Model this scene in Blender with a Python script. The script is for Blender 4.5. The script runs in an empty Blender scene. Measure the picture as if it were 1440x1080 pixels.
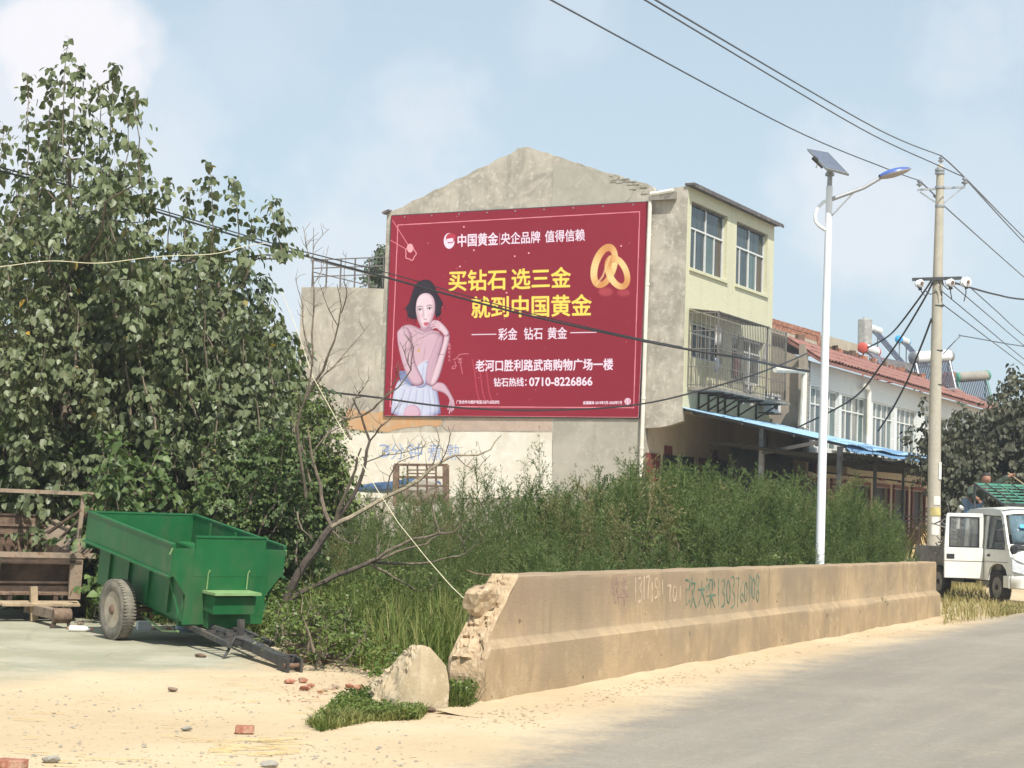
import bpy, bmesh, math, random
import numpy as np
from mathutils import Vector, Matrix, noise
from math import sin, cos, pi, radians, sqrt, atan2

SC = bpy.context.scene
COL = SC.collection
random.seed(7)
RNG = np.random.default_rng(11)

# ------------------------------------------------------------ camera
F = 2500.0; PITCH = math.atan(183.0/F); ROLL = radians(1.87); EYE = Vector((0, 0, 1.6))
_U = Vector((0, -sin(PITCH), cos(PITCH))); _X = Vector((1, 0, 0)); _F = Vector((0, cos(PITCH), sin(PITCH)))
_R = _X*cos(ROLL) + _U*sin(ROLL); _UP = _U*cos(ROLL) - _X*sin(ROLL)
cd = bpy.data.cameras.new('camera'); cam = bpy.data.objects.new('camera', cd); COL.objects.link(cam)
cam.matrix_world = Matrix(((_R.x, _UP.x, -_F.x, EYE.x), (_R.y, _UP.y, -_F.y, EYE.y), (_R.z, _UP.z, -_F.z, EYE.z), (0, 0, 0, 1)))
cd.sensor_width = 36; cd.lens = 36*F/1440; cd.clip_end = 3000; cd.clip_start = .1
SC.camera = cam

# ------------------------------------------------------------ sun and sky
SUN_EL = radians(54); SXY = Vector((0.36, -0.933)).normalized()
TOSUN = Vector((SXY.x*cos(SUN_EL), SXY.y*cos(SUN_EL), sin(SUN_EL)))
sl = bpy.data.lights.new('sun', 'SUN'); sl.energy = 4.2; sl.angle = radians(.6); sl.color = (1, .955, .88)
so = bpy.data.objects.new('sun', sl); COL.objects.link(so); so.rotation_euler = TOSUN.to_track_quat('Z', 'Y').to_euler()
so.location = (0, 0, 60)
W = bpy.data.worlds.new('World'); SC.world = W; W.use_nodes = True
SC.view_settings.view_transform = 'Standard'; SC.view_settings.look = 'None'; SC.view_settings.gamma = 1
SC.view_settings.use_curve_mapping = False
SC.view_settings.exposure = 0.58

def ray(px, py):
    d = _R*((px-720)/F) + _UP*((540-py)/F) + _F
    return d.normalized()
def G(px, py, z=0.0):
    d = ray(px, py); t = (z-EYE.z)/d.z; return EYE + d*t
def AY(px, py, Y):
    d = ray(px, py); return EYE + d*(Y/d.y)
def PL(px, py, p0, n):
    d = ray(px, py); return EYE + d*((p0-EYE).dot(n)/d.dot(n))

def world_nodes():
    nt = W.node_tree; N = nt.nodes; L = nt.links; N.clear()
    out = N.new('ShaderNodeOutputWorld'); bg = N.new('ShaderNodeBackground'); L.new(bg.outputs[0], out.inputs[0])
    sky = N.new('ShaderNodeTexSky'); sky.sky_type = 'NISHITA'; sky.sun_disc = False
    sky.sun_elevation = SUN_EL; sky.sun_rotation = atan2(SXY.x, SXY.y); sky.dust_density = 1.6; sky.air_density = 1.0; sky.ozone_density = 1.6
    tc = N.new('ShaderNodeTexCoord')
    # thin veil of haze and soft clouds
    def noise_tex(scale, detail, rough, vec=None):
        n = N.new('ShaderNodeTexNoise'); n.inputs['Scale'].default_value = scale; n.inputs['Detail'].default_value = detail
        n.inputs['Roughness'].default_value = rough; L.new(vec or tc.outputs['Generated'], n.inputs['Vector']); return n
    def math_(op, a, b, clamp=False):
        m = N.new('ShaderNodeMath'); m.operation = op; m.use_clamp = clamp
        for i, v in enumerate((a, b)):
            if isinstance(v, (int, float)): m.inputs[i].default_value = v
            else: L.new(v, m.inputs[i])
        return m.outputs[0]
    wob = noise_tex(9, 5, .6)
    tot = None
    for (px, py, rad, amp) in [(95, 70, .040, .95), (40, 150, .05, .6), (20, 210, .07, .5), (160, 60, .025, .6), (235, 190, .05, .28), (560, 125, .022, .22), (1190, 310, .055, .5), (1110, 280, .03, .3),
                               (1260, 330, .05, .35), (380, 90, .05, .15), (250, 260, .05, .4), (1400, 60, .05, .35), (1380, 250, .06, .2), (500, 330, .1, .4), (800, 20, .04, .2)]:
        d = ray(px, py)
        vm = N.new('ShaderNodeVectorMath'); vm.operation = 'DISTANCE'; L.new(tc.outputs['Generated'], vm.inputs[0]); vm.inputs[1].default_value = tuple(d)
        dd = math_('ADD', vm.outputs['Value'], math_('MULTIPLY', math_('SUBTRACT', wob.outputs[0], .5), rad*3.2))
        mr = N.new('ShaderNodeMapRange'); mr.interpolation_type = 'SMOOTHSTEP'; L.new(dd, mr.inputs[0])
        mr.inputs[1].default_value = rad*1.15; mr.inputs[2].default_value = rad*.35; mr.inputs[3].default_value = 0; mr.inputs[4].default_value = amp
        tot = mr.outputs[0] if tot is None else math_('MAXIMUM', tot, mr.outputs[0])
    # the same soft clouds carry on all round the sky
    gen = noise_tex(3.2, 7, .55)
    mr = N.new('ShaderNodeMapRange'); mr.interpolation_type = 'SMOOTHSTEP'; L.new(gen.outputs[0], mr.inputs[0])
    mr.inputs[1].default_value = .55; mr.inputs[2].default_value = .8; mr.inputs[4].default_value = .4
    tot = math_('MAXIMUM', tot, mr.outputs[0])
    sep = N.new('ShaderNodeSeparateXYZ'); L.new(tc.outputs['Generated'], sep.inputs[0])
    hz = N.new('ShaderNodeMapRange'); L.new(sep.outputs['Z'], hz.inputs[0]); hz.interpolation_type = 'SMOOTHSTEP'
    hz.inputs[1].default_value = -.02; hz.inputs[2].default_value = .42; hz.inputs[3].default_value = .92; hz.inputs[4].default_value = .62
    veil = N.new('ShaderNodeMixRGB'); L.new(hz.outputs[0], veil.inputs[0]); L.new(sky.outputs[0], veil.inputs[1]); veil.inputs[2].default_value = (5.0, 6.15, 6.85, 1)
    mx = N.new('ShaderNodeMixRGB'); L.new(tot, mx.inputs[0]); L.new(veil.outputs[0], mx.inputs[1]); mx.inputs[2].default_value = (7.3, 7.2, 7.5, 1)
    L.new(mx.outputs[0], bg.inputs[0]); bg.inputs[1].default_value = .09
world_nodes()

# ------------------------------------------------------------ helpers
MATS = {}
def hexc(r, g, b):
    f = lambda c: (c/255/12.92) if c/255 <= .04045 else ((c/255+.055)/1.055)**2.4
    return (f(r), f(g), f(b), 1)
class NT:
    """small helper round a material's node tree"""
    def __init__(s, name):
        s.m = bpy.data.materials.new(name); s.m.use_nodes = True; s.t = s.m.node_tree; s.N = s.t.nodes; s.L = s.t.links
        s.b = s.N['Principled BSDF']; s.tc = s.N.new('ShaderNodeTexCoord'); MATS[name] = s.m
    def noise(s, scale, detail=5, rough=.6, vec=None, dist=0):
        n = s.N.new('ShaderNodeTexNoise'); n.inputs['Scale'].default_value = scale; n.inputs['Detail'].default_value = detail
        n.inputs['Roughness'].default_value = rough; n.inputs['Distortion'].default_value = dist
        s.L.new(vec or s.tc.outputs['Object'], n.inputs['Vector']); return n.outputs['Fac']
    def voro(s, scale, vec=None, feature='F1'):
        n = s.N.new('ShaderNodeTexVoronoi'); n.feature = feature; n.inputs['Scale'].default_value = scale; s.L.new(vec or s.tc.outputs['Object'], n.inputs['Vector']); return n.outputs['Distance']
    def scaled(s, v):
        m = s.N.new('ShaderNodeMapping'); m.inputs['Scale'].default_value = v; s.L.new(s.tc.outputs['Object'], m.inputs[0]); return m.outputs[0]
    def rng(s, a, lo, hi, o0=0, o1=1):
        m = s.N.new('ShaderNodeMapRange'); s.L.new(a, m.inputs[0]); m.inputs[1].default_value = lo; m.inputs[2].default_value = hi; m.inputs[3].default_value = o0; m.inputs[4].default_value = o1
        m.interpolation_type = 'SMOOTHSTEP'; return m.outputs[0]
    def math(s, op, a, b, clamp=False):
        m = s.N.new('ShaderNodeMath'); m.operation = op; m.use_clamp = clamp
        for i, v in enumerate((a, b)):
            if isinstance(v, (int, float)): m.inputs[i].default_value = v
            else: s.L.new(v, m.inputs[i])
        return m.outputs[0]
    def mix(s, fac, a, b, mode='MIX'):
        m = s.N.new('ShaderNodeMixRGB'); m.blend_type = mode
        for i, v in enumerate((fac, a, b)):
            if isinstance(v, (int, float)): m.inputs[i].default_value = v
            elif isinstance(v, tuple): m.inputs[i].default_value = v if len(v) == 4 else (*v, 1)
            else: s.L.new(v, m.inputs[i])
        return m.outputs[0]
    def color(s, v):
        if isinstance(v, tuple): s.b.inputs['Base Color'].default_value = v if len(v) == 4 else (*v, 1)
        else: s.L.new(v, s.b.inputs['Base Color'])
    def bump(s, h, strength=.3, dist=.02):
        b = s.N.new('ShaderNodeBump'); b.inputs['Strength'].default_value = strength; b.inputs['Distance'].default_value = dist
        s.L.new(h, b.inputs['Height']); s.L.new(b.outputs[0], s.b.inputs['Normal'])
    def set(s, rough=.8, metal=0, spec=.5):
        s.b.inputs['Roughness'].default_value = rough; s.b.inputs['Metallic'].default_value = metal; s.b.inputs['Specular IOR Level'].default_value = spec; return s.m

def simple(name, col, rough=.7, metal=0, var=.25, scale=6, bump=.1, dirt=None, dirtamt=.5, spec=.5, dscale=3):
    n = NT(name); a = n.noise(scale); c = tuple(col[:3])
    dk = tuple(x*(1-var) for x in c); lt = tuple(min(1, x*(1+var)) for x in c)
    o = n.mix(n.rng(a, .3, .7), dk, lt)
    if dirt: o = n.mix(n.math('MULTIPLY', n.rng(n.noise(dscale, 8, .7), .48, .68), dirtamt), o, tuple(dirt[:3]))
    n.color(o)
    if bump: n.bump(n.noise(scale*8), bump, .01)
    return n.set(rough, metal, spec)

class MB:
    def __init__(s): s.v = []; s.f = []
    def add(s, vs, fs):
        o = len(s.v); s.v += [Vector(v) for v in vs]; s.f += [tuple(i+o for i in f) for f in fs]; return s
    def box(s, c, ax, ay, az):
        """c centre, ax ay az half-extent vectors"""
        c = Vector(c); vs = [c+ax*i+ay*j+az*k for i in (-1, 1) for j in (-1, 1) for k in (-1, 1)]
        return s.add(vs, [(0, 1, 3, 2), (4, 6, 7, 5), (0, 4, 5, 1), (2, 3, 7, 6), (0, 2, 6, 4), (1, 5, 7, 3)])
    def bar(s, a, b, w, h=None, up=Vector((0, 0, 1))):
        a = Vector(a); b = Vector(b); h = h or w; d = (b-a); ln = d.length
        if ln < 1e-6: return s
        d.normalize(); sd = d.cross(up)
        if sd.length < 1e-3: sd = d.cross(Vector((1, 0, 0)))
        sd.normalize(); u = sd.cross(d)
        return s.box((a+b)/2, d*ln/2, sd*w/2, u*h/2)
    def tube(s, pts, r, n=6, cap=True):
        pts = [Vector(p) for p in pts]; rs = r if isinstance(r, (list, tuple)) else [r]*len(pts)
        prev = None; rings = []
        for i, p in enumerate(pts):
            d = (pts[min(i+1, len(pts)-1)]-pts[max(i-1, 0)]).normalized()
            if prev is None: x = d.orthogonal().normalized()
            else:
                x = prev - d*prev.dot(d); x = x.normalized() if x.length > 1e-4 else d.orthogonal().normalized()
            prev = x; y = d.cross(x)
            rings.append([p + (x*cos(2*pi*k/n)+y*sin(2*pi*k/n))*rs[i] for k in range(n)])
        vs = [q for rg in rings for q in rg]; fs = []
        for i in range(len(pts)-1):
            for k in range(n): fs.append((i*n+k, i*n+(k+1) % n, (i+1)*n+(k+1) % n, (i+1)*n+k))
        if cap: fs.append(tuple(range(n-1, -1, -1))); fs.append(tuple((len(pts)-1)*n+k for k in range(n)))
        return s.add(vs, fs)
    def lathe(s, base, axis, prof, n=20):
        """prof: list of (along, radius)"""
        axis = Vector(axis).normalized(); x = axis.orthogonal().normalized(); y = axis.cross(x); base = Vector(base)
        vs = []; fs = []
        for (h, r) in prof:
            for k in range(n): vs.append(base+axis*h+(x*cos(2*pi*k/n)+y*sin(2*pi*k/n))*max(r, 1e-4))
        for i in range(len(prof)-1):
            for k in range(n): fs.append((i*n+k, i*n+(k+1) % n, (i+1)*n+(k+1) % n, (i+1)*n+k))
        fs.append(tuple(range(n-1, -1, -1))); fs.append(tuple((len(prof)-1)*n+k for k in range(n)))
        return s.add(vs, fs)
    def prism(s, poly, ex):
        """extrude polygon by vector ex"""
        n = len(poly); vs = [Vector(p) for p in poly]+[Vector(p)+ex for p in poly]
        fs = [tuple(range(n)), tuple(range(2*n-1, n-1, -1))]+[(i, i+n, (i+1) % n+n, (i+1) % n) for i in range(n)]
        return s.add(vs, fs)
    def build(s, name, m, parent=None, smooth=False, bevel=0):
        org = parent_origin(parent)
        me = bpy.data.meshes.new(name); me.from_pydata([tuple(v-org) for v in s.v], [], s.f); me.update()
        bm = bmesh.new(); bm.from_mesh(me); bmesh.ops.recalc_face_normals(bm, faces=bm.faces); bm.to_mesh(me); bm.free()
        return link(name, me, m, parent, smooth, bevel)
def parent_origin(p):
    o = Vector((0, 0, 0))
    while p is not None: o += p.location; p = p.parent
    return o
def link(name, me, m, parent=None, smooth=False, bevel=0):
    ob = bpy.data.objects.new(name, me); COL.objects.link(ob); ob.parent = parent
    if m is not None:
        for mm in (m if isinstance(m, list) else [m]): me.materials.append(MATS[mm] if isinstance(mm, str) else mm)
    if smooth:
        me.polygons.foreach_set('use_smooth', [True]*len(me.polygons))
        me.set_sharp_from_angle(angle=radians(38))
    if bevel:
        b = ob.modifiers.new('bevel', 'BEVEL'); b.width = bevel; b.segments = 2; b.limit_method = 'ANGLE'
    return ob
def thing(name, label, cat, loc, group=None):
    o = bpy.data.objects.new(name, None); COL.objects.link(o); o.location = Vector(loc); o.empty_display_size = .2
    return tag(o, label, cat, group)
def tag(o, label, cat, group=None):
    o['label'] = label; o['category'] = cat
    if group: o['group'] = group
    return o
def struct(o): o['kind'] = 'structure'; return o
def stuff(o): o['kind'] = 'stuff'; return o
def np_mesh(name, V, Fq, m, parent=None, smooth=False, attrs=None):
    """V (n,3) array, Fq (m,k) array of equal sized faces"""
    org = parent_origin(parent); V = np.asarray(V, dtype=np.float32) - np.array(org, dtype=np.float32)
    me = bpy.data.meshes.new(name); k = Fq.shape[1]; nf = len(Fq)
    me.vertices.add(len(V)); me.vertices.foreach_set('co', V.ravel())
    me.loops.add(nf*k); me.loops.foreach_set('vertex_index', Fq.astype(np.int32).ravel())
    me.polygons.add(nf); me.polygons.foreach_set('loop_start', np.arange(0, nf*k, k, dtype=np.int32))
    me.update(calc_edges=True)
    for an, arr in (attrs or {}).items():
        a = me.attributes.new(an, 'FLOAT', 'POINT'); a.data.foreach_set('value', np.asarray(arr, dtype=np.float32))
    return link(name, me, m, parent, smooth)
def lerp(a, b, t): return a+(b-a)*t
def inpoly(x, y, P):
    P = np.asarray(P, float); inside = np.zeros(np.shape(x), bool); j = len(P)-1
    for i in range(len(P)):
        c = ((P[i, 1] > y) != (P[j, 1] > y)) & (x < (P[j, 0]-P[i, 0])*(y-P[i, 1])/(P[j, 1]-P[i, 1]+1e-12)+P[i, 0])
        inside ^= c; j = i
    return inside
def polydist(x, y, P):
    P = np.asarray(P, float); d = np.full(np.shape(x), 1e9)
    for i in range(len(P)):
        a = P[i]; b = P[(i+1) % len(P)]; ab = b-a; t = np.clip(((x-a[0])*ab[0]+(y-a[1])*ab[1])/(ab@ab+1e-12), 0, 1)
        d = np.minimum(d, np.hypot(x-a[0]-t*ab[0], y-a[1]-t*ab[1]))
    return d
def fbm(p, s, o=4): return noise.fractal(Vector(p)*s, 1.0, 2.0, o)

# ------------------------------------------------------------ materials
def sand_color(n):
    big = n.noise(.35, 4, .5); mid = n.noise(2.2, 8, .65); fine = n.noise(30, 6, .7)
    c = n.mix(n.rng(big, .35, .65), (.47, .362, .228), (.54, .43, .285))
    c = n.mix(n.math('MULTIPLY', n.rng(mid, .5, .72), .4), c, (.43, .325, .205))
    c = n.mix(n.math('MULTIPLY', n.rng(n.noise(5, 8, .75, dist=.6), .58, .7), .5), c, (.66, .55, .39))
    c = n.mix(n.math('MULTIPLY', n.rng(fine, .45, .75), .22), c, (.35, .27, .18))
    return c, n.math('ADD', n.math('MULTIPLY', mid, 1.2), n.math('MULTIPLY', fine, .35))
n = NT('sand'); c, h = sand_color(n); n.color(c); n.bump(h, .55, .03); n.set(.95, spec=.1)
def sheet_mat(name, fn, rough):
    n = NT(name); sc, sh = sand_color(n); c, h = fn(n)
    at = n.N.new('ShaderNodeAttribute'); at.attribute_name = 'edge'
    k = n.math('ADD', at.outputs['Fac'], n.math('MULTIPLY', n.math('SUBTRACT', n.noise(1.9, 8, .65), .5), 1.0))
    k = n.rng(n.math('ADD', k, n.math('MULTIPLY', n.math('SUBTRACT', n.noise(14, 6, .7), .5), .7)), .15, 1.0)
    n.color(n.mix(k, sc, c)); n.bump(n.mix(k, sh, h), .3, .02); n.set(rough, spec=.15)
def road_fn(n):
    st = n.scaled((1, .08, 1)); m = n.N.new('ShaderNodeMapping'); m.inputs['Rotation'].default_value = (0, 0, radians(26)); n.L.new(n.tc.outputs['Object'], m.inputs[0])
    m2 = n.N.new('ShaderNodeMapping'); m2.inputs['Scale'].default_value = (1, .06, 1); n.L.new(m.outputs[0], m2.inputs[0])
    streak = n.noise(1.1, 8, .7, m2.outputs[0]); big = n.noise(.5, 5, .6); f = n.noise(45, 5, .8)
    c = n.mix(n.rng(streak, .35, .65), (.225, .20, .163), (.28, .25, .205))
    c = n.mix(n.math('MULTIPLY', n.rng(big, .45, .7), .5), c, (.33, .29, .23))
    c = n.mix(n.math('MULTIPLY', n.rng(f, .4, .7), .45), c, (.13, .12, .105)); c = n.mix(n.math('MULTIPLY', n.rng(n.noise(9, 6, .7), .5, .7), .3), c, (.36, .32, .26))
    return c, n.math('MULTIPLY', f, .35)
sheet_mat('asphalt', road_fn, .85)
def pad_fn(n):
    c = n.mix(n.rng(n.noise(.9, 6, .6), .4, .65), (.29, .28, .20), (.38, .36, .275))
    c = n.mix(n.math('MULTIPLY', n.rng(n.noise(3, 8, .7), .52, .7), .6), c, (.46, .38, .27))
    v = n.voro(.55, n.mix(.12, n.tc.outputs['Object'], n.mix(1, n.noise(3), (1, 1, 1), 'MULTIPLY'), 'ADD'), 'DISTANCE_TO_EDGE')
    c = n.mix(n.rng(v, .0, .006, .45, 0), c, (.16, .135, .10))
    return c, n.noise(25, 6, .7)
sheet_mat('pad_concrete', pad_fn, .9)

def plaster(name, base, dark, light, scale=1.0, streak=.35, warm=(.36, .29, .2), pits=False):
    n = NT(name); a = n.noise(.9*scale, 7, .62, dist=.5); b = n.noise(4.5*scale, 8, .7); s = n.noise(3*scale, 6, .6, n.scaled((1, 1, .12)))
    c = n.mix(n.rng(a, .35, .66), dark, base)
    c = n.mix(n.math('MULTIPLY', n.rng(b, .5, .68), .6), c, light)
    c = n.mix(n.math('MULTIPLY', n.rng(s, .52, .75), streak), c, tuple(x*.55 for x in dark))
    c = n.mix(n.math('MULTIPLY', n.rng(n.noise(1.7*scale, 6, .6), .6, .75), .35), c, warm)
    if pits:
        sp = n.N.new('ShaderNodeSeparateXYZ'); n.L.new(n.tc.outputs['Object'], sp.inputs[0]); tp = n.rng(n.math('ADD', sp.outputs[2], n.math('MULTIPLY', n.math('SUBTRACT', n.noise(1.6, 6, .65, n.scaled((1, 1, .3))), .5), 1.3)), .70, 1.05)
        c = n.mix(n.math('MULTIPLY', tp, .6), c, (.27, .20, .135))
        c = n.mix(n.rng(n.noise(7, 3, .5), .70, .73, 0, .8), c, (.10, .075, .05)); c = n.mix(n.math('MULTIPLY', n.rng(n.noise(.55, 6, .65), .48, .62), .55), c, (.27, .215, .15)); c = n.mix(n.math('MULTIPLY', n.rng(n.noise(1.1, 7, .7, n.scaled((1, 1, .35))), .54, .66), .5), c, (.33, .235, .165))
    n.color(c); n.bump(n.math('ADD', n.math('MULTIPLY', b, .7), n.noise(40, 4, .7)), .45, .015); n.set(.95, spec=.1)
plaster('old_plaster', (.48, .44, .365), (.31, .285, .235), (.63, .595, .51), 1.3, .45)
plaster('grey_render', (.42, .395, .33), (.34, .32, .265), (.48, .455, .39), streak=.2)
plaster('annex_plaster', (.50, .46, .38), (.33, .30, .25), (.60, .56, .48), streak=.5)
plaster('white_band', (.72, .69, .60), (.62, .57, .47), (.78, .76, .69), streak=.12)
plaster('orange_band', (.55, .30, .14), (.48, .33, .20), (.52, .42, .30), 1.6, .1)
plaster('pink_band', (.50, .39, .32), (.42, .33, .27), (.55, .46, .37), 1.6, .1)
plaster('brown_plaster', (.33, .28, .225), (.26, .22, .18), (.38, .33, .27), streak=.25)
plaster('porch_beige', (.62, .55, .43), (.54, .47, .36), (.67, .61, .50), streak=.1)
plaster('barrier_concrete', (.455, .335, .20), (.335, .25, .155), (.52, .40, .255), 1.3, .6, warm=(.40, .27, .14), pits=True)
plaster('broken_concrete', (.47, .355, .225), (.31, .225, .14), (.60, .50, .36), 4.5, .0)
plaster('boulder_concrete', (.47, .385, .26), (.37, .295, .19), (.56, .47, .34), 2.5, .1)
plaster('grey_concrete', (.32, .30, .26), (.24, .225, .19), (.38, .36, .31), 1.5, .3)
plaster('pole_concrete', (.46, .42, .34), (.40, .37, .30), (.52, .48, .40), 2.0, .15)
plaster('platform_concrete', (.48, .42, .33), (.40, .34, .26), (.55, .5, .41), 1, .1)
plaster('dark_wall', (.11, .11, .10), (.07, .07, .065), (.15, .145, .13), 1.5, .3)
def tile_mat(name, c1, c2, mort, w, h, streak=.2):
    n = NT(name)
    # tile courses on a vertical wall: use along-wall coordinate and z
    sep = n.N.new('ShaderNodeSeparateXYZ'); n.L.new(n.tc.outputs['Object'], sep.inputs[0])
    comb = n.N.new('ShaderNodeCombineXYZ'); n.L.new(n.math('ADD', n.math('MULTIPLY', sep.outputs[0], .49), n.math('MULTIPLY', sep.outputs[1], .87)), comb.inputs[0]); n.L.new(sep.outputs[2], comb.inputs[1])
    br = n.N.new('ShaderNodeTexBrick'); n.L.new(comb.outputs[0], br.inputs['Vector']); br.inputs['Scale'].default_value = 1
    br.inputs['Brick Width'].default_value = w; br.inputs['Row Height'].default_value = h; br.inputs['Mortar Size'].default_value = .008; br.inputs['Mortar Smooth'].default_value = .4
    br.inputs['Color1'].default_value = (*c1, 1); br.inputs['Color2'].default_value = (*c2, 1); br.inputs['Mortar'].default_value = (*mort, 1)
    c = n.mix(n.math('MULTIPLY', n.rng(n.noise(2, 6, .6, n.scaled((1, 1, .15))), .5, .75), streak), br.outputs['Color'], tuple(x*.6 for x in mort))
    c = n.mix(n.math('MULTIPLY', n.rng(n.noise(.6, 5, .6), .4, .7), .25), c, tuple(x*1.05 for x in c2))
    n.color(c); n.set(.5, spec=.4)
tile_mat('cream_tile', (.60, .58, .40), (.56, .545, .37), (.50, .48, .34), .24, .075)
tile_mat('white_tile', (.62, .64, .62), (.58, .60, .58), (.48, .5, .48), .2, .1, .3)
simple('roof_cap', (.10, .09, .09), .9, var=.3, dirt=(.25, .22, .18))
simple('concrete_lip', (.22, .2, .17), .9, var=.3)
simple('glass_frame_white', (.62, .63, .60), .45, var=.08, dirt=(.35, .33, .28), dirtamt=.3)
simple('glass_frame_brown', (.20, .16, .13), .5)
def glassmat(name, tint, rough=.08, curtain=None):
    n = NT(name); c = n.mix(n.rng(n.noise(1.3, 3, .5, n.scaled((6, 6, .3))), .35, .65), tint, tuple(x*1.7 for x in tint))
    if curtain: c = n.mix(n.rng(n.noise(2.0, 4, .5, n.scaled((4, 4, .2))), .45, .55), c, curtain)
    n.color(c); n.bump(n.noise(1.5, 2, .5), .08, .05); n.set(rough, spec=.38)
glassmat('glass_dark', (.03, .042, .046)); glassmat('glass_green', (.06, .09, .085)); glassmat('glass_curtain', (.07, .085, .08), .15, (.20, .19, .165))
glassmat('glass_brown', (.05, .038, .033)); glassmat('windscreen', (.08, .12, .14), .05)
simple('pipe_white', (.70, .67, .58), .5, var=.1, dirt=(.4, .34, .25), dirtamt=.35)
simple('lamp_white', (.80, .81, .82), .35, var=.03, bump=0)
simple('lamp_grey', (.35, .36, .37), .45, .3, var=.08)
simple('lamp_blue', (.07, .12, .36), .35, var=.1, bump=0)
simple('lamp_under', (.42, .37, .34), .5, var=.1)
simple('solar_blue', (.10, .11, .15), .25, var=.1, bump=0, spec=.9)
simple('black', (.02, .02, .022), .6, var=.3, bump=0)
simple('black_rubber', (.022, .022, .024), .8, var=.3)
simple('cable_black', (.018, .018, .02), .6, var=.2, bump=0)
simple('wire_grey', (.09, .10, .12), .5, .3, var=.1, bump=0)
simple('steel_galv', (.36, .37, .38), .45, .6, var=.2)
simple('steel_dark', (.055, .06, .06), .55, .3, var=.3)
simple('cage_steel', (.20, .185, .17), .5, .4, var=.25, dirt=(.16, .09, .05), dirtamt=.4)
simple('stainless', (.50, .47, .42), .35, .55, var=.2, bump=.1)
simple('porcelain', (.75, .75, .76), .25, var=.05, bump=0)
simple('sheet_blue', (.27, .44, .60), .45, var=.1, dirt=(.33, .40, .45), dirtamt=.35)
simple('sheet_blue_dark', (.14, .27, .44), .5, var=.12)
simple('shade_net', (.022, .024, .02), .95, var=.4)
n = NT('green_paint'); c = n.mix(n.rng(n.noise(2), .3, .7), (.009, .105, .03), (.014, .135, .042))
c = n.mix(n.math('MULTIPLY', n.rng(n.noise(4, 8, .75), .48, .7), .55), c, (.05, .115, .05))
c = n.mix(n.math('MULTIPLY', n.rng(n.noise(2.2, 7, .7, n.scaled((1, 1, .3))), .5, .7), .35), c, (.12, .12, .07))
c = n.mix(n.rng(n.noise(17, 8, .8), .66, .70, 0, .85), c, (.13, .075, .04)); n.color(c); n.bump(n.math('ADD', n.noise(2.4, 3, .5), n.math('MULTIPLY', n.noise(50), .06)), .35, .03); n.set(.5, spec=.4)
simple('green_paint_pale', (.20, .33, .13), .6, var=.15, dirt=(.35, .33, .22), dirtamt=.5)
simple('worn_green', (.13, .16, .08), .8, var=.2, dirt=(.25, .2, .13), dirtamt=.8)
simple('rust_brown', (.14, .09, .06), .9, var=.35, dirt=(.32, .24, .17), dirtamt=.7, dscale=4)
simple('rust_pale', (.28, .215, .155), .9, var=.4, dirt=(.15, .085, .05), dirtamt=.95, dscale=6)
simple('rust_dark', (.075, .05, .035), .9, var=.4)
simple('wood_weather', (.38, .29, .185), .9, var=.25, dirt=(.24, .16, .10), dirtamt=.6)
simple('tow_steel', (.06, .057, .055), .6, .2, var=.3, dirt=(.2, .15, .1), dirtamt=.4)
simple('tyre_dusty', (.17, .155, .125), .95, var=.2, scale=12, dirt=(.28, .24, .18), dirtamt=.5)
simple('tyre_dark', (.035, .033, .032), .9, var=.3)
simple('rim_dusty', (.42, .36, .27), .8, var=.15, dirt=(.24, .18, .12), dirtamt=.6)
simple('hub_rust', (.16, .10, .065), .85, var=.3)
simple('red_brick', (.32, .13, .08), .9, var=.25, scale=9, dirt=(.45, .36, .27), dirtamt=.75, dscale=9)
simple('roof_tile_red', (.235, .105, .085), .75, var=.25, scale=5, dirt=(.28, .17, .12), dirtamt=.5)
simple('red_paint', (.52, .06, .045), .5, var=.15)
simple('couplet_red', (.17, .045, .035), .7, var=.2)
simple('door_and_shade_dark', (.03, .022, .02), .6, var=.4)  # dark doors, and the panels that paint shade in the loft openings
simple('heater_blue', (.06, .36, .68), .4, var=.06)
simple('heater_red', (.55, .10, .07), .5, var=.1)
simple('heater_white', (.74, .75, .74), .3, var=.05, dirt=(.5, .47, .4), dirtamt=.4)
simple('heater_tube', (.045, .05, .075), .18, var=.2, bump=0, spec=.9)
simple('heater_green', (.08, .25, .18), .5, var=.2)
simple('truck_white', (.76, .75, .69), .32, var=.05, bump=0, dirt=(.55, .50, .40), dirtamt=.35)
simple('truck_grey', (.19, .18, .165), .7, var=.3)
simple('lens_clear', (.55, .57, .58), .12, var=.3, scale=20, bump=0)
simple('straw', (.55, .42, .20), .9, var=.3)
simple('litter_white', (.72, .71, .68), .6, var=.08)
simple('litter_blue', (.40, .48, .55), .4, var=.2)
simple('litter_red', (.55, .16, .10), .5, var=.25)
simple('jeans', (.20, .28, .38), .9, var=.2)
simple('jacket_green', (.045, .06, .042), .95, var=.5, scale=9)
simple('skin_tan', (.33, .155, .10), .6, var=.1)
simple('hair_black', (.02, .016, .014), .7)
simple('bark_brown', (.16, .125, .09), .95, var=.35, scale=14, bump=.5)
simple('bark_pale', (.30, .25, .17), .9, var=.3, scale=12, bump=.3)
simple('bark_dark', (.085, .066, .052), .95, var=.3, scale=14, bump=.4)
simple('cane_pale', (.62, .57, .38), .8, var=.15)
simple('paint_yellow', (.72, .58, .08), .6, var=.03, bump=0)
simple('paint_pinkwhite', (.80, .72, .76), .6, var=.03, bump=0)
simple('paint_blue_text', (.28, .36, .55), .9, var=.2, scale=3)
simple('paint_green_text', (.08, .165, .11), .9, var=.3, scale=10, dirt=(.36, .28, .17), dirtamt=.9, dscale=7)
simple('paint_faded_text', (.30, .20, .15), .95, var=.2, scale=12, dirt=(.42, .31, .18), dirtamt=1, dscale=6)
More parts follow.
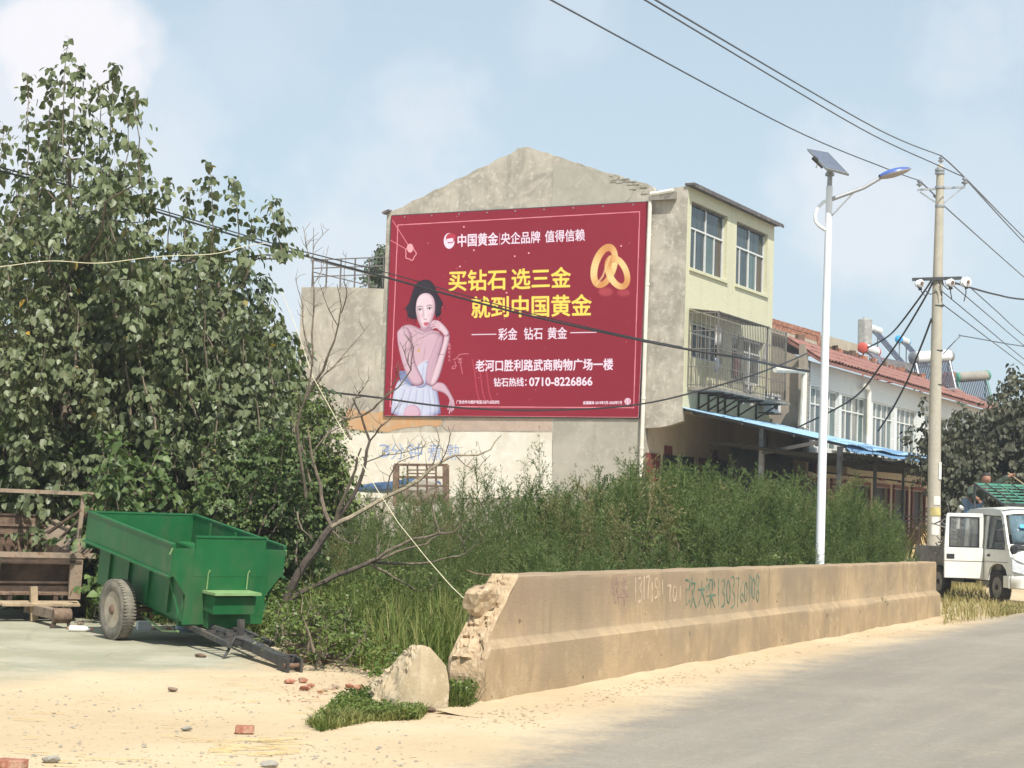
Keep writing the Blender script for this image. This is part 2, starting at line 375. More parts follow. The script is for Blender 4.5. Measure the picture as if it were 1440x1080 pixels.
simple('paint_chalk_text', (.50, .38, .27), .95, var=.2, scale=12, dirt=(.40, .29, .17), dirtamt=1, dscale=7)
simple('poster_white', (.68, .66, .6), .8, var=.1)
simple('paint_band_yellow', (.5, .42, .17), .9, var=.2)
simple('tarp_blue', (.05, .10, .19), .6, var=.3)

def leafmat(name, cols, rough=.5, trans=.25, spec=.35, patch=.4):
    n = NT(name); g = n.N.new('ShaderNodeNewGeometry'); r = n.N.new('ShaderNodeValToRGB'); n.L.new(g.outputs['Random Per Island'], r.inputs[0])
    e = r.color_ramp.elements; e[0].position = cols[0][0]; e[0].color = (*cols[0][1], 1); e[1].position = cols[-1][0]; e[1].color = (*cols[-1][1], 1)
    for p, c in cols[1:-1]:
        q = e.new(p); q.color = (*c, 1)
    c = n.mix(n.math('MULTIPLY', n.rng(n.noise(.9, 4, .6), .4, .68), patch), r.outputs[0], tuple(x*.7 for x in cols[0][1])); c = n.mix(n.math('MULTIPLY', n.rng(n.noise(.5, 4, .6, n.scaled((1, 1, 1.3))), .48, .68), patch), c, tuple(min(1, x*1.25) for x in cols[2 if len(cols) > 2 else 1][1]))
    n.color(c); n.set(rough, spec=spec)
    tr = n.N.new('ShaderNodeBsdfTranslucent'); n.L.new(n.mix(1, c, (1.0, 1.15, .55), 'MULTIPLY'), tr.inputs[0])
    mx = n.N.new('ShaderNodeMixShader'); mx.inputs[0].default_value = trans; out = n.N['Material Output']
    n.L.new(n.b.outputs[0], mx.inputs[1]); n.L.new(tr.outputs[0], mx.inputs[2]); n.L.new(mx.outputs[0], out.inputs[0])
leafmat('leaf_poplar', [(0, (.075, .095, .042)), (.4, (.138, .168, .076)), (.8, (.20, .23, .118)), (.994, (.17, .19, .10)), (1, (.50, .30, .03))], .42)
leafmat('leaf_shrub', [(0, (.05, .085, .025)), (.5, (.095, .145, .042)), (1, (.16, .22, .07))], .5)
leafmat('leaf_dark', [(0, (.055, .075, .04)), (.6, (.09, .118, .062)), (1, (.13, .16, .09))], .55)
leafmat('leaf_vine', [(0, (.05, .08, .02)), (.6, (.11, .15, .035)), (1, (.20, .24, .07))], .55)
leafmat('weed_feather', [(0, (.064, .104, .034)), (.45, (.104, .154, .052)), (.8, (.155, .195, .078)), (1, (.24, .245, .115))], .7, .4, .1, .55)
leafmat('weed_seedy', [(0, (.12, .13, .055)), (.5, (.19, .185, .085)), (1, (.30, .25, .13))], .8, .35, .1, .4)
leafmat('weed_low', [(0, (.055, .095, .02)), (.6, (.115, .165, .04)), (.96, (.17, .21, .06)), (1, (.4, .42, .3))], .6, .3, .15)
leafmat('grass_green', [(0, (.07, .11, .02)), (.6, (.13, .17, .04)), (1, (.30, .27, .11))], .6, .3, .15)
leafmat('grass_dry', [(0, (.16, .16, .05)), (.5, (.33, .27, .12)), (1, (.52, .42, .22))], .7, .25, .1)
leafmat('leaf_right', [(0, (.045, .05, .030)), (.6, (.078, .082, .048)), (1, (.13, .13, .08))], .5)
# ------------------------------------------------------------ ground, road, pad
def ground():
    xs = np.concatenate([np.linspace(-400, -16, 14)[:-1], np.linspace(-16, 24, 161), np.linspace(24, 500, 14)[1:]])
    ys = np.concatenate([np.linspace(-30, 5, 6)[:-1], np.linspace(5, 45, 161), np.linspace(45, 900, 16)[1:]])
    X, Y = np.meshgrid(xs, ys); Z = np.zeros_like(X)
    for j in range(X.shape[0]):
        for i in range(X.shape[1]):
            if -16 < X[j, i] < 24 and 5 < Y[j, i] < 45:
                Z[j, i] = min(0, noise.fractal(Vector((X[j, i]*.6, Y[j, i]*.6, 0)), 1, 2, 3)*.008-.004)
    nx = len(xs); idx = np.arange(X.size).reshape(X.shape)
    q = np.stack([idx[:-1, :-1], idx[:-1, 1:], idx[1:, 1:], idx[1:, :-1]], -1).reshape(-1, 4)
    struct(np_mesh('ground', np.stack([X, Y, Z], -1).reshape(-1, 3), q, 'sand', smooth=True))
ground()
def sheet(name, poly, z, m, cell, fade):
    P = np.array([(p[0], p[1]) for p in poly]); x0, y0 = P.min(0)-cell; x1, y1 = P.max(0)+cell
    xs = np.arange(x0, x1, cell); ys = np.arange(y0, y1, cell); X, Y = np.meshgrid(xs, ys)
    ins = inpoly(X, Y, P); d = polydist(X, Y, P); d = np.where(ins, d, -d)
    idx = np.arange(X.size).reshape(X.shape); q = np.stack([idx[:-1, :-1], idx[:-1, 1:], idx[1:, 1:], idx[1:, :-1]], -1).reshape(-1, 4)
    ok = (d.ravel()[q] > -cell*.8).all(1)
    q = q[ok]; used = np.unique(q); mp = -np.ones(X.size, int); mp[used] = np.arange(len(used))
    V = np.stack([X, Y, np.where(d < cell*.6, -.02, z)], -1).reshape(-1, 3)[used]
    return struct(np_mesh(name, V, mp[q], m, attrs={'edge': np.clip(d.ravel()[used]/fade, 0, 1)}))
RE = [G(470, 1130), G(560, 1075), G(700, 1022), G(900, 966), G(1100, 917), G(1322, 874), G(1440, 850)]
u_r = (RE[5]-RE[3]).normalized()
road_poly = [RE[0]-u_r*6] + RE[:6] + [RE[5]+u_r*60]
wdt = Vector((u_r.y, -u_r.x, 0))*11
road_poly += [RE[5]+u_r*60+wdt, RE[0]-u_r*6+wdt]
sheet('road', road_poly, .006, 'asphalt', .25, 1.15)
pad_poly = [G(-160, 850), G(40, 845), G(420, 862), G(470, 915), G(440, 950), G(330, 952), G(180, 955), G(60, 972), G(-160, 985)]
sheet('concrete_pad', pad_poly, .004, 'pad_concrete', .15, 1.3)

# ------------------------------------------------------------ main directions
def hdir(vp, sgn=1):
    d = ray(*vp)*sgn; d.z = 0; return d.normalized()
UD = hdir((2057, 767)); WD = hdir((-4346, 558)); UP = Vector((0, 0, 1))
GN = WD.cross(UP); GN = GN if GN.y < 0 else -GN          # gable normal towards the camera
FN = UD.cross(UP); FN = FN if FN.x > 0 else -FN           # facade normal towards the street
C0 = AY(960, 560, 53.0); C0.z = 0
def gab(px, py, off=0): return PL(px, py, C0+GN*off, GN)
def fac(px, py, off=0): return PL(px, py, C0+FN*off, FN)
def sz(p): q = p-C0; return q.dot(WD), p.z
S_EAVE, Z_EAVE = sz(gab(544, 301)); SW_ = S_EAVE
S_PK, Z_PK = sz(gab(735, 207)); S_R, Z_R = sz(gab(917, 262)); Z_TOP = sz(gab(961, 262))[1]
S_PO, Z_PO = sz(gab(907, 602)); Z_PC = sz(gab(960, 592))[1]
L1 = (fac(1089, 318)-C0).dot(UD)
print('geom', dict(S=SW_, ze=Z_EAVE, zp=Z_PK, zt=Z_TOP, spo=S_PO, zpo=Z_PO, L1=L1, dot=UD.dot(WD), C0=tuple(C0)))

def wall_holes(mb, org, u, nrm, W_, z0, z1, holes, th):
    """wall with real openings; org at s=0,z=0, outer face on org plane; holes (s0,s1,za,zb)"""
    ss = sorted({0, W_, *[h[0] for h in holes], *[h[1] for h in holes]}); zz = sorted({z0, z1, *[h[2] for h in holes], *[h[3] for h in holes]})
    def hole(i, j):
        if i < 0 or j < 0 or i >= len(ss)-1 or j >= len(zz)-1: return True
        a = (ss[i]+ss[i+1])/2; b = (zz[j]+zz[j+1])/2
        return any(h[0] < a < h[1] and h[2] < b < h[3] for h in holes)
    P = lambda s, z, d: org+u*s+Vector((0, 0, z))-nrm*d
    for i in range(len(ss)-1):
        for j in range(len(zz)-1):
            if hole(i, j): continue
            a, b, c, d = ss[i], ss[i+1], zz[j], zz[j+1]
            for dep in (0, th): mb.add([P(a, c, dep), P(b, c, dep), P(b, d, dep), P(a, d, dep)], [(0, 1, 2, 3)])
            if hole(i-1, j): mb.add([P(a, c, 0), P(a, d, 0), P(a, d, th), P(a, c, th)], [(0, 1, 2, 3)])
            if hole(i+1, j): mb.add([P(b, c, 0), P(b, d, 0), P(b, d, th), P(b, c, th)], [(0, 1, 2, 3)])
            if hole(i, j-1): mb.add([P(a, c, 0), P(b, c, 0), P(b, c, th), P(a, c, th)], [(0, 1, 2, 3)])
            if hole(i, j+1): mb.add([P(a, d, 0), P(b, d, 0), P(b, d, th), P(a, d, th)], [(0, 1, 2, 3)])
    return mb
def window(parent, org, u, nrm, s0, s1, z0, z1, dep, cols, transom, frame_m, glasses, fw=.05, name='window'):
    """frame with mullions (part) and one pane each (sub-parts)"""
    P = lambda s, z, d: org+u*s+Vector((0, 0, z))-nrm*d
    mb = MB(); hu = u/2; hz = UP/2; hn = nrm*.03
    def bx(a, b, c, d, e=0): mb.box(P((a+b)/2, (c+d)/2, dep-e), hu*(b-a), hz*(d-c), hn)
    bx(s0, s1, z0, z0+fw); bx(s0, s1, z1-fw, z1); bx(s0, s0+fw, z0+fw, z1-fw); bx(s1-fw, s1, z0+fw, z1-fw)
    n = len(cols)-1; zt = z0+(z1-z0)*transom
    if transom < 1: bx(s0+fw, s1-fw, zt-fw/2, zt+fw/2, .004)
    for c in cols[1:-1]:
        s = s0+(s1-s0)*abs(c); w = fw if c > 0 else fw*.6
        bx(s-w/2, s+w/2, z0+fw, zt-fw/2 if transom < 1 else z1-fw, .002)
        if c > 0 and transom < 1: bx(s-w/2, s+w/2, zt+fw/2, z1-fw, .002)
    f = mb.build(name, frame_m, parent)
    k = 0
    for i in range(n):
        a = s0+(s1-s0)*abs(cols[i]); b = s0+(s1-s0)*abs(cols[i+1]); d = dep+.01+.012*(i % 2)
        q = MB().box(P((a+b)/2, (z0+(zt if transom < 1 else z1))/2, d), hu*(b-a), hz*((zt if transom < 1 else z1)-z0-.02), nrm*.003); q.build('pane', glasses[k % len(glasses)], f); k += 1
    if transom < 1:
        big = [c for c in cols if c >= 0]
        for i in range(len(big)-1):
            a = s0+(s1-s0)*big[i]; b = s0+(s1-s0)*big[i+1]
            MB().box(P((a+b)/2, (zt+z1)/2, dep+.012), hu*(b-a), hz*(z1-zt-.02), nrm*.003).build('pane', glasses[0], f)
    return f

# ------------------------------------------------------------ three storey house
B1 = thing('gabled_house', 'three storey house with bare plaster gable behind the red billboard and cream tiled street front', 'house', C0)
gp = lambda s, z, off=0: C0+WD*s+Vector((0, 0, z))+GN*off
def outline():
    pts = [(SW_, 0), (SW_, Z_EAVE)]
    for t in np.linspace(0, 1, 26)[1:-1]: pts.append((lerp(SW_, S_PK, t), lerp(Z_EAVE, Z_PK, t)+.05*sin(t*40)*.5))
    pts += [(S_PK+.25, Z_PK-.02), (S_PK-.2, Z_PK)]
    for t in np.linspace(0, 1, 20)[1:-1]: pts.append((lerp(S_PK-.2, S_R, t), lerp(Z_PK, Z_R, t)+random.uniform(-.035, .035)))
    pts += [(S_R, Z_R), (S_R-.15, Z_TOP-.22), (S_R*.55, Z_TOP-.16), (S_R*.5, Z_TOP-.03), (0, Z_TOP), (0, Z_PC)]
    for t in (.15, .35, .6, .85): pts.append((S_PO*t, lerp(Z_PC, Z_PO, 1-(1-t)**2.2)))
    pts += [(S_PO, Z_PO), (S_PO, 0)]
    return pts
OL = outline(); mb = MB(); mb.prism([gp(*p) for p in OL], -GN*.26)
mb.build('gable_wall', 'old_plaster', B1)
# grey patch of later render on the upper right slope
q = [gab(x, y) for x, y in [(778, 230), (795, 228), (850, 243), (893, 262), (885, 280), (870, 290), (776, 298)]]
MB().prism([p+GN*.004 for p in q], GN*.006).build('render_patch', 'grey_render', B1)
q = [gab(x, y) for x, y in [(778, 590), (899, 590), (905, 640), (905, 700), (777, 700)]]
MB().prism([p+GN*.004 for p in q], GN*.006).build('render_patch', 'grey_render', B1)
def ragged(p, q, n, amp):
    return [(lerp(p[0], q[0], t)+random.uniform(-amp, amp)*.5, lerp(p[1], q[1], t)+random.uniform(-amp, amp)) for t in np.linspace(0, 1, n)]
wb = ragged((481, 610), (640, 608), 12, 1.2)+ragged((642, 607), (776, 608.5), 10, .5)+[(776, 700), (478, 700)]
MB().prism([gab(x, y, .004) for x, y in wb], GN*.008).build('white_painted_band', 'white_band', B1)
ob_ = ragged((488, 574), (545, 580), 8, 3)+ragged((548, 586), (622, 589), 8, 1)+ragged((621, 598), (560, 603), 8, 2)+ragged((545, 607), (484, 603), 8, 2)
MB().prism([gab(x, y, .004) for x, y in ob_], GN*.004).build('orange_painted_strip', 'orange_band', B1)
MB().prism([gab(x, y, .002) for x, y in [(626, 588), (776, 589), (776, 606), (640, 606), (624, 604)]], GN*.004).build('faded_pink_strip', 'pink_band', B1)
# exposed bricks where plaster fell near the eave
for i in range(22):
    x = random.uniform(862, 915); yb = 243+(x-862)*.36
    p = gab(x, yb+random.uniform(2, 12)); MB().box(p+GN*.012, WD*.11, UP*.03, GN*.012).build('brick', 'grey_render' if i % 3 else 'old_plaster', B1)
# roof: two slabs behind the gable parapet, flat strip to the street
def slab(pa, pb, u, ln, th, m, nm, par):
    MB().prism([pa, pb, pb-UP*th, pa-UP*th], u*ln).build(nm, m, par)
slab(gp(SW_+.12, Z_EAVE-.04, 0)-GN*.27, gp(S_PK, Z_PK-.06)-GN*.27, UD, L1-.3, .12, 'roof_cap', 'roof', B1)
slab(gp(S_PK, Z_PK-.07)-GN*.27, gp(.1, Z_TOP-.35)-GN*.27, UD, L1-.3, .12, 'roof_cap', 'roof', B1)
MB().bar(gp(SW_+.1, Z_EAVE+.02, .02), gp(SW_-.15, Z_EAVE+.1, .02), .25, .07).build('eave_tile', 'roof_cap', B1)
# facade above the porch
ZB = fac(962, 572)[2]-.02
def fs(px, py): p = fac(px, py)-C0; return p.dot(UD), p.z
w1a = fs(972.7, 282); w1b = fs(1021, 393); w2a = fs(1036.5, 311); w2b = fs(1078, 411)
w1z0 = fs(972.3, 377)[1]; w1z1 = w1a[1]; s_cage0 = fs(969, 440)[0]
H3 = [(w1a[0], fs(1021, 393)[0], w1z0, w1z1), (w2a[0], w2b[0], w1z0, w1z1)]
zc1 = fs(969, 438)[1]; zc0 = fs(969, 538)[1]-.12
H2 = [(.55, 3.2, zc0+.9, zc1-.25), (3.9, 6.9, zc0+.5, zc1-.3)]
H1 = [(5.0, 6.3, ZB+.45, ZB+1.2)]
mb = MB(); wall_holes(mb, C0-GN*0+UD*.0, UD, FN, L1, ZB, Z_TOP, H3+H2+H1, .24)
mb.build('front_wall', 'cream_tile', B1)
print('facade', L1, ZB, Z_TOP, H3, zc0, zc1)
for (a, b, c, d) in H3:
    window(B1, C0, UD, FN, a+.01, b-.01, c+.01, d-.01, .15, [0, -.22, .5, -.75, 1], .62, 'glass_frame_white', ['glass_dark', 'glass_dark', 'glass_green', 'glass_brown'], .052)
    MB().box(C0+UD*(a+b)/2+UP*(c-.05)+FN*.03, UD*((b-a)/2+.08), UP*.045, FN*.035).build('window_sill', 'cream_tile', B1)
for (a, b, c, d) in H2+H1:
    window(B1, C0, UD, FN, a+.01, b-.01, c+.01, d-.01, .15, [0, .33, .66, 1], .7 if d-c > 1 else 1, 'glass_frame_white', ['glass_dark', 'glass_curtain'], .06)
# lintel ledge, cap
mb = MB(); mb.box(C0+UD*(L1/2+.08)+UP*(Z_TOP+.05)+FN*.08, UD*(L1/2+.14), UP*.035, FN*.16); mb.build('roof_cap', 'roof_cap', B1)
MB().box(C0+UD*(L1/2+.08)+UP*(Z_TOP+.0)+FN*.255, UD*(L1/2+.14), UP*.045, FN*.012).build('gutter', 'roof_cap', B1)
# rear body and side walls so that the house is closed
Dp = SW_-.3
far = C0+UD*L1
mb = MB(); mb.prism([far+WD*0+UP*0, far+WD*Dp, far+WD*Dp+UP*Z_EAVE, far+WD*S_PK+UP*(Z_PK-.2), far+WD*.1+UP*(Z_TOP-.1)], -UD*.24)
mb.build('far_gable_wall', 'brown_plaster', B1)
MB().prism([gp(SW_, 0)-GN*.27, gp(SW_, Z_EAVE-.1)-GN*.27, gp(SW_-.24, Z_EAVE-.1)-GN*.27, gp(SW_-.24, 0)-GN*.27], UD*(L1-.6)).build('rear_wall', 'old_plaster', B1)
# porch: floor slab above, recessed ground floor wall, doors, couplets
cz = ZB-.01
MB().prism([C0-FN*.0-GN*.27+UP*cz, C0-FN*2.6-GN*.27+UP*cz, C0-FN*2.6-GN*.27+UP*(cz+.22), C0-FN*.25-GN*.27+UP*(cz+.22), C0-FN*.25-GN*.27+UP*(cz+.02), C0-GN*.27+UP*(cz+.02)], UD*(L1-.35)).build('porch_ceiling', 'porch_beige', B1)
po = C0+WD*S_PO-GN*.27
mb = MB(); wall_holes(mb, po, UD, FN, L1-.3, 0, cz-.005, [(1.2, 2.6, .2, 2.7), (3.6, 5.0, .2, 2.7)], .2)
mb.build('porch_wall', 'porch_beige', B1)
for a in (1.2, 3.6):
    d = MB().box(po+UD*(a+.7)+UP*1.45-FN*.12, UD*.69, UP*1.24, FN*.03).build('door', 'door_and_shade_dark', B1)
    MB().box(po+UD*(a+1.2)+UP*1.3-FN*.075, UD*.02, UP*.1, FN*.012).build('handle', 'steel_dark', d)
    for k in (-.12, 1.52): MB().box(po+UD*(a+k)+UP*1.5+FN*.012, UD*.09, UP*1.1, FN*.01).build('couplet', 'couplet_red', B1)
    MB().box(po+UD*(a+.7)+UP*2.95+FN*.012, UD*.8, UP*.12, FN*.01).build('couplet_head', 'couplet_red', B1)
for i, px in enumerate((939, 1003)):
    p = PL(px, 637+i*5, po, FN); MB().box(p+FN*.02, UD*.3, UP*.22, FN*.01).build('red_notice', 'couplet_red', B1)
for i in range(5):
    p = PL(917+i*24, 657+i*2.0, po, FN); MB().box(p+FN*.03, UD*.52, UP*.42, FN*.015).build('shop_shutter', 'couplet_red' if i in (0, 3) else 'door_and_shade_dark', B1)
# corner column of porch
MB().box(C0-FN*.18-GN*.27+UD*7.4+UP*cz/2, UD*.15, UP*(cz/2-.01), FN*.15).build('porch_column', 'porch_beige', B1)
# downpipe on the gable with its elbow
pp = [gab(947, 268, .16), gab(930, 271, .16), gab(915.5, 273, .16), gab(914.5, 278, .12), gab(908, 450, .1), gab(901.5, 660, .1), gab(900.6, 705, .1)]
dp = MB(); dp.tube(pp[:4], .075, 8); dp.tube(pp[3:], .062, 8); dp.build('downpipe', 'pipe_white', B1, True)
for y in (330, 400, 480, 560, 630):
    t = (y-278)/(660-278); p = gab(lerp(914.5, 901.5, t), y, .1); MB().lathe(p-UP*.03, UP, [(0, .075), (.06, .075)], 8).build('pipe_clip', 'pipe_white', B1)
# rough block under the pipe elbow
MB().box(gab(932, 276, .1), WD*.42, UP*.12, GN*.1).build('eave_stub', 'concrete_lip', B1)

# ---- caged balcony on the second storey
cgD = .95
cs0 = fs(969, 440)[0]; cs1 = 5.35
BAL = MB(); zb = zc0
BAL.box(C0+UD*((cs0+6.9)/2)+UP*(zb-.07)+FN*(cgD/2), UD*((6.9-cs0)/2), UP*.05, FN*(cgD/2)); BAL.build('balcony_slab', 'concrete_lip', B1)
cage = MB(); cz1 = zc1; bt = .03
P_ = lambda s, d, z: C0+UD*s+FN*d+UP*z
send = (PL(1105, 500, C0+FN*cgD, FN)-C0).dot(UD)
for z in np.linspace(zb+.05, cz1-.05, 5):
    cage.bar(P_(cs0, 0, z), P_(cs0, cgD, z), bt); cage.bar(P_(cs0, cgD, z), P_(send, cgD, z), bt*.8)
for s in (cs0, cs1*.86, send): cage.bar(P_(s, cgD, zb), P_(s, cgD, cz1), bt*1.5, up=UD)
cage.bar(P_(cs0, 0, zb), P_(cs0, 0, cz1), bt*1.3, up=UD)
cf = cage.build('window_cage', 'cage_steel', B1)
for d in np.linspace(.12, cgD-.1, 6):
    MB().bar(P_(cs0, d, zb), P_(cs0, d, cz1), .022, up=UD).build('bar', 'cage_steel', cf)
for s in np.arange(cs0+.14, send, .145):
    MB().bar(P_(s, cgD, zb), P_(s, cgD, cz1-.05), .020, up=UD).build('bar', 'cage_steel', cf)
# thin awning sheet over the cage
MB().prism([P_(cs0-.02, -.0+.02, cz1+.10), P_(cs0-.02, cgD+.05, cz1-.02), P_(cs0-.02, cgD+.05, cz1-.04), P_(cs0-.02, .02, cz1+.08)], UD*(4.4)).build('cage_cover', 'concrete_lip', B1)
for s in (1.2, 2.0, 2.8, 3.4, 4.6, 6.2):
    m_ = MB(); m_.bar(P_(s, .02, zb-.15), P_(s, cgD-.1, zb-.15), .05); m_.bar(P_(s, .02, zb-.62), P_(s, cgD-.2, zb-.18), .045); m_.bar(P_(s, .03, zb-.13), P_(s, .03, zb-.66), .05, up=UD); m_.build('bracket', 'rust_dark', B1)
# washing and clutter inside the cage
LN = [('litter_white', 'white shirt'), ('jeans', 'blue grey trousers'), ('couplet_red', 'dark red garment'), ('grey_concrete', 'grey shirt'), ('jacket_green', 'dark green garment'), ('pipe_white', 'cream towel')]
for i in range(6):
    s = cs0+.6+i*.82+random.uniform(-.1, .1); z = random.uniform(zb+.7, cz1-.35); w = random.uniform(.12, .28); h = random.uniform(.2, .42)
    mb = MB(); P0 = P_(s, random.uniform(.35, .75), z)
    vs = []; 
    for j in range(5):
        for i2 in range(4): vs.append(P0+UD*(i2/3-.5)*2*w*(1-.15*j/4)+UP*(-j/4)*h*1.6+FN*(.03*sin(i2*2+j)))
    fs_ = [(j*4+i2, j*4+i2+1, (j+1)*4+i2+1, (j+1)*4+i2) for j in range(4) for i2 in range(3)]
    mb.add(vs, fs_); o = mb.build('hanging_garment', LN[i][0], None, True)
    so_ = o.modifiers.new('thick', 'SOLIDIFY'); so_.thickness = .012
    tag(o, LN[i][1]+' hung to dry behind the bars of the caged balcony', 'laundry', 'washing in the balcony cage')
MB().box(P_(5.9, .35, ZB+.75), UD*.42, UP*.30, FN*.18)
# air conditioner below balcony
p = fac(1086, 567, .35); ac = thing('air_conditioner', 'dusty white air conditioner unit on a bracket above the blue awning', 'air conditioner', p-UP*.32)
MB().box(p, UD*.42, UP*.30, FN*.16).build('casing', 'heater_white', ac, bevel=.02)
MB().lathe(p+FN*.162-UD*.1, FN, [(0, .22), (.015, .22), (.016, .19), (.004, .17)], 20).build('fan_grille', 'steel_dark', ac)
m_ = MB(); m_.bar(p-UP*.34-UD*.35-FN*.35, p-UP*.34-UD*.35+FN*.2, .04); m_.bar(p-UP*.34+UD*.35-FN*.35, p-UP*.34+UD*.35+FN*.2, .04); m_.build('bracket', 'steel_dark', ac)

# ------------------------------------------------------------ annex
AX = thing('low_annex', 'lower flat roofed plaster building joined to the left side of the gable', 'building', gp(SW_+1.6, 0))
sA, zA = sz(gab(424, 404)); zA2 = sz(gab(540, 406))[1]
ol = [(SW_+.005, 0), (SW_+.005, zA2), (lerp(SW_, sA, .5), lerp(zA2, zA, .5)+.03), (sA, zA), (sA, 0)]
MB().prism([gp(*p_) for p_ in ol], UD*(6)).build('annex_wall', 'annex_plaster', AX)
rl = MB(); z = zA+.02
for zz_ in (.34, .62, .9): rl.bar(gp(sA-.35, z+zz_, -.1), gp(SW_+.05, z+zz_, -.1), .035)
rl.bar(gp(sA-.35, z+.9, -.1), gp(sA-.35, z+.9, -.1)+UD*4, .035); rl.bar(gp(sA-.35, z+.5, -.1), gp(sA-.35, z+.5, -.1)+UD*4, .03)
for s in np.linspace(SW_+.1, sA-.35, 6): rl.bar(gp(s, z-.1, -.1), gp(s, z+.9, -.1), .04, up=UD)
rl.build('roof_railing', 'cage_steel', AX)
stair = MB(); stair.prism([gp(SW_+.02, z, -1.5), gp(SW_+.02, z+1.15, -1.5), gp(SW_+.9, z+.95, -1.5), gp(SW_+.95, z, -1.5)], UD*1.5); stair.build('stair_head', 'roof_cap', AX)

# painted advert remains on the white band
def text_mesh(txt, size_off=.0, res=2):
    cu = bpy.data.curves.new('t', 'FONT'); cu.body = txt; cu.size = 1; cu.offset = size_off; cu.resolution_u = res; cu.fill_mode = 'BOTH'
    o = bpy.data.objects.new('t', cu); COL.objects.link(o); dg = bpy.context.evaluated_depsgraph_get(); dg.update()
    me = bpy.data.meshes.new_from_object(o.evaluated_get(dg)); n = len(me.vertices); V = np.zeros(n*3); me.vertices.foreach_get('co', V); V = V.reshape(-1, 3)
    Fs = [tuple(p.vertices) for p in me.polygons]; bpy.data.objects.remove(o); bpy.data.curves.remove(cu)
    return V, Fs
def place_text(name, txt, quad, m, parent, nrm, off=0, lift=.003, vert=False, jitter=0):
    """quad: four world points tl,tr,br,bl of the bounding box of the text"""
    V, Fs = text_mesh(txt, off); lo = V.min(0); hi = V.max(0); uu = (V[:, 0]-lo[0])/(hi[0]-lo[0]); vv = (V[:, 1]-lo[1])/(hi[1]-lo[1])
    tl, tr, br, bl = [np.array(q) for q in quad]
    Q = bl*((1-uu)*(1-vv))[:, None]+br*(uu*(1-vv))[:, None]+tl*((1-uu)*vv)[:, None]+tr*(uu*vv)[:, None]+np.array(nrm)*lift
    mb = MB(); mb.add([Vector(q) for q in Q], Fs); o = mb.build(name, m, parent)
    for p in o.data.polygons:
        if p.normal.dot(nrm) < 0: p.flip()
    return o
sg = thing('painted_slogan', 'faded blue hand painted characters on the white band below the billboard', 'wall lettering', gab(600, 645, .01))
for ch, x, y, s in (('3', 541, 634, .8), ('分', 559, 635, 1), ('钟', 584, 635, 1.05), ('煮', 611, 636, 1.05), ('熟', 638, 636, 1)):
    w = 9.5*s; hgt = 11.5*s
    place_text('character', ch, [gab(x-w, y-hgt, .012), gab(x+w, y-hgt, .012), gab(x+w, y+hgt, .012), gab(x-w, y+hgt, .012)], 'paint_blue_text', sg, GN, .0, .002)

# ------------------------------------------------------------ billboard
BO = .07
def bb(px, py, off=0): return gab(px, py, BO+off)
BQ = [(550.5, 303.5), (912, 284), (898, 587.5), (540, 584.5)]
BW = [bb(*p) for p in BQ]
BBt = thing('billboard', 'large crimson jewellery advertising banner with yellow Chinese lettering on the gable wall', 'billboard', gab(720, 587, BO))
IW, IH = 1500, 1180
s_max = max((p-C0).dot(WD) for p in BW)+.02; s_min = min((p-C0).dot(WD) for p in BW)-.02; z_min = min(p.z for p in BW)-.02; z_max = max(p.z for p in BW)+.02
def to_img(px, py):
    p = bb(px, py); return ((s_max-(p-C0).dot(WD))/(s_max-s_min)*IW, (p.z-z_min)/(z_max-z_min)*IH)
img = np.zeros((IH, IW, 3)); img[:] = hexc(150, 38, 56)[:3]
yy, xx = np.mgrid[0:IH, 0:IW]
def blur(a, r):
    if r < 1: return a
    for ax in (0, 1):
        k = int(r); pad = [(0, 0)]*a.ndim; pad[ax] = (k+1, k); c = np.cumsum(np.pad(a, pad, mode='edge'), axis=ax)
        a = (np.take(c, range(2*k+1, c.shape[ax]), ax)-np.take(c, range(0, c.shape[ax]-2*k-1), ax))/(2*k+1)
    return a
def smooth_poly(P, it=2):
    P = np.array(P, float)
    for _ in range(it): Q = np.roll(P, -1, 0); P = np.stack([P*.75+Q*.25, P*.25+Q*.75], 1).reshape(-1, 2)
    return P
def paint(pts, col, soft=1.5, alpha=1, it=2, clip=None, z=(5.143, 540, 380)):
    P = np.array([to_img(x/z[0]+z[1], y/z[0]+z[2]) for x, y in pts]); P = smooth_poly(P, it) if it else P
    x0, y0 = np.maximum(P.min(0).astype(int)-12-int(soft*3), 0); x1, y1 = P.max(0).astype(int)+12+int(soft*3); x1 = min(x1, IW); y1 = min(y1, IH)
    if x1 <= x0 or y1 <= y0: return None
    m = inpoly(xx[y0:y1, x0:x1]+.0, yy[y0:y1, x0:x1]+.0, P).astype(float); m = blur(blur(m, soft), soft*.6)*alpha
    if clip is not None: m = m*clip[y0:y1, x0:x1]
    c = np.array(hexc(*col)[:3]); img[y0:y1, x0:x1] = img[y0:y1, x0:x1]*(1-m[..., None])+c*m[..., None]
    full = np.zeros((IH, IW)); full[y0:y1, x0:x1] = m; return full
def stroke(pts, w, col, soft=1, alpha=1, z=(1, 0, 0)):
    pts = [np.array(p, float) for p in pts]
    for a, b in zip(pts[:-1], pts[1:]):
        d = b-a; l = np.hypot(*d)+1e-9; n = np.array([-d[1], d[0]])/l*w/2; e = d/l*w*.3
        paint([a+n-e, b+n+e, b-n+e, a-n-e], col, soft, alpha, 0, z=z)
Z1 = (3.6, 530, 190); Z2 = (3.6, 530, 390); ZL = (4.966, 620, 300)
# soft large variation in the red print
img *= (1+.05*np.sin(xx/310+yy/500))[..., None]
# thin frame line
stroke([(559.5, 316.5), (899.4, 297.8), (891, 573.5), (548.5, 571.5), (559.5, 316.5)], 1.15, (240, 150, 160), 1)
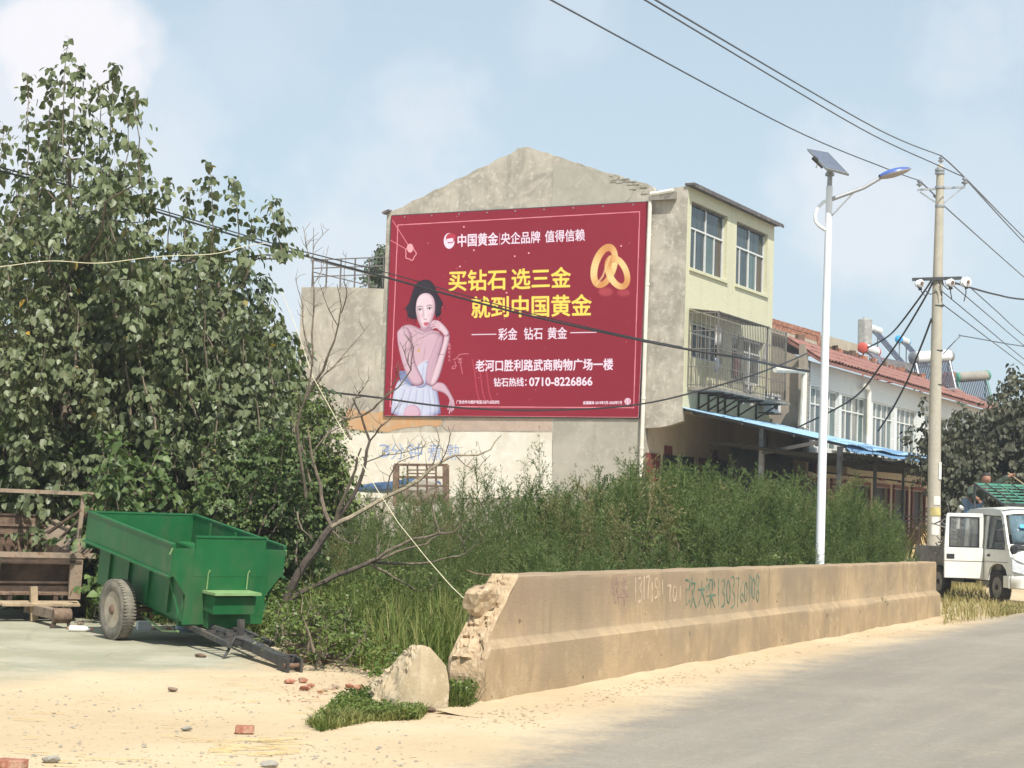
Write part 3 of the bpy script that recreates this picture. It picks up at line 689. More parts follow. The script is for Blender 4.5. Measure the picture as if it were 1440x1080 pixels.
# pendant
stroke([(552, 310), (576, 348)], .9, (235, 140, 150)); stroke([(549, 338), (572, 351)], .9, (235, 140, 150))
paint([(150, 560), (168, 548), (182, 556), (184, 580), (172, 598), (155, 590)], (250, 175, 180), 1.5, z=Z1)
fl = [(152+18+26*cos(a)*(1+.12*cos(5*a)), 600+32*sin(a)*(1+.12*cos(5*a))) for a in np.linspace(0, 2*pi, 24)]
stroke(fl, 4, (240, 165, 170), 1, z=Z1)
# logo
def ell(cx, cy, rx, ry, n=28, a0=0, a1=2*pi, tilt=0): return [(cx+rx*cos(a)*cos(tilt)-ry*sin(a)*sin(tilt), cy+rx*cos(a)*sin(tilt)+ry*sin(a)*cos(tilt)) for a in np.linspace(a0, a1, n, endpoint=(a1-a0 < 6.2))]
WH = (242, 225, 240)
paint(ell(57, 193, 38, 55), WH, 1, z=ZL); paint(ell(66, 176, 32, 36), (190, 62, 82), 1, z=ZL); paint([(45, 150), (100, 140), (104, 175), (84, 200), (60, 206)], (190, 62, 82), 1, z=ZL, it=1)
paint([(38, 180), (85, 172), (86, 200), (40, 202)], WH, 1, z=ZL, it=0); paint([(30, 205), (92, 203), (90, 222), (70, 244), (38, 238)], WH, 1, z=ZL); paint([(46, 203), (80, 200), (82, 207), (48, 210)], (190, 62, 82), 1, z=ZL, it=0)
stroke([(410, 138), (409, 222)], 3.5, (225, 170, 190), 1, z=ZL)
# rings
def ring(cx, cy, rx, ry, tilt, w, back=False):
    o = ell(cx, cy, rx, ry, 36, tilt=tilt); i_ = ell(cx+3, cy+3, rx-w, ry-w*1.05, 36, tilt=tilt)
    for k in range(36):
        k2 = (k+1) % 36; a = (k/36)*2*pi; l = .5+.5*cos(a*2+.8); c = (int(222+30*l), int(158+60*l), int(92+60*l))
        paint([o[k], o[k2], i_[k2], i_[k]], c, 1, z=ZL, it=0)
    stroke(i_+[i_[0]], 3, (200, 125, 80), 1, .6, z=ZL)
ring(1140, 368, 88, 160, .30, 46); ring(1232, 412, 80, 128, -.42, 44)
stroke([(1180, 300), (1130, 440), (1085, 500)], 10, (250, 205, 150), 3, .8, z=ZL)
paint(ell(1150, 548, 50, 30), (205, 92, 98), 6, .5, z=ZL); paint(ell(1275, 555, 45, 24), (205, 92, 98), 6, .4, z=ZL)
# dust specks
for i in range(70): x, y = random.uniform(560, 890), random.uniform(300, 578); r = random.uniform(.3, .7); paint([(x-r, y-r), (x+r, y-r), (x+r*.6, y+r*1.6), (x-r, y+r)], (240, 160, 165), 1, random.uniform(.3, .9), 0, z=(1, 0, 0))
for (x, y) in [(160, 95), (230, 258), (613, 278), (515, 300), (1258, 228), (132, 372), (458, 555)]: paint(ell(x, y, 6, 6, 8), (255, 195, 200), 1, z=ZL)
# vinyl creases: bright and shaded sides painted into the print
for x0 in (664, 672, 681): 
    pts = [(x0+t*t*14+2*sin(t*5), 505+t*62) for t in np.linspace(0, 1, 9)]; stroke(pts, 1.2, (225, 105, 120), 2, .5); stroke([(x+1.6, y) for x, y in pts], 1.2, (150, 35, 55), 2, .35)
# woman
SK = (222, 188, 204); SKD = (176, 136, 158); SKL = (238, 212, 224); HR = (38, 30, 40)
def form(pts, lo, hi, r, it=2, hair=False):
    """one soft rounded form of the printed portrait"""
    P = np.array([to_img(x/5.143+540, y/5.143+380) for x, y in pts]); P = smooth_poly(P, it); pad = 14
    x0, y0 = np.maximum(P.min(0).astype(int)-pad, 0); x1, y1 = np.minimum(P.max(0).astype(int)+pad, [IW, IH])
    m = inpoly(xx[y0:y1, x0:x1]+.0, yy[y0:y1, x0:x1]+.0, P).astype(float); h = blur(blur(blur(m, r), r), r*.6); gy, gx = np.gradient(h); g = 1/(np.abs(h[m > .5]).max()*.42/max(r, 1)+1e-6)
    s = .10+.72*np.clip((h-.35)/.62, 0, 1)+.34*np.clip((.75*gx-.65*gy)*g, -1, 1)
    if hair: s = s*.5+.35*np.sin(xx[y0:y1, x0:x1]*.55+yy[y0:y1, x0:x1]*.12+3*np.sin(yy[y0:y1, x0:x1]*.05))**4
    s = np.clip(s, 0, 1)[..., None]; c = np.array(hexc(*lo)[:3])*(1-s)+np.array(hexc(*hi)[:3])*s; a_ = blur(m, 1)[..., None]
    img[y0:y1, x0:x1] = img[y0:y1, x0:x1]*(1-a_)+c*a_
LO, HI = (128, 82, 104), (228, 194, 208); DL, DH = (120, 126, 170), (222, 226, 244); ZW = (5.143, 540, 380); SHC = (118, 76, 98)
form([(300, 66), (255, 78), (222, 110), (205, 150), (192, 200), (180, 240), (150, 275), (168, 300), (166, 330), (190, 352), (230, 356), (262, 330), (290, 250), (372, 300), (372, 345), (395, 335), (418, 312), (408, 282), (430, 240), (408, 205), (385, 170), (365, 110), (335, 74)], (14, 10, 16), (74, 60, 76), 10, hair=True)
# dress skirt, thigh, bodice
form([(236, 690), (222, 742), (212, 848), (160, 850), (112, 800), (108, 720), (150, 735)], (84, 92, 132), (140, 150, 188), 8)
form([(106, 790), (78, 850), (60, 930), (46, 1066), (414, 1066), (398, 940), (380, 850), (320, 832), (270, 812), (200, 846), (150, 800)], DL, DH, 18, 1)
for x0, x1, w in ((150, 90, 9), (195, 140, 7), (240, 205, 8), (285, 268, 6), (322, 335, 8), (352, 372, 6)):
    stroke([(x0, 862), (lerp(x0, x1, .5)+5, 950), (x1, 1060)], w, (150, 156, 196), 4, .6, z=ZW); stroke([(x0+12, 870), (lerp(x0, x1, .5)+17, 950), (x1+12, 1060)], w*.6, (236, 238, 250), 4, .5, z=ZW)
form([(136, 1066), (146, 1008), (180, 974), (230, 974), (262, 1008), (270, 1066)], (176, 134, 160), (226, 192, 208), 9)
form([(266, 384), (258, 440), (220, 492), (392, 492), (352, 436), (348, 384)], (120, 78, 100), (196, 156, 176), 9)
form([(105, 436), (130, 404), (184, 390), (240, 412), (300, 452), (360, 434), (414, 452), (428, 520), (400, 600), (372, 690), (340, 790), (230, 810), (160, 700), (118, 560)], LO, HI, 20)
form([(236, 702), (262, 676), (312, 650), (336, 690), (320, 770), (300, 852), (215, 852), (220, 742)], DL, DH, 12)
stroke([(236, 704), (262, 678), (312, 652)], 4, (236, 238, 250), 1, .8, z=ZW); stroke([(285, 690), (278, 760), (262, 835)], 5, (150, 156, 196), 3, .7, z=ZW)
# collar bones, cleft
for q, w, al in (([(212, 432), (250, 452), (284, 462)], 6, .5), ([(318, 464), (352, 452), (392, 458)], 6, .5), ([(296, 560), (292, 600), (284, 650)], 6, .35), ([(196, 450), (204, 540), (216, 640)], 10, .45)): stroke(q, w, SHC, 3, al, z=ZW)
for q, w, al in (([(216, 424), (252, 442), (284, 452)], 5, .5), ([(320, 454), (354, 441), (394, 448)], 5, .5)): stroke(q, w, (246, 222, 230), 3, al, z=ZW)
# far forearm and hanging hand
form([(338, 828), (400, 808), (440, 822), (466, 862), (492, 908), (508, 944), (500, 980), (480, 962), (466, 920), (440, 892), (405, 878), (352, 872)], LO, HI, 7)
for q in ([(492, 940), (496, 985), (488, 1020)], [(500, 940), (506, 975), (500, 1010)], [(486, 945), (482, 990), (472, 1034)], [(480, 945), (470, 980), (462, 1008)]):
    stroke(q, 9, (214, 178, 194), 1, 1, z=ZW); stroke([(x+5, y) for x, y in q], 2, SHC, 1, .6, z=ZW)
# near upper arm and forearm
form([(97, 432), (93, 480), (106, 570), (133, 680), (168, 770), (203, 828), (243, 842), (290, 824), (284, 790), (247, 720), (218, 650), (202, 560), (198, 470), (168, 402)], LO, HI, 11)
form([(300, 806), (304, 730), (320, 660), (344, 600), (366, 545), (400, 470), (430, 470), (428, 530), (404, 600), (388, 680), (368, 770), (346, 836), (322, 838)], (132, 86, 110), (216, 180, 196), 9)
form([(330, 842), (366, 836), (392, 796), (416, 726), (438, 640), (458, 566), (475, 505), (474, 462), (452, 424), (430, 430), (436, 480), (424, 540), (398, 620), (372, 700), (344, 780)], LO, (242, 214, 224), 8)
# hand under the chin: back of hand and four bent fingers
form([(474, 470), (468, 440), (434, 398), (404, 372), (372, 372), (362, 400), (388, 430), (420, 452), (440, 486)], LO, (244, 216, 226), 7)
for q in ([(404, 378), (368, 366), (340, 378)], [(402, 390), (362, 382), (334, 392)], [(400, 402), (364, 398), (338, 406)], [(402, 414), (370, 413), (350, 420)]):
    stroke(q, 12, (228, 194, 208), 1, 1, z=ZW); stroke([(x, y+6) for x, y in q], 2.5, SHC, 1, .7, z=ZW)
# face
form([(250, 188), (232, 232), (229, 300), (240, 352), (258, 398), (284, 430), (304, 434), (330, 405), (354, 355), (369, 300), (370, 240), (358, 195), (325, 166), (282, 166)], (176, 132, 152), (248, 224, 232), 12)
paint([(234, 290), (242, 350), (262, 402), (286, 430), (272, 392), (258, 345), (250, 290)], SHC, 5, .35); paint([(366, 300), (352, 356), (330, 402), (345, 350), (356, 300)], SHC, 5, .25)
paint([(286, 255), (280, 300), (276, 340), (290, 352), (292, 300)], SHC, 4, .38); stroke([(298, 262), (300, 345)], 7, (252, 234, 240), 3, .8, z=ZW)
paint(ell(262, 330, 18, 16), (226, 150, 166), 9, .28); paint(ell(336, 322, 16, 16), (226, 150, 166), 9, .28)
for cx, cy, w, t_ in ((258, 286, 16, -.10), (328, 278, 16, -.16)):
    paint(ell(cx, cy-3, w+6, 12, 14, tilt=t_), SHC, 4, .35); paint(ell(cx, cy, w, 5.5, 14, tilt=t_), (236, 224, 230), 1); paint(ell(cx+1, cy, 7, 7, 12), (28, 18, 26), 1); stroke([(cx-w-2, cy+3), (cx-8, cy-6), (cx+6, cy-8), (cx+w+4, cy-4)], 3.4, (36, 24, 32), 1, z=ZW)
    stroke([(cx-w-4, cy-17), (cx-2, cy-26), (cx+w+5, cy-22)], 5.5, (70, 48, 58), 2, .85, z=ZW)
paint([(284, 352), (292, 360), (302, 361), (312, 355), (308, 350), (300, 354), (290, 350)], SHC, 1.5, .6)
paint([(280, 385), (294, 377), (304, 380), (316, 375), (328, 384), (304, 389)], (176, 52, 76), 1); paint([(282, 388), (304, 390), (327, 386), (316, 400), (302, 404), (290, 399)], (206, 84, 104), 1)
stroke([(290, 414), (304, 418), (316, 412)], 4, SHC, 2, .4, z=ZW)
# hair swept round the forehead
form([(302, 112), (262, 140), (240, 184), (228, 240), (222, 300), (212, 345), (190, 350), (180, 300), (196, 240), (206, 160), (244, 95)], (12, 8, 14), (70, 56, 72), 7, hair=True)
form([(302, 112), (338, 146), (362, 195), (373, 250), (374, 320), (398, 330), (414, 300), (400, 240), (384, 170), (346, 95)], (12, 8, 14), (70, 56, 72), 7, hair=True)
form([(232, 150), (262, 96), (302, 78), (340, 98), (366, 150), (330, 150), (300, 128), (268, 148)], (12, 8, 14), (76, 62, 78), 8, hair=True)
for q in ([(215, 345), (226, 372), (214, 400)], [(398, 330), (410, 352), (402, 376)], [(180, 325), (168, 352), (172, 370)], [(418, 250), (440, 266), (436, 282)], [(192, 345), (198, 376)], [(255, 78), (240, 92)], [(156, 275), (140, 284)], [(374, 300), (380, 345), (370, 366)], [(228, 300), (236, 345), (228, 372)]):
    stroke(q, 4, HR, 1, .85, z=ZW)
# necklace, bracelet, pendant
stroke([(225, 430), (235, 500), (250, 575)], 2, (170, 116, 90), 1, .8, z=ZW); stroke([(290, 460), (270, 530), (252, 575)], 2, (170, 116, 90), 1, .8, z=ZW)
paint(ell(250, 582, 10, 12), (214, 168, 104), 1); stroke([(386, 602), (410, 612), (436, 606)], 3, (120, 70, 80), 1, z=ZW)
# signature
for s_ in ([(500, 648), (520, 640), (545, 612), (580, 604), (612, 606)], [(510, 660), (522, 690), (512, 712), (492, 712), (494, 698), (515, 690)], [(530, 640), (555, 650), (560, 670), (540, 668), (545, 640), (565, 640)], [(550, 672), (560, 710), (566, 750)]):
    stroke(s_, 3.4, (235, 150, 160), 1, .95, z=(5.143, 540, 380))
paint(ell(870.5*1.0, 564.5, 4.6, 4.8, 16), (240, 205, 220), 1, z=(1, 882.5-870.5, 0))
stroke([(880.5, 561.5), (880.5, 567.5)], .9, (190, 100, 120)); stroke([(884.5, 561.5), (884.5, 567.5)], .9, (190, 100, 120))
# stencil-like edge
stroke([(912, 284), (898, 587)], 1.6, (225, 175, 180), 1, .7); stroke([(541, 584.5), (898, 587)], 1.0, (225, 160, 160), 1, .6)
def print_text(txt, box, z, col, bold):
    """flat print: glyph triangles rasterised into the banner image, thickened by bold image pixels; box = (x0,x1,ycentre left,ycentre right,height) in zoom pixels"""
    V, Fs = text_mesh(txt, 0, 3); lo = V.min(0); hi = V.max(0); uu = (V[:, 0]-lo[0])/(hi[0]-lo[0]); vv = (V[:, 1]-lo[1])/(hi[1]-lo[1])
    x0, x1, yl, yr, h = box; c = [np.array(to_img(x/z[0]+z[1], y/z[0]+z[2])) for x, y in ((x0, yl-h/2), (x1, yr-h/2), (x1, yr+h/2), (x0, yl+h/2))]
    Q = c[3]*((1-uu)*(1-vv))[:, None]+c[2]*(uu*(1-vv))[:, None]+c[0]*((1-uu)*vv)[:, None]+c[1]*(uu*vv)[:, None]
    m0 = np.floor(Q.min(0)).astype(int)-8; m1 = np.ceil(Q.max(0)).astype(int)+8; SSA = 2; Wd, Hd = (m1-m0)*SSA; M = np.zeros((Hd, Wd), bool); Q = (Q-m0)*SSA
    for f in Fs:
        for k in range(1, len(f)-1):
            T = Q[[f[0], f[k], f[k+1]]]; a0 = np.maximum(np.floor(T.min(0)).astype(int), 0); a1 = np.ceil(T.max(0)).astype(int)+1
            gy, gx = np.mgrid[a0[1]:a1[1], a0[0]:a1[0]]; gx = gx+.5; gy = gy+.5
            e = [(T[(i+1) % 3, 0]-T[i, 0])*(gy-T[i, 1])-(T[(i+1) % 3, 1]-T[i, 1])*(gx-T[i, 0]) for i in range(3)]
            M[a0[1]:a1[1], a0[0]:a1[0]] |= ((e[0] >= 0) & (e[1] >= 0) & (e[2] >= 0)) | ((e[0] <= 0) & (e[1] <= 0) & (e[2] <= 0))
    r = int(round(bold*SSA)); D = M.copy()
    for dy in range(-r, r+1):
        for dx in range(-r, r+1):
            if dx*dx+dy*dy <= r*r+1: D |= np.roll(np.roll(M, dy, 0), dx, 1)
    A = D.astype(float).reshape(Hd//SSA, SSA, Wd//SSA, SSA).mean((1, 3))[..., None]; s = img[m0[1]:m1[1], m0[0]:m1[0]]; s[:] = s*(1-A)+np.array(hexc(*col)[:3])*A
PW, PY = (243, 226, 240), (250, 226, 100)
def tl(txt, x0, x1, h, z, col, bold, L): print_text(txt, (x0, x1, lerp(L[2], L[3], (x0-L[0])/(L[1]-L[0])), lerp(L[2], L[3], (x1-L[0])/(L[1]-L[0])), h), z, col, bold)
L1_ = (118, 1005, 190, 150)
tl('中国黄金', 118, 398, 88, ZL, PW, 1.3, L1_); tl('央企品牌', 420, 693, 82, ZL, PW, .9, L1_); tl('值得信赖', 728, 1005, 82, ZL, PW, .9, L1_)
L2_ = (55, 905, 473, 446)
tl('买钻石', 55, 455, 142, ZL, PY, 2.6, L2_); tl('选三金', 495, 905, 142, ZL, PY, 2.6, L2_); tl('就到中国黄金', 215, 1050, 148, ZL, PY, 2.6, (215, 1050, 656, 640))
L4_ = (480, 1110, 290, 279)
tl('彩金', 615, 710, 60, Z2, PW, 1.0, L4_); tl('钻石', 745, 838, 60, Z2, PW, 1.0, L4_); tl('黄金', 865, 962, 60, Z2, PW, 1.0, L4_)
stroke([(480, 290), (603, 288)], 4.5, PW, 1, z=Z2); stroke([(980, 281), (1110, 279)], 4.5, PW, 1, z=Z2)
tl('老河口胜利路武商购物广场一楼', 500, 1195, 58, Z2, PW, 1.5, (500, 1195, 448, 440))
tl('钻石热线：', 592, 757, 44, Z2, PW, 1.2, (592, 1090, 531, 526)); tl('0710-8226866', 772, 1090, 42, Z2, PW, 1.6, (592, 1090, 531, 526))
tl('广告合作与维护电话', 402, 530, 18, Z2, PW, .3, (402, 620, 631, 632)); tl('13671650292', 532, 620, 15, Z2, PW, .4, (402, 620, 631, 632))
tl('全国媒体 2019年7月-2020年7月', 1043, 1240, 17, Z2, PW, .3, (1043, 1240, 635, 634))
for i, ch in enumerate('品牌代言人'):
    y = 342+i*19; tl(ch, 360, 373, 15, Z2, (240, 170, 185), .2, (360, 373, y, y))
im = bpy.data.images.new('billboard_print', IW, IH, float_buffer=False); im.colorspace_settings.name = 'sRGB'
def to_srgb(a): a = np.clip(a, 0, 1); return np.where(a < .0031308, a*12.92, 1.055*a**(1/2.4)-.055)
pxl = np.ones((IH, IW, 4), dtype=np.float32); pxl[..., :3] = to_srgb(img); im.pixels.foreach_set(pxl.ravel()); im.update(); im.pack()
n = NT('billboard_vinyl'); ti = n.N.new('ShaderNodeTexImage'); ti.image = im; n.L.new(n.tc.outputs['UV'], ti.inputs[0])
dim = n.mix(1, ti.outputs[0], (.80, .80, .82), 'MULTIPLY'); n.color(dim); n.bump(n.noise(1.1, 3, .5, n.scaled((1, 1, .6))), .35, .05); n.set(.6, spec=.2)
# vinyl sheet, slightly billowing, real thickness
NX, NY = 40, 32; V = []; UVs = []
for j in range(NY+1):
    for i in range(NX+1):
        u, v = i/NX, j/NY; p = BW[3]*(1-u)*(1-v)+BW[2]*u*(1-v)+BW[0]*(1-u)*v+BW[1]*u*v
        UVs.append(((s_max-(p-C0).dot(WD))/(s_max-s_min), (p.z-z_min)/(z_max-z_min)))
        V.append(p)
idx = np.arange((NX+1)*(NY+1)).reshape(NY+1, NX+1); q = np.stack([idx[:-1, :-1], idx[:-1, 1:], idx[1:, 1:], idx[1:, :-1]], -1).reshape(-1, 4)
o = np_mesh('banner_sheet', np.array([tuple(v) for v in V]), q, 'billboard_vinyl', BBt)
uvl = o.data.uv_layers.new(name='UVMap'); li = np.zeros(len(o.data.loops), dtype=np.int32); o.data.loops.foreach_get('vertex_index', li); uvl.data.foreach_set('uv', np.array(UVs, dtype=np.float32)[li].ravel())
fr = MB(); ring_ = [BW[0], BW[1], BW[2], BW[3]]
for a, b in zip(ring_, ring_[1:]+ring_[:1]): fr.bar(a-GN*.035, b-GN*.035, .05, .05, up=GN)
fr.build('mounting_frame', 'steel_dark', BBt)
# lashing points along the edge
for i in range(9):
    p = lerp(BW[0], BW[1], (i+.5)/9); MB().lathe(p-UP*.06, GN, [(0, .025), (.012, .025)], 8).build('eyelet', 'steel_galv', BBt)

# ------------------------------------------------------------ parapet wall beside the road
def barrier():
    A = G(682, 992); B = G(1322, 869); Ld = (B-A).normalized(); ln = (B-A).length; Nn = Vector((Ld.y, -Ld.x, 0))   # towards the road
    ztop = PL(1320, 790.5, B, Nn).z; ztn = PL(760, 808, A, Nn).z
    t = thing('roadside_parapet', 'long sandy concrete parapet wall beside the road, broken off at its near end', 'parapet wall', A)
    prof = [(0, 0), (0, .1), (0, .2), (0, .3), (0, .355), (0, .40), (.004, .425), (.074, .485), (.078, .50), (.08, .62), (.08, .8), (.08, .95), (.084, .985), (.10, 1.0)]   # inset, height fraction /ztop
    nS = 90; V = []; cut = lambda z: (0 if z < .38 else (z-.38)*1.15)+.03*noise.noise(Vector((0, 3, z*6)))
    rows = []
    H = lambda s: lerp(ztn, ztop, s/ln)
    thick = .36
    full = [(i_, z) for i_, z in prof]; back = [(thick, 1.0), (thick, .7), (thick, .35), (thick, 0)]
    allp = full+back
    for k in range(nS+1):
        row = []
        for j, (ins, zf) in enumerate(allp):
            s0 = cut(zf*1.07); s = s0+(ln-s0)*k/nS
            z = zf*H(s); jit = (0 if zf > .42 else 1)*min(1, k/4)*(.004*noise.noise(Vector((s*.9, zf*3, 1)))+ .01*noise.noise(Vector((s*.2, 0, 5))))
            if 0 < zf < 1: pass
            if zf == 1.0: z += .012*noise.noise(Vector((s*2, 0, 0)))
            row.append(A+Ld*s-Nn*(ins+jit if j < len(full) else ins)+UP*z)
        rows.append(row)
    m = len(allp); V = [p for r in rows for p in r]; Fs = []
    for k in range(nS):
        for j in range(m-1): Fs.append((k*m+j, (k+1)*m+j, (k+1)*m+j+1, k*m+j+1))
    Fs.append(tuple(nS*m+j for j in range(m)))
    mb = MB(); mb.add(V, Fs); o = mb.build('wall_body', 'barrier_concrete', t, True); 
    # broken face
    NZ, NW = 46, 22; V = []; Fs = []
    for a in range(NZ+1):
        zf = a/NZ; inset = np.interp(zf, [p[1] for p in full], [p[0] for p in full]); s0 = cut(zf*1.07)
        for b in range(NW+1):
            w = lerp(inset, thick, b/NW); edge = min(b/NW*6, 1)*min((NW-b)/NW*8, 1)
            r = noise.fractal(Vector((w*13, zf*16, 2)), .6, 2.1, 6)*.06+abs(noise.noise(Vector((w*4, zf*4, 9))))*.05
            lean = .07*min(1, (b/NW)*1.3)*(1-zf*.55)   # break slants so more of the back stands
            ledge = .05*sin(zf*9)*(b/NW)
            amp = 1.0 if zf > .36 else .25
            V.append(A+Ld*(s0-(lean*(zf < .9)+ledge+r*amp)*edge*(.3+.7*amp))-Nn*w+UP*(zf*H(0)+.0))
    for a in range(NZ):
        for b in range(NW): i = a*(NW+1)+b; Fs.append((i, i+1, i+NW+2, i+NW+1))
    mb = MB(); mb.add(V, Fs); mb.build('broken_end', 'broken_concrete', t)
    # hanging lump of rubble concrete
    c = PL(693, 845, A-Nn*.24-Ld*.02, -Ld); c = A-Nn*.25+UP*.86+Ld*.36
    rock('rubble_lump', c, (.15, .15, .17), 'broken_concrete', t, 31, .5)
    # rebar stubs
    m_ = MB(); m_.tube([c+UP*.2+Ld*.2, c+UP*.22-Ld*.05-Nn*.03, c+UP*.25-Ld*.16-Nn*.06], .006, 5); m_.tube([c+UP*.12+Ld*.2, c+UP*.10-Ld*.12+Nn*.05], .006, 5); m_.build('rebar', 'rust_brown', t)
    # writing
    f = lambda px, py: PL(px, py, A-Nn*.08, Nn)
    EL = [(.5+.5*cos(q), .5+.5*sin(q)) for q in np.linspace(1.2, 7.6, 14)]
    ST = {'1': [[(.55, 1), (.45, 0)]], '3': [[(.1, .93), (.7, .97), (.9, .78), (.4, .56), (.9, .38), (.8, .1), (.1, .0)]], '0': [EL], '7': [[(0, .96), (.9, 1), (.62, .5), (.5, 0)]], '8': [[(.85, .9), (.4, 1), (.15, .78), (.85, .3), (.6, .0), (.15, .2), (.85, .75), (.85, .9)]],
          '6': [[(.8, 1), (.25, .6), (.1, .15), (.6, 0), (.9, .25), (.5, .45), (.15, .3)]], '5': [[(.9, 1), (.2, .97), (.2, .6), (.8, .52), (.8, .1), (.1, 0)]],
          '改': [[(0, .92), (.38, .9), (.38, .62), (.06, .6), (.05, .08), (.42, .25)], [(.64, 1), (.5, .7)], [(.55, .8), (1, .8)], [(.88, .8), (.72, .35), (.48, 0)], [(.6, .58), (.8, .2), (1, 0)]],
          '大': [[(.02, .62), (.98, .66)], [(.5, 1), (.45, .5), (.05, 0)], [(.5, .55), (.95, 0)]],
          '梁': [[(.05, .98), (.15, .88)], [(0, .75), (.1, .68)], [(.02, .52), (.18, .7)], [(.3, .93), (.7, .93), (.64, .6)], [(.45, .9), (.28, .58)], [(.22, .82), (.3, .7)], [(.85, .88), (.93, .72)], [(0, .42), (1, .44)], [(.5, .56), (.5, 0)], [(.48, .4), (.1, .05)], [(.52, .4), (.95, .05)]],
          '收': [[(.1, .9), (.1, .35), (.32, .5)], [(.36, 1), (.36, 0)], [(.66, 1), (.55, .7)], [(.6, .8), (1, .8)], [(.9, .8), (.75, .35), (.5, 0)], [(.65, .58), (1, 0)]], '车': [[(.2, .88), (.8, .9)], [(.5, 1), (.2, .6), (.85, .62)], [(0, .34), (1, .36)], [(.55, .78), (.55, 0)]]}
    rr = random.Random(5)
    def wr(chs, m, w_):
        for ch, x, y, w, h in chs:
            x = 840+x/5.333; y = 790+y/5.333; w /= 5.333; h /= 5.333; mb = MB(); dn = .0015
            for st in ST[ch]:
                q = [(x+(p[0]-.5)*w+rr.uniform(-.3, .3), y-(p[1]-.5)*h+rr.uniform(-.4, .4)) for p in st]
                for p0, p1 in zip(q[:-1], q[1:]):
                    dn += .0002; mb.bar(f(*p0)+Nn*dn, f(*p1)+Nn*dn, w_*rr.uniform(.75, 1.25), .0015, up=Nn)
            mb.build('graffiti_character', m, t)
    wr([('改', 700, 230, 78, 225), ('大', 785, 235, 60, 190), ('梁', 850, 235, 70, 235), ('1', 908, 230, 8, 200), ('3', 942, 235, 34, 210), ('0', 982, 225, 26, 170), ('3', 1015, 225, 34, 250), ('7', 1052, 230, 26, 220),
        ('6', 1085, 225, 28, 160), ('0', 1112, 225, 20, 140), ('1', 1138, 215, 10, 240), ('7', 1152, 190, 10, 150), ('0', 1170, 200, 20, 150), ('8', 1200, 200, 30, 210)], 'paint_green_text', .022)
    wr([('收', 135, 210, 60, 190), ('车', 200, 220, 60, 200)], 'paint_faded_text', .03)
    wr([('1', 285, 215, 14, 190), ('3', 318, 210, 34, 190), ('1', 350, 195, 12, 180), ('7', 378, 195, 30, 170), ('1', 410, 230, 14, 150), ('5', 440, 200, 26, 150), ('1', 488, 190, 20, 110), ('7', 540, 235, 26, 120), ('0', 578, 240, 24, 110), ('1', 620, 230, 8, 100)], 'paint_chalk_text', .026)
    return A, Ld, Nn, ln
def rock(name, c, r, m, parent, seed, rough=.3, sub=3, cuts=9):
    bm = bmesh.new(); bmesh.ops.create_icosphere(bm, subdivisions=sub, radius=1); rg = random.Random(seed)
    planes = [Vector((rg.uniform(-1, 1), rg.uniform(-1, 1), rg.uniform(-.8, 1))).normalized() for _ in range(cuts)]; ds = [rg.uniform(.55, .85) for _ in planes]
    for v in bm.verts:
        p = v.co.copy()
        for pl, d in zip(planes, ds):
            k = p.dot(pl)
            if k > d: p -= pl*(k-d)
        p += p.normalized()*noise.fractal(p*3+Vector((seed, 0, 0)), .8, 2, 4)*rough*.3
        v.co = Vector((p.x*r[0], p.y*r[1], p.z*r[2]))
    org = parent_origin(parent)
    me = bpy.data.meshes.new(name); bmesh.ops.translate(bm, verts=bm.verts, vec=Vector(c)-org); bm.to_mesh(me); bm.free()
    return link(name, me, m, parent)
BA, BLd, BNn, Bln = barrier()

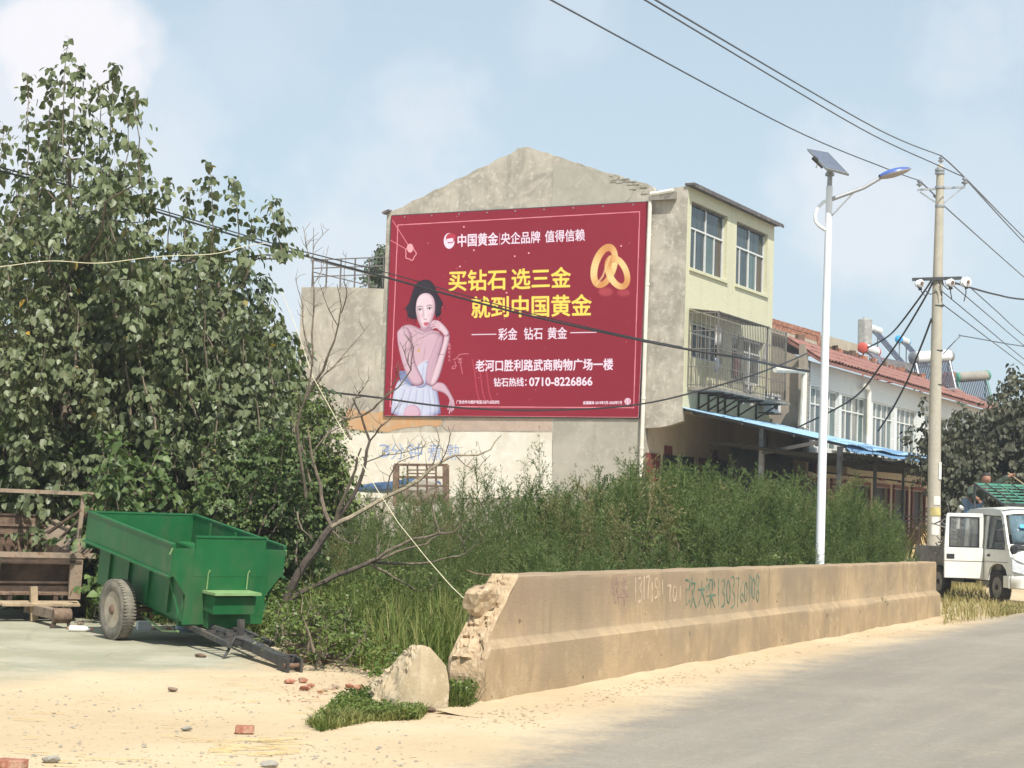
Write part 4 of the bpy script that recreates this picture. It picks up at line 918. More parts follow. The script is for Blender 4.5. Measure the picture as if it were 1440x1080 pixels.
# ------------------------------------------------------------ boulder: broken block of concrete
def boulder():
    base = G(590, 1000); n_ = Vector((.25, -.97, 0)).normalized()
    f = lambda q, o: [(lambda p: Vector((p.x, p.y, max(p.z, -.02)))+n_*oo)(PL(x, y, base, n_)) for (x, y), oo in zip(q, o)]
    R_ = f([(606, 911), (618, 925), (630, 938), (634, 965), (631, 999), (590, 1001)], [-.02, -.05, -.08, -.06, -.03, .05])
    pk = f([(593, 907)], [-.02])[0]
    rd = f([(584, 922), (571, 943), (560, 966), (551, 999)], [.03, .07, .10, .12])
    Lf = f([(583, 912), (574, 925), (556, 948), (540, 962), (528, 975), (526, 988), (536, 995)], [-.08, -.12, -.14, -.14, -.12, -.06, .02])
    bm = bmesh.new(); v = lambda p: bm.verts.new(p)
    vp = v(pk); vR = [v(p) for p in R_]; vr = [v(p) for p in rd]; vL = [v(p) for p in Lf]
    fr_ = [vp]+vR+vr[::-1]; fl = [vp]+vr+vL[::-1]
    bm.faces.new(fr_); bm.faces.new(fl)
    out = [vp]+vR+[vr[-1]]+vL[::-1]; cen = sum((q.co for q in out), Vector())/len(out)
    bk = [v(cen+(q.co-cen)*.86-n_*.34) for q in out]; bk2 = [v(cen+(q.co-cen)*.4-n_*.42) for q in out]; N_ = len(out)
    for A_, B_ in ((out, bk), (bk, bk2)):
        for i in range(N_): bm.faces.new((A_[i], B_[i], B_[(i+1) % N_], A_[(i+1) % N_]))
    bm.faces.new(bk2); bmesh.ops.triangulate(bm, faces=bm.faces); bmesh.ops.subdivide_edges(bm, edges=bm.edges, cuts=5, use_grid_fill=True); bmesh.ops.triangulate(bm, faces=bm.faces)
    bmesh.ops.recalc_face_normals(bm, faces=bm.faces); bm.normal_update()
    ridge = [pk]+rd
    for q in bm.verts:
        # rough on the fractured left side, smooth cast face on the right
        zz = q.co.z; xr = np.interp(zz, [p.z for p in ridge[::-1]], [p.x for p in ridge[::-1]]); left = min(1, max(0, (xr-q.co.x+.03)/.06))
        q.co += q.normal*(noise.fractal(q.co*6, .9, 2, 4)*.006+left*(noise.fractal(q.co*13, .6, 2.1, 5)*.03))
        if q.co.z < -.03: q.co.z = -.03
    me = bpy.data.meshes.new('concrete_block'); org = Vector((cen.x, cen.y, 0)); bmesh.ops.translate(bm, verts=bm.verts, vec=-org); bm.to_mesh(me); bm.free()
    o = link('concrete_block', me, 'boulder_concrete'); o.location = org
    tag(o, 'pointed broken block of concrete standing left of the broken end of the parapet', 'concrete block')
boulder()
# ------------------------------------------------------------ second house along the street
Q0 = C0+FN*1.3+UD*L1; Q0.z = 0
P2 = lambda px, py, off=0: PL(px, py, Q0+FN*off, FN)
def q2(px, py, off=0): p = P2(px, py, off)-Q0; return p.dot(UD), p.z
B2 = thing('tiled_row_house', 'long two storey row house with white tiled front and red tile eave', 'row house', Q0)
s0 = q2(1136, 540)[0]; L2 = 34
ze = q2(1137.5, 507)[1]; print('b2', s0, ze, q2(1362, 562), q2(1189, 675), q2(1290, 775))
zw1 = q2(1140, 542)[1]; zw0 = zw1-2.05
zfl = .55; zs1 = q2(1240, 680)[1]
holes = []; wins = []
for a, b in ((1140, 1180), (1184, 1219), (1228, 1258), (1262, 1290)):
    a = q2(a, 560)[0]; b = q2(b, 560)[0]; holes.append((a, b, zw0, zw1)); wins.append((a, b))
lastb = wins[-1][1]
for k in range(3): a = lastb+1.2+k*5.0; holes.append((a, a+3.9, zw0, zw1)); wins.append((a, a+3.9))
zc = 3.85
mb = MB(); org = Q0+UD*s0
wall_holes(mb, Q0, UD, FN, L2, zc, ze, [(h[0], h[1], h[2], h[3]) for h in holes], .24)
mb.build('upper_wall', 'white_tile', B2)
for i, (a, b) in enumerate(wins):
    window(B2, Q0, UD, FN, a+.01, b-.01, zw0+.01, zw1-.01, .12, [0, .25, .5, .75, 1], .72, 'glass_frame_white', ['glass_curtain', 'glass_dark', 'glass_curtain', 'glass_green'], .045)
# near end wall (brown plaster) closing the house
EW = Q0+UD*(s0-.01)
mb = MB(); mb.prism([EW+FN*0, EW-FN*9, EW-FN*9+UP*(ze+1.0), EW-FN*2.2+UP*(ze+1.0), EW-FN*1.4+UP*(ze+.55), EW+UP*ze], UD*.24); mb.build('end_wall', 'brown_plaster', B2)
mb = MB(); mb.prism([Q0-FN*9+UD*(s0+.25), Q0-FN*9+UD*L2, Q0-FN*9+UD*L2+UP*(ze+.4), Q0-FN*9+UD*(s0+.25)+UP*(ze+.4)], -FN*.2); mb.build('rear_wall', 'brown_plaster', B2)
MB().prism([Q0-FN*.26+UD*(s0+.25)+UP*(ze-.15), Q0-FN*8.9+UD*(s0+.25)+UP*(ze-.15), Q0-FN*8.9+UD*L2+UP*(ze-.15), Q0-FN*.26+UD*L2+UP*(ze-.15)], UP*.14).build('roof_slab', 'grey_concrete', B2)
MB().prism([Q0-FN*.1+UD*(s0)+UP*(zc-.02), Q0-FN*8.9+UD*s0+UP*(zc-.02), Q0-FN*8.9+UD*L2+UP*(zc-.02), Q0-FN*.1+UD*L2+UP*(zc-.02)], -UP*.16).build('floor_slab', 'platform_concrete', B2)
# tile skirt eave: individual tiles in courses
sk = thing  # alias not used
eave = MB(); a0 = s0-.1
eave.prism([Q0+UD*a0+FN*.45+UP*(ze+.02), Q0+UD*a0-FN*.7+UP*(ze+.72), Q0+UD*a0-FN*.7+UP*(ze+.60), Q0+UD*a0+FN*.45+UP*(ze-.08)], UD*(L2-a0)); ev = eave.build('tile_skirt', 'roof_tile_red', B2)
tile_me = None
sl_u = (FN*1.15-UP*.70).normalized(); sl_n = (FN*.70+UP*1.15).normalized()
cnt = 0
for c_ in range(3):
    for k in range(64):
        s = a0+.18+k*.36
        p = Q0+UD*s-FN*.7+UP*.74+UP*ze+sl_u*(.22+c_*.44)+sl_n*(.03+random.uniform(-.008, .012))-EVO if False else Q0+UD*s-FN*.7+UP*(ze+.74)+sl_u*(.22+c_*.44)+sl_n*(.03+random.uniform(-.01, .015))
        if tile_me is None:
            mb = MB(); arc = [(-.17, 0), (-.1, .045), (0, .06), (.1, .045), (.17, 0)]
            vs = [UD*x+sl_n*z+sl_u*l for l in (-.24, .24) for x, z in arc]+[UD*x+sl_n*(z-.018)+sl_u*l for l in (-.24, .24) for x, z in arc]
            fs_ = [(i, i+1, 6+i, 5+i) for i in range(4)]+[(10+i, 15+i, 16+i, 11+i) for i in range(4)]+[(5+i, 6+i, 16+i, 15+i) for i in range(4)]+[(i, 10+i, 11+i, i+1) for i in range(4)]
            mb.add(vs, fs_); tile_ob = mb.build('roof_tile', 'roof_tile_red', None); tile_ob.parent = ev; tile_ob.location = p-Q0; tile_me = tile_ob.data
        else:
            o = bpy.data.objects.new('roof_tile', tile_me); COL.objects.link(o); o.parent = ev; o.location = p-Q0; o.rotation_euler = (random.uniform(-.02, .02), random.uniform(-.02, .02), random.uniform(-.02, .02))
        cnt += 1
# broken ridge bricks on top of the skirt
for k in range(26):
    s = a0+.4+random.random()**.8*17; p = Q0+UD*s-FN*(.72+random.uniform(0, .2))+UP*(ze+.80+random.uniform(0, .16))
    MB().box(p, (UD*cos(k)+FN*sin(k)*.5).normalized()*.12, (FN-UD*.2)*.06, UP*random.uniform(.05, .14)).build('ridge_tile', 'red_brick' if k % 2 else 'rust_brown', B2)
# parapet storey behind the skirt: brick upstand, beam and dark panels standing for shade inside the openings
def bq(px, py, d): return PL(px, py, Q0-FN*d, FN)
def wedge(pts, d, ex, nm, m): MB().prism([bq(x, y, d) for x, y in pts], -FN*ex).build(nm, m, B2)
wedge([(1080, 446), (1149, 466), (1149, 480), (1080, 459)], 1.6, .25, 'brick_parapet', 'red_brick')
wedge([(1080, 459.5), (1149, 480.5), (1149, 486), (1080, 466)], 1.5, .3, 'parapet_beam', 'platform_concrete')
wedge([(1082, 467), (1152, 487), (1152, 502), (1082, 492)], 2.2, .2, 'loft_shade_panel', 'door_and_shade_dark')
wedge([(1150, 466), (1154, 467), (1154, 500), (1150, 500)], 1.55, .25, 'loft_post', 'red_brick')
wedge([(1160, 471), (1206, 484), (1206, 497), (1160, 485)], 1.8, .3, 'parapet_beam', 'platform_concrete')
wedge([(1156, 486), (1215, 500), (1215, 515), (1156, 500)], 2.4, .2, 'loft_shade_panel', 'door_and_shade_dark')
wedge([(1337, 527), (1344, 523), (1344, 552), (1337, 549)], 1.0, .5, 'brick_pier', 'red_brick')
for i in range(7): wedge([(1080+i*10, 449+i*2.9), (1088.6+i*10, 451.5+i*2.9), (1088.6+i*10, 455+i*2.9), (1080+i*10, 452.5+i*2.9)], 1.585, .03, 'brick', 'red_brick')
# black sheet lean-to on the roof
MB().prism([bq(1239, 503, 2.6), bq(1284, 512, 2.6), bq(1284, 534, 1.3), bq(1268, 531, 1.3)], -FN*.06+UP*.03).build('roof_lean_to', 'roof_cap', B2)
# pipes
for x0, y0, y1 in ((1222, 543, 612),):
    m_ = MB(); m_.tube([P2(x0-6, y0-1, .3), P2(x0-2, y0+1, .15), P2(x0, y0+6, .12), P2(x0-1, y1, .12)], .09, 8); m_.build('downpipe', 'pipe_white', B2, True)
m_ = MB(); m_.tube([P2(1090, 520, .10), P2(1122, 521, .10), P2(1131, 523, .10), P2(1131, 528, .10), P2(1128, 600, .10)], .085, 8); m_.build('downpipe', 'pipe_white', B2, True)
m_ = MB(); m_.tube([P2(1133.5, 525, .06), P2(1131.5, 602, .06)], .04, 6); m_.build('downpipe', 'pipe_white', B2, True)
# strip of wall between first house and the tiled front
MB().prism([Q0+UD*(-.4)+UP*zc, Q0+UD*(s0-.02)+UP*zc, Q0+UD*(s0-.02)+UP*(ze+.2), Q0+UD*(-.4)+UP*(ze+.5)], -FN*.2).build('infill_wall', 'brown_plaster', B2)
# ground floor shop fronts under a concrete lip
lp = MB(); lp.prism([Q0+UD*(s0+1)+UP*(zc-.0), Q0+UD*(s0+1)+FN*1.1+UP*(zc-.25), Q0+UD*(s0+1)+FN*1.1+UP*(zc-.55), Q0+UD*(s0+1)+UP*(zc-.45)], UD*(L2-s0-1)); lp.build('concrete_lip', 'porch_beige', B2)
sh = MB(); sec = 3.3; openings = []
k = 0; s = s0+.3
while s+2.6 < L2-1: openings.append((s, s+1.75, zfl, 3.05)); s += 2.55
wall_holes(sh, Q0-FN*.05, UD, FN, L2, 0, zc-.5, openings, .22); sh.build('shop_wall', 'porch_beige', B2)
for (a, b, c, d) in openings:
    f = MB()
    for x in (a-.06, b+.06): f.box(Q0+UD*x+UP*(c+d)/2+FN*.0, UD*.07, UP*((d-c)/2), FN*.04)
    f.box(Q0+UD*(a+b)/2+UP*(d+.08), UD*((b-a)/2+.13), UP*.06, FN*.04)
    df = f.build('door_frame', 'couplet_red', B2)
    MB().box(Q0+UD*(a+b)/2+UP*(c+d)/2-FN*.18, UD*((b-a)/2-.01), UP*((d-c)/2-.01), FN*.02).build('door', 'door_and_shade_dark', B2)
    MB().box(Q0+UD*((a+b)/2)+UP*(d+.42)+FN*.0, UD*.28, UP*.16, FN*.03).build('door_notice', 'couplet_red', B2)
# raised platform
MB().prism([C0+FN*4.6+UD*3+UP*.0, C0+FN*4.6+UD*44, C0-FN*1+UD*44, C0-FN*1+UD*3], UP*.5)
pf = MB(); pf.prism([Q0+FN*3.2-UD*4, Q0+FN*3.2+UD*36, Q0+FN*.01+UD*36, Q0+FN*.01-UD*4], UP*.55); struct(pf.build('shop_platform', 'platform_concrete'))

# ------------------------------------------------------------ solar heaters, tank
def heater(name_m, label, cA, cB, r, foot, axis_off, endm, leg_m, tubes=14, group='solar water heaters on the roof'):
    """cA,cB ends of tank; foot: vector from tank to lower end of tubes"""
    t = thing('solar_water_heater', label, 'water heater', (cA+cB)/2+foot, group)
    d = (cB-cA).normalized(); ln = (cB-cA).length
    MB().lathe(cA, d, [(0, r*.85), (.03, r), (ln-.03, r), (ln, r*.85)], 18).build('tank', 'heater_white' if name_m is None else name_m, t, True)
    for p, sgn in ((cA, -1), (cB, 1)): MB().lathe(p, d*sgn, [(-.10, r*1.04), (.03, r*1.04), (.07, r*.7)], 18).build('tank_cap', endm, t, True)
    for i in range(tubes):
        p = cA+d*ln*(i+.5)/tubes; MB().tube([p, p+foot], .028, 6).build('glass_tube', 'heater_tube', t)
    m_ = MB()
    for p in (cA+d*.1, cB-d*.1):
        m_.bar(p, p+foot*1.03, .05); m_.bar(p-UP*r, Vector((p.x, p.y, (p+foot).z)), .05, up=d); m_.bar(Vector((p.x, p.y, (p+foot).z)), p+foot, .05)
    m_.bar(cA+foot, cB+foot, .07); m_.build('stand', leg_m, t)
    return t
ft = FN*1.25-UP*1.25
a = bq(1213, 489, 1.7); heater(None, 'solar water heater with a red tank end on the roof behind the red tile eave', a, a+UD*1.8, .21, ft, 0, 'heater_red', 'heater_red')
a = bq(1230, 464, 4.2); heater(None, 'solar water heater just right of the upright steel tank on the roof', a-UD*.8, a+UD*.6, .19, FN*1.3-UP*1.5, 0, 'heater_white', 'steel_galv')
a = bq(1264, 477, 4.0); heater(None, 'solar water heater with a round blue tank end on the roof', a, a+UD*1.4, .18, FN*1.1-UP*1.2, 0, 'heater_blue', 'steel_galv')
tk = bq(1216, 484, 3.6); tt = thing('steel_water_tank', 'upright stainless steel water tank standing on the row house roof', 'water tank', tk)
tr = 10.2*tk.y/F; th_ = (bq(1216, 449, 3.6)-tk).length
MB().lathe(tk, UP, [(0, tr)]+[(th_*k/12, tr*(1.0 if k % 2 else .985)) for k in range(1, 12)]+[(th_*.97, tr), (th_, tr*.9)], 28).build('tank', 'stainless', tt, True)
MB().lathe(tk+UP*th_*.985, UP, [(0, tr*.35), (.1, tr*.3)], 14).build('lid', 'stainless', tt)
FX = Vector((1, 0.05, 0)).normalized()
fb = Vector((0.1, -1, 0)).normalized()
a = bq(1284, 503.5, 1.6); b = bq(1337, 501, 1.6); b = a+(AY(1336, 500, a.y+1)-a); heater(None, 'large solar water heater partly behind the concrete power pole', a, b, .27, fb*1.0-UP*1.5, 0, 'steel_galv', 'steel_galv', 22)
a = bq(1344, 531, 1.6); b = AY(1388, 528, a.y+1.0); heater('grey_concrete', 'solar water heater with green stand at the far right above the eave', a, b, .24, fb*.9-UP*1.3, 0, 'heater_green', 'heater_green', 18)

# ------------------------------------------------------------ blue awning with posts and truss
EA = C0.copy(); zA_ = fac(958, 573)[2]
AW = thing('blue_awning', 'long faded blue sheet metal awning sloping over the shop fronts', 'awning', C0+FN*4.5+UD*4)
zo = zA_-1.05; OUT = 5.1; AL = 8.4
def apt(s, d, dz=0): return C0+UD*s+FN*d+UP*(lerp(zA_, zo, d/OUT)+dz)
nsheet = 9
for i in range(nsheet):
    a = i*AL/nsheet; b = (i+1)*AL/nsheet+.06; lift = .012*(i % 2)
    mb = MB(); n_ = 9
    for k in range(n_):
        t0 = lerp(a, b, k/n_); t1 = lerp(a, b, (k+1)/n_); h0 = .025*(k % 2)+lift; h1 = .025*((k+1) % 2)+lift
        sag = lambda s: -.05*sin(pi*s/AL)+.03*sin(s*2.1)
        vs = []
        for d in (.0, 1.7, 3.4, OUT):
            vs += [apt(t0, d, h0+sag(t0)*(d/OUT)), apt(t1, d, h1+sag(t1)*(d/OUT))]
        mb.add(vs, [(0, 1, 3, 2), (2, 3, 5, 4), (4, 5, 7, 6)])
    o = mb.build('roof_sheet', 'sheet_blue', AW); so_ = o.modifiers.new('thick', 'SOLIDIFY'); so_.thickness = .012
# loose second sheet hanging from the outer edge
mb = MB(); vs = []
for k in range(14):
    s = 0.1+k/13*(AL+1.2); vs += [apt(min(s, AL+.3), OUT-.25, .05)+UD*max(0, s-AL-.3), apt(min(s, AL+.3), OUT+.05, -.17-.03*sin(k*1.3))+UD*max(0, s-AL-.3)]
mb.add(vs, [(2*k, 2*k+1, 2*k+3, 2*k+2) for k in range(13)]); o = mb.build('edge_flashing', 'sheet_blue_dark', AW); o.modifiers.new('thick', 'SOLIDIFY').thickness = .012
# frame: purlins, truss, posts
m_ = MB()
for d in (.3, 1.9, 3.5, OUT-.15): m_.bar(apt(0, d, -.09), apt(AL, d, -.09), .06)
for s in (0.15, 2.8, 5.5, AL-.1): m_.bar(apt(s, 0, -.06), apt(s, OUT-.1, -.06), .06)
m_.build('purlins', 'steel_dark', AW)
tr_ = MB(); base = apt(0, OUT-.2, -.14)
for k in range(12):
    s = k*AL/12; s1 = (k+1)*AL/12; tr_.bar(apt(s, OUT-.2, -.14), apt((s+s1)/2, OUT-.2, -.46), .03); tr_.bar(apt((s+s1)/2, OUT-.2, -.46), apt(s1, OUT-.2, -.14), .03)
tr_.bar(apt(0, OUT-.2, -.46), apt(AL, OUT-.2, -.46), .04); tr_.build('edge_truss', 'steel_dark', AW)
def post(px, d, m, w, nm='post', off=-.1):
    """vertical post under the awning at image column px, distance d from the facade"""
    p = PL(px, 690, C0+FN*d, FN); s = (p-C0).dot(UD); top = apt(min(s, AL), d, off).z
    base_z = 0
    MB().bar(Vector((p.x, p.y, base_z)), Vector((p.x, p.y, top)), w, up=UD).build(nm, m, AW); return Vector((p.x, p.y, top))
q1_ = post(1070, 1.6, 'steel_galv', .14); post(1180, OUT-.2, 'steel_dark', .13); post(1230, OUT-.1, 'steel_dark', .09); post(1270, OUT-.1, 'steel_dark', .07)
m_ = MB(); m_.bar(PL(1072, 637, C0+FN*1.6, FN), PL(1160, 620, C0+FN*OUT, FN), .09); m_.build('brace', 'steel_galv', AW)
# shade net hung under the sheets, sagging
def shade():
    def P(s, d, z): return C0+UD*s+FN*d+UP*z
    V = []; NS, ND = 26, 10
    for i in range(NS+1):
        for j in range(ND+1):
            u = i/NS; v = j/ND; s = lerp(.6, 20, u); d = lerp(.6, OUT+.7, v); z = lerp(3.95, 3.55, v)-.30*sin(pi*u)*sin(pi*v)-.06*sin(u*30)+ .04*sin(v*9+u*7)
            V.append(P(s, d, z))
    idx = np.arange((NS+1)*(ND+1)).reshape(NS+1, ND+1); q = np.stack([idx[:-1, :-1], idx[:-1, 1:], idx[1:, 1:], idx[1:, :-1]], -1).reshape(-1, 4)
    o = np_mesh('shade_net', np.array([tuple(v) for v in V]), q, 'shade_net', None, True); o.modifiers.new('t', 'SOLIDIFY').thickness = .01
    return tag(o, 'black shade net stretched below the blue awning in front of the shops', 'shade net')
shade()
# black tarpaulin hung in the porch
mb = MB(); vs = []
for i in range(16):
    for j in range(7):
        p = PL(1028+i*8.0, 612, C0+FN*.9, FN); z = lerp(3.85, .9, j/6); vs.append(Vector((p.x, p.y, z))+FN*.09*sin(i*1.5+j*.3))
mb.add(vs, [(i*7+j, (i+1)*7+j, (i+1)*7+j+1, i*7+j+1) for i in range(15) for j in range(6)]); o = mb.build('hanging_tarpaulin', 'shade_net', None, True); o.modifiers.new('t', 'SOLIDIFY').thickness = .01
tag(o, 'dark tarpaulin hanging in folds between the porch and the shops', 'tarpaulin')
# pale far sheet of the neighbour's awning
m_ = MB(); m_.prism([C0+UD*10.2+FN*4.6+UP*3.95, C0+UD*20+FN*4.6+UP*3.85, C0+UD*20+FN*1.4+UP*4.35, C0+UD*10.2+FN*1.4+UP*4.4], UP*.03); o = m_.build('pale_awning', 'litter_white', None)
tag(o, 'pale sheet awning continuing behind the blue one above the far shops', 'awning')
# iron fence with rails by the platform
fnc = thing('iron_fence', 'thin dark iron railing in front of the shops left of the power pole', 'fence', Q0+FN*3.4+UD*6)
Fp = Q0+FN*3.5
def fq(px, py): return PL(px, py, Fp, FN)
for px in (1246, 1292, 1306):
    p = fq(px, 760); MB().bar(Vector((p.x, p.y, 0)), Vector((p.x, p.y, fq(px, 727+(px-1240)*.05).z)), .06, up=UD).build('post', 'rust_dark', fnc)
for y0, y1 in ((724, 729), (731, 734), (769, 774)):
    MB().bar(fq(1240, y0), fq(1330, y1), .045).build('rail', 'rust_dark', fnc)

# straw heap
def straw(c, n_, rad, h, nm, lab, cat, m='straw'):
    mb = MB()
    for i in range(n_):
        a = random.uniform(0, 2*pi); r = rad*random.random()**.7; z0 = h*(1-r/rad)*random.uniform(.4, 1)
        p = c+Vector((cos(a)*r, sin(a)*r, z0)); d = Vector((cos(a), sin(a), random.uniform(-1.8, -.5))).normalized()*random.uniform(.3, .8)
        mb.bar(p, p+d, .025)
    o = mb.build(nm, m, None); stuff(o); return o
pstraw = AY(1290, 775, 60); pstraw.z = .56
o = straw(pstraw, 420, .9, 1.5, 'straw_heap', '', ''); 
# ------------------------------------------------------------ street lamp
LP = AY(1152, 800, 27); LP.z = 0
sc = 27/F
lamp = thing('solar_street_lamp', 'tall white solar street lamp with blue head and tilted panel behind the parapet', 'street lamp', LP)
def LQ(px, py, dy=0): return AY(px, py, 27+dy)
topp = LQ(1166.5, 262); MB().tube([LP, LQ(1158.5, 560), topp], [.072, .064, .050], 16).build('pole', 'lamp_white', lamp, True)
MB().tube([topp-UP*.03, LQ(1167.5, 238)], [.04, .036], 12).build('panel_post', 'lamp_grey', lamp, True)
ap = [LQ(1166, 281.5), LQ(1190, 273), LQ(1215, 264), LQ(1239, 249.5)]
MB().tube(ap, [.035, .03, .028, .03], 10).build('arm', 'lamp_grey', lamp, True)
cv = [LQ(1166, 281), LQ(1158, 284), LQ(1150, 292), LQ(1146.2, 303), LQ(1147, 312), LQ(1152, 318), LQ(1159, 322.5), LQ(1163, 324)]
MB().tube(cv, .026, 8).build('scroll_arm', 'lamp_white', lamp, True)
MB().tube([LQ(1167, 306), LQ(1206, 264.5)], .014, 6).build('brace', 'lamp_grey', lamp, True)
MB().lathe(LQ(1167, 240)-UP*.08, UP, [(0, .07), (.04, .07), (.05, .05), (.12, .05), (.13, .065), (.17, .065)], 12).build('post_collar', 'lamp_grey', lamp)
def lamp_head():
    a = LQ(1237, 250); b = LQ(1282, 238); d = (b-a).normalized(); sd = Vector((0, -1, 0)); up = sd.cross(d); up = up if up.z > 0 else -up
    ln = (b-a).length; NSg, M = 14, 16
    for nm, m, top in (('lamp_cover', 'lamp_blue', True), ('lamp_lens', 'lamp_under', False)):
        vs = []; 
        for i in range(NSg+1):
            t = i/NSg; w = .14*(sin(pi*min(1, t*.93+.07))**.6) if t < 1 else .01; h = (.075 if top else -.06)*sin(pi*min(1, t*.9+.1))**.6
            for k in range(M+1):
                an = pi*k/M; vs.append(a+d*ln*t+sd*cos(an)*w*1.1+up*(sin(an)*h+.01)+sd*.0)
        fs_ = [(i*(M+1)+k, i*(M+1)+k+1, (i+1)*(M+1)+k+1, (i+1)*(M+1)+k) for i in range(NSg) for k in range(M)]+[(i*(M+1), (i+1)*(M+1), (i+1)*(M+1)+M, i*(M+1)+M) for i in range(NSg)]
        mb = MB(); mb.add(vs, fs_); mb.build(nm, m, lamp, True)
lamp_head()
pc = [LQ(1135.5, 208.5, .55), LQ(1165, 214, .45), LQ(1194, 244.5, -.45), LQ(1161.5, 236, -.35)]
nrm_ = (pc[1]-pc[0]).cross(pc[3]-pc[0]).normalized(); nrm_ = nrm_ if nrm_.z > 0 else -nrm_
pn = MB(); pn.prism(pc, -nrm_*.035); pno = pn.build('solar_panel', 'lamp_grey', lamp)
c_ = sum(pc, Vector())/4; MB().prism([c_+(p-c_)*.93+nrm_*.004 for p in pc], -nrm_*.003).build('solar_cells', 'solar_blue', pno)
MB().box(LQ(1150.5, 228, .1), Vector((.085, 0, -.075)), Vector((0, .07, 0)), Vector((.012, 0, .014))).build('control_box', 'black', lamp)
MB().tube([LQ(1149, 231), LQ(1148, 236)], .012, 6).build('cable_stub', 'lamp_grey', lamp)

# ------------------------------------------------------------ utility pole
PY_ = 44*F/2400; UPp = AY(1313, 800, PY_); UPp.z = 0
def UQ(px, py, dy=0): return AY(px, py, PY_+dy)
up_ = thing('concrete_power_pole', 'tall round concrete power pole with insulators at the end of the parapet', 'power pole', UPp)
MB().tube([UPp, UQ(1314.5, 600), UQ(1318.5, 400), UQ(1322.4, 236)], [.175, .158, .13, .095], 20).build('pole', 'pole_concrete', up_, True)
def insul(p, r, h, m='porcelain', ax=UP): return MB().lathe(p, ax, [(0, r*.3), (h*.2, r*.35), (h*.22, r*.9), (h*.38, r), (h*.42, r*.4), (h*.6, r*.4), (h*.64, r*.8), (h*.8, r*.8), (h*.84, r*.35), (h, r*.3)], 12).build('insulator', m, up_, True)
MB().lathe(UQ(1322.4, 236.5), UP, [(0, .095), (.03, .08), (.1, .055)], 12).build('pole_cap', 'pole_concrete', up_)
insul(UQ(1323, 229.5), .075, .18, 'steel_galv'); insul(UQ(1293, 263, 0), .085, .2, 'steel_galv'); insul(UQ(1356.5, 261, 0), .085, .24, 'steel_galv')
for y in (239, 243.5, 263.5, 290): p = UQ(1321.5, y); MB().lathe(p-UP*.03, UP, [(0, .125), (.055, .125)], 14).build('pole_band', 'steel_galv', up_)
m_ = MB(); m_.bar(UQ(1290.5, 267), UQ(1357, 263), .06, .05); m_.build('crossarm', 'steel_galv', up_)
m_ = MB(); m_.bar(UQ(1294, 270), UQ(1315, 284), .035); m_.build('crossarm_brace', 'steel_galv', up_)
m_ = MB(); m_.bar(UQ(1354, 264), UQ(1327, 286), .035); m_.build('crossarm_brace', 'steel_galv', up_)
m_ = MB(); m_.bar(UQ(1283, 393, -.15), UQ(1352, 391, -.15), .07, .08); m_.build('crossarm', 'steel_dark', up_)
for px, py in ((1293, 399), (1336, 398), (1358, 397)):
    p = UQ(px, py, -.3); MB().lathe(p, Vector((.4, -1, 0)), [(-.10, .06), (-.09, .12 if px > 1350 else .09), (-.03, .13 if px > 1350 else .10), (0, .06), (.04, .06), (.06, .11 if px < 1350 else .135), (.10, .07)], 14).build('spool_insulator', 'porcelain', up_, True)
    MB().lathe(p+Vector((.045, -.11, 0)), Vector((.4, -1, 0)), [(0, .05), (.02, .04)], 10).build('spool_bolt', 'rust_brown', up_)
    MB().tube([p-UP*.05, p-UP*.16+Vector((.02, -.03, 0))], .05, 8).build('clamp', 'black', up_)
for pts in ([(1336, 404), (1337, 412), (1338.5, 420)], [(1358, 404), (1358.5, 412), (1355.5, 424)], [(1293, 404), (1297, 412), (1301, 416), (1306, 410)], [(1325, 393), (1327, 401), (1333, 407), (1340, 402), (1346, 398)], [(1300, 408), (1308, 414), (1318, 410)], [(1320, 395), (1323, 404), (1324, 416)]):
    MB().tube([UQ(x, y, -.25) for x, y in pts], .014, 5).build('jumper_wire', 'cable_black', up_)
for y in (431, 494, 542): p = UQ(lerp(1322.4, 1313, (y-236)/560), y); MB().lathe(p, UP, [(0, .15), (.03, .15)], 14).build('wire_binding', 'steel_dark', up_)
def pole_poster(y0, y1, a0, a1, m, nm):
    vs = []; K = 6
    for y in (y0, y1):
        c = UQ(lerp(1322.4, 1312.5, (y-236)/560), y)
        for k in range(K+1): an = lerp(a0, a1, k/K); vs.append(c+Vector((sin(an), -cos(an), 0))*.177)
    mb = MB(); mb.add(vs, [(k, k+1, K+2+k, K+1+k) for k in range(K)]); o = mb.build(nm, m, up_); o.modifiers.new('t', 'SOLIDIFY').thickness = .004
pole_poster(650, 674, .35, .95, 'poster_white', 'pasted_notice'); pole_poster(698, 710, -.35, .7, 'poster_white', 'pasted_notice'); pole_poster(714, 725, -.9, .9, 'paint_band_yellow', 'paint_band'); pole_poster(727, 752, -.6, .6, 'poster_white', 'pasted_notice')

# ------------------------------------------------------------ wires
def wire(label, pts, r, m, nm='power_line', grp=None, sag=0):
    """pts world; smooth curve through them"""
    P = [Vector(p) for p in pts]; out = []
    for i in range(len(P)-1):
        p0 = P[max(i-1, 0)]; p1 = P[i]; p2 = P[i+1]; p3 = P[min(i+2, len(P)-1)]
        for k in range(8):
            t = k/8; t2 = t*t; t3 = t2*t
            out.append(.5*((2*p1)+(-p0+p2)*t+(2*p0-5*p1+4*p2-p3)*t2+(-p0+3*p1-3*p2+p3)*t3))
    out.append(P[-1])
    if sag:
        for i, p in enumerate(out): t = i/(len(out)-1); p.z -= sag*4*t*(1-t)
    o = MB().tube(out, r[:len(out)] if isinstance(r, list) else r, 6).build(nm, m, None, True); return tag(o, label, 'cable', grp)
TW = .016
wire('upper overhead wire running from the top left to the left end of the pole crossarm', [AY(700, -40, 22), AY(775, 0, 24.5), AY(1111, 180, 37), AY(1249, 238, 43), UQ(1293, 254)], TW*.9, 'wire_grey')
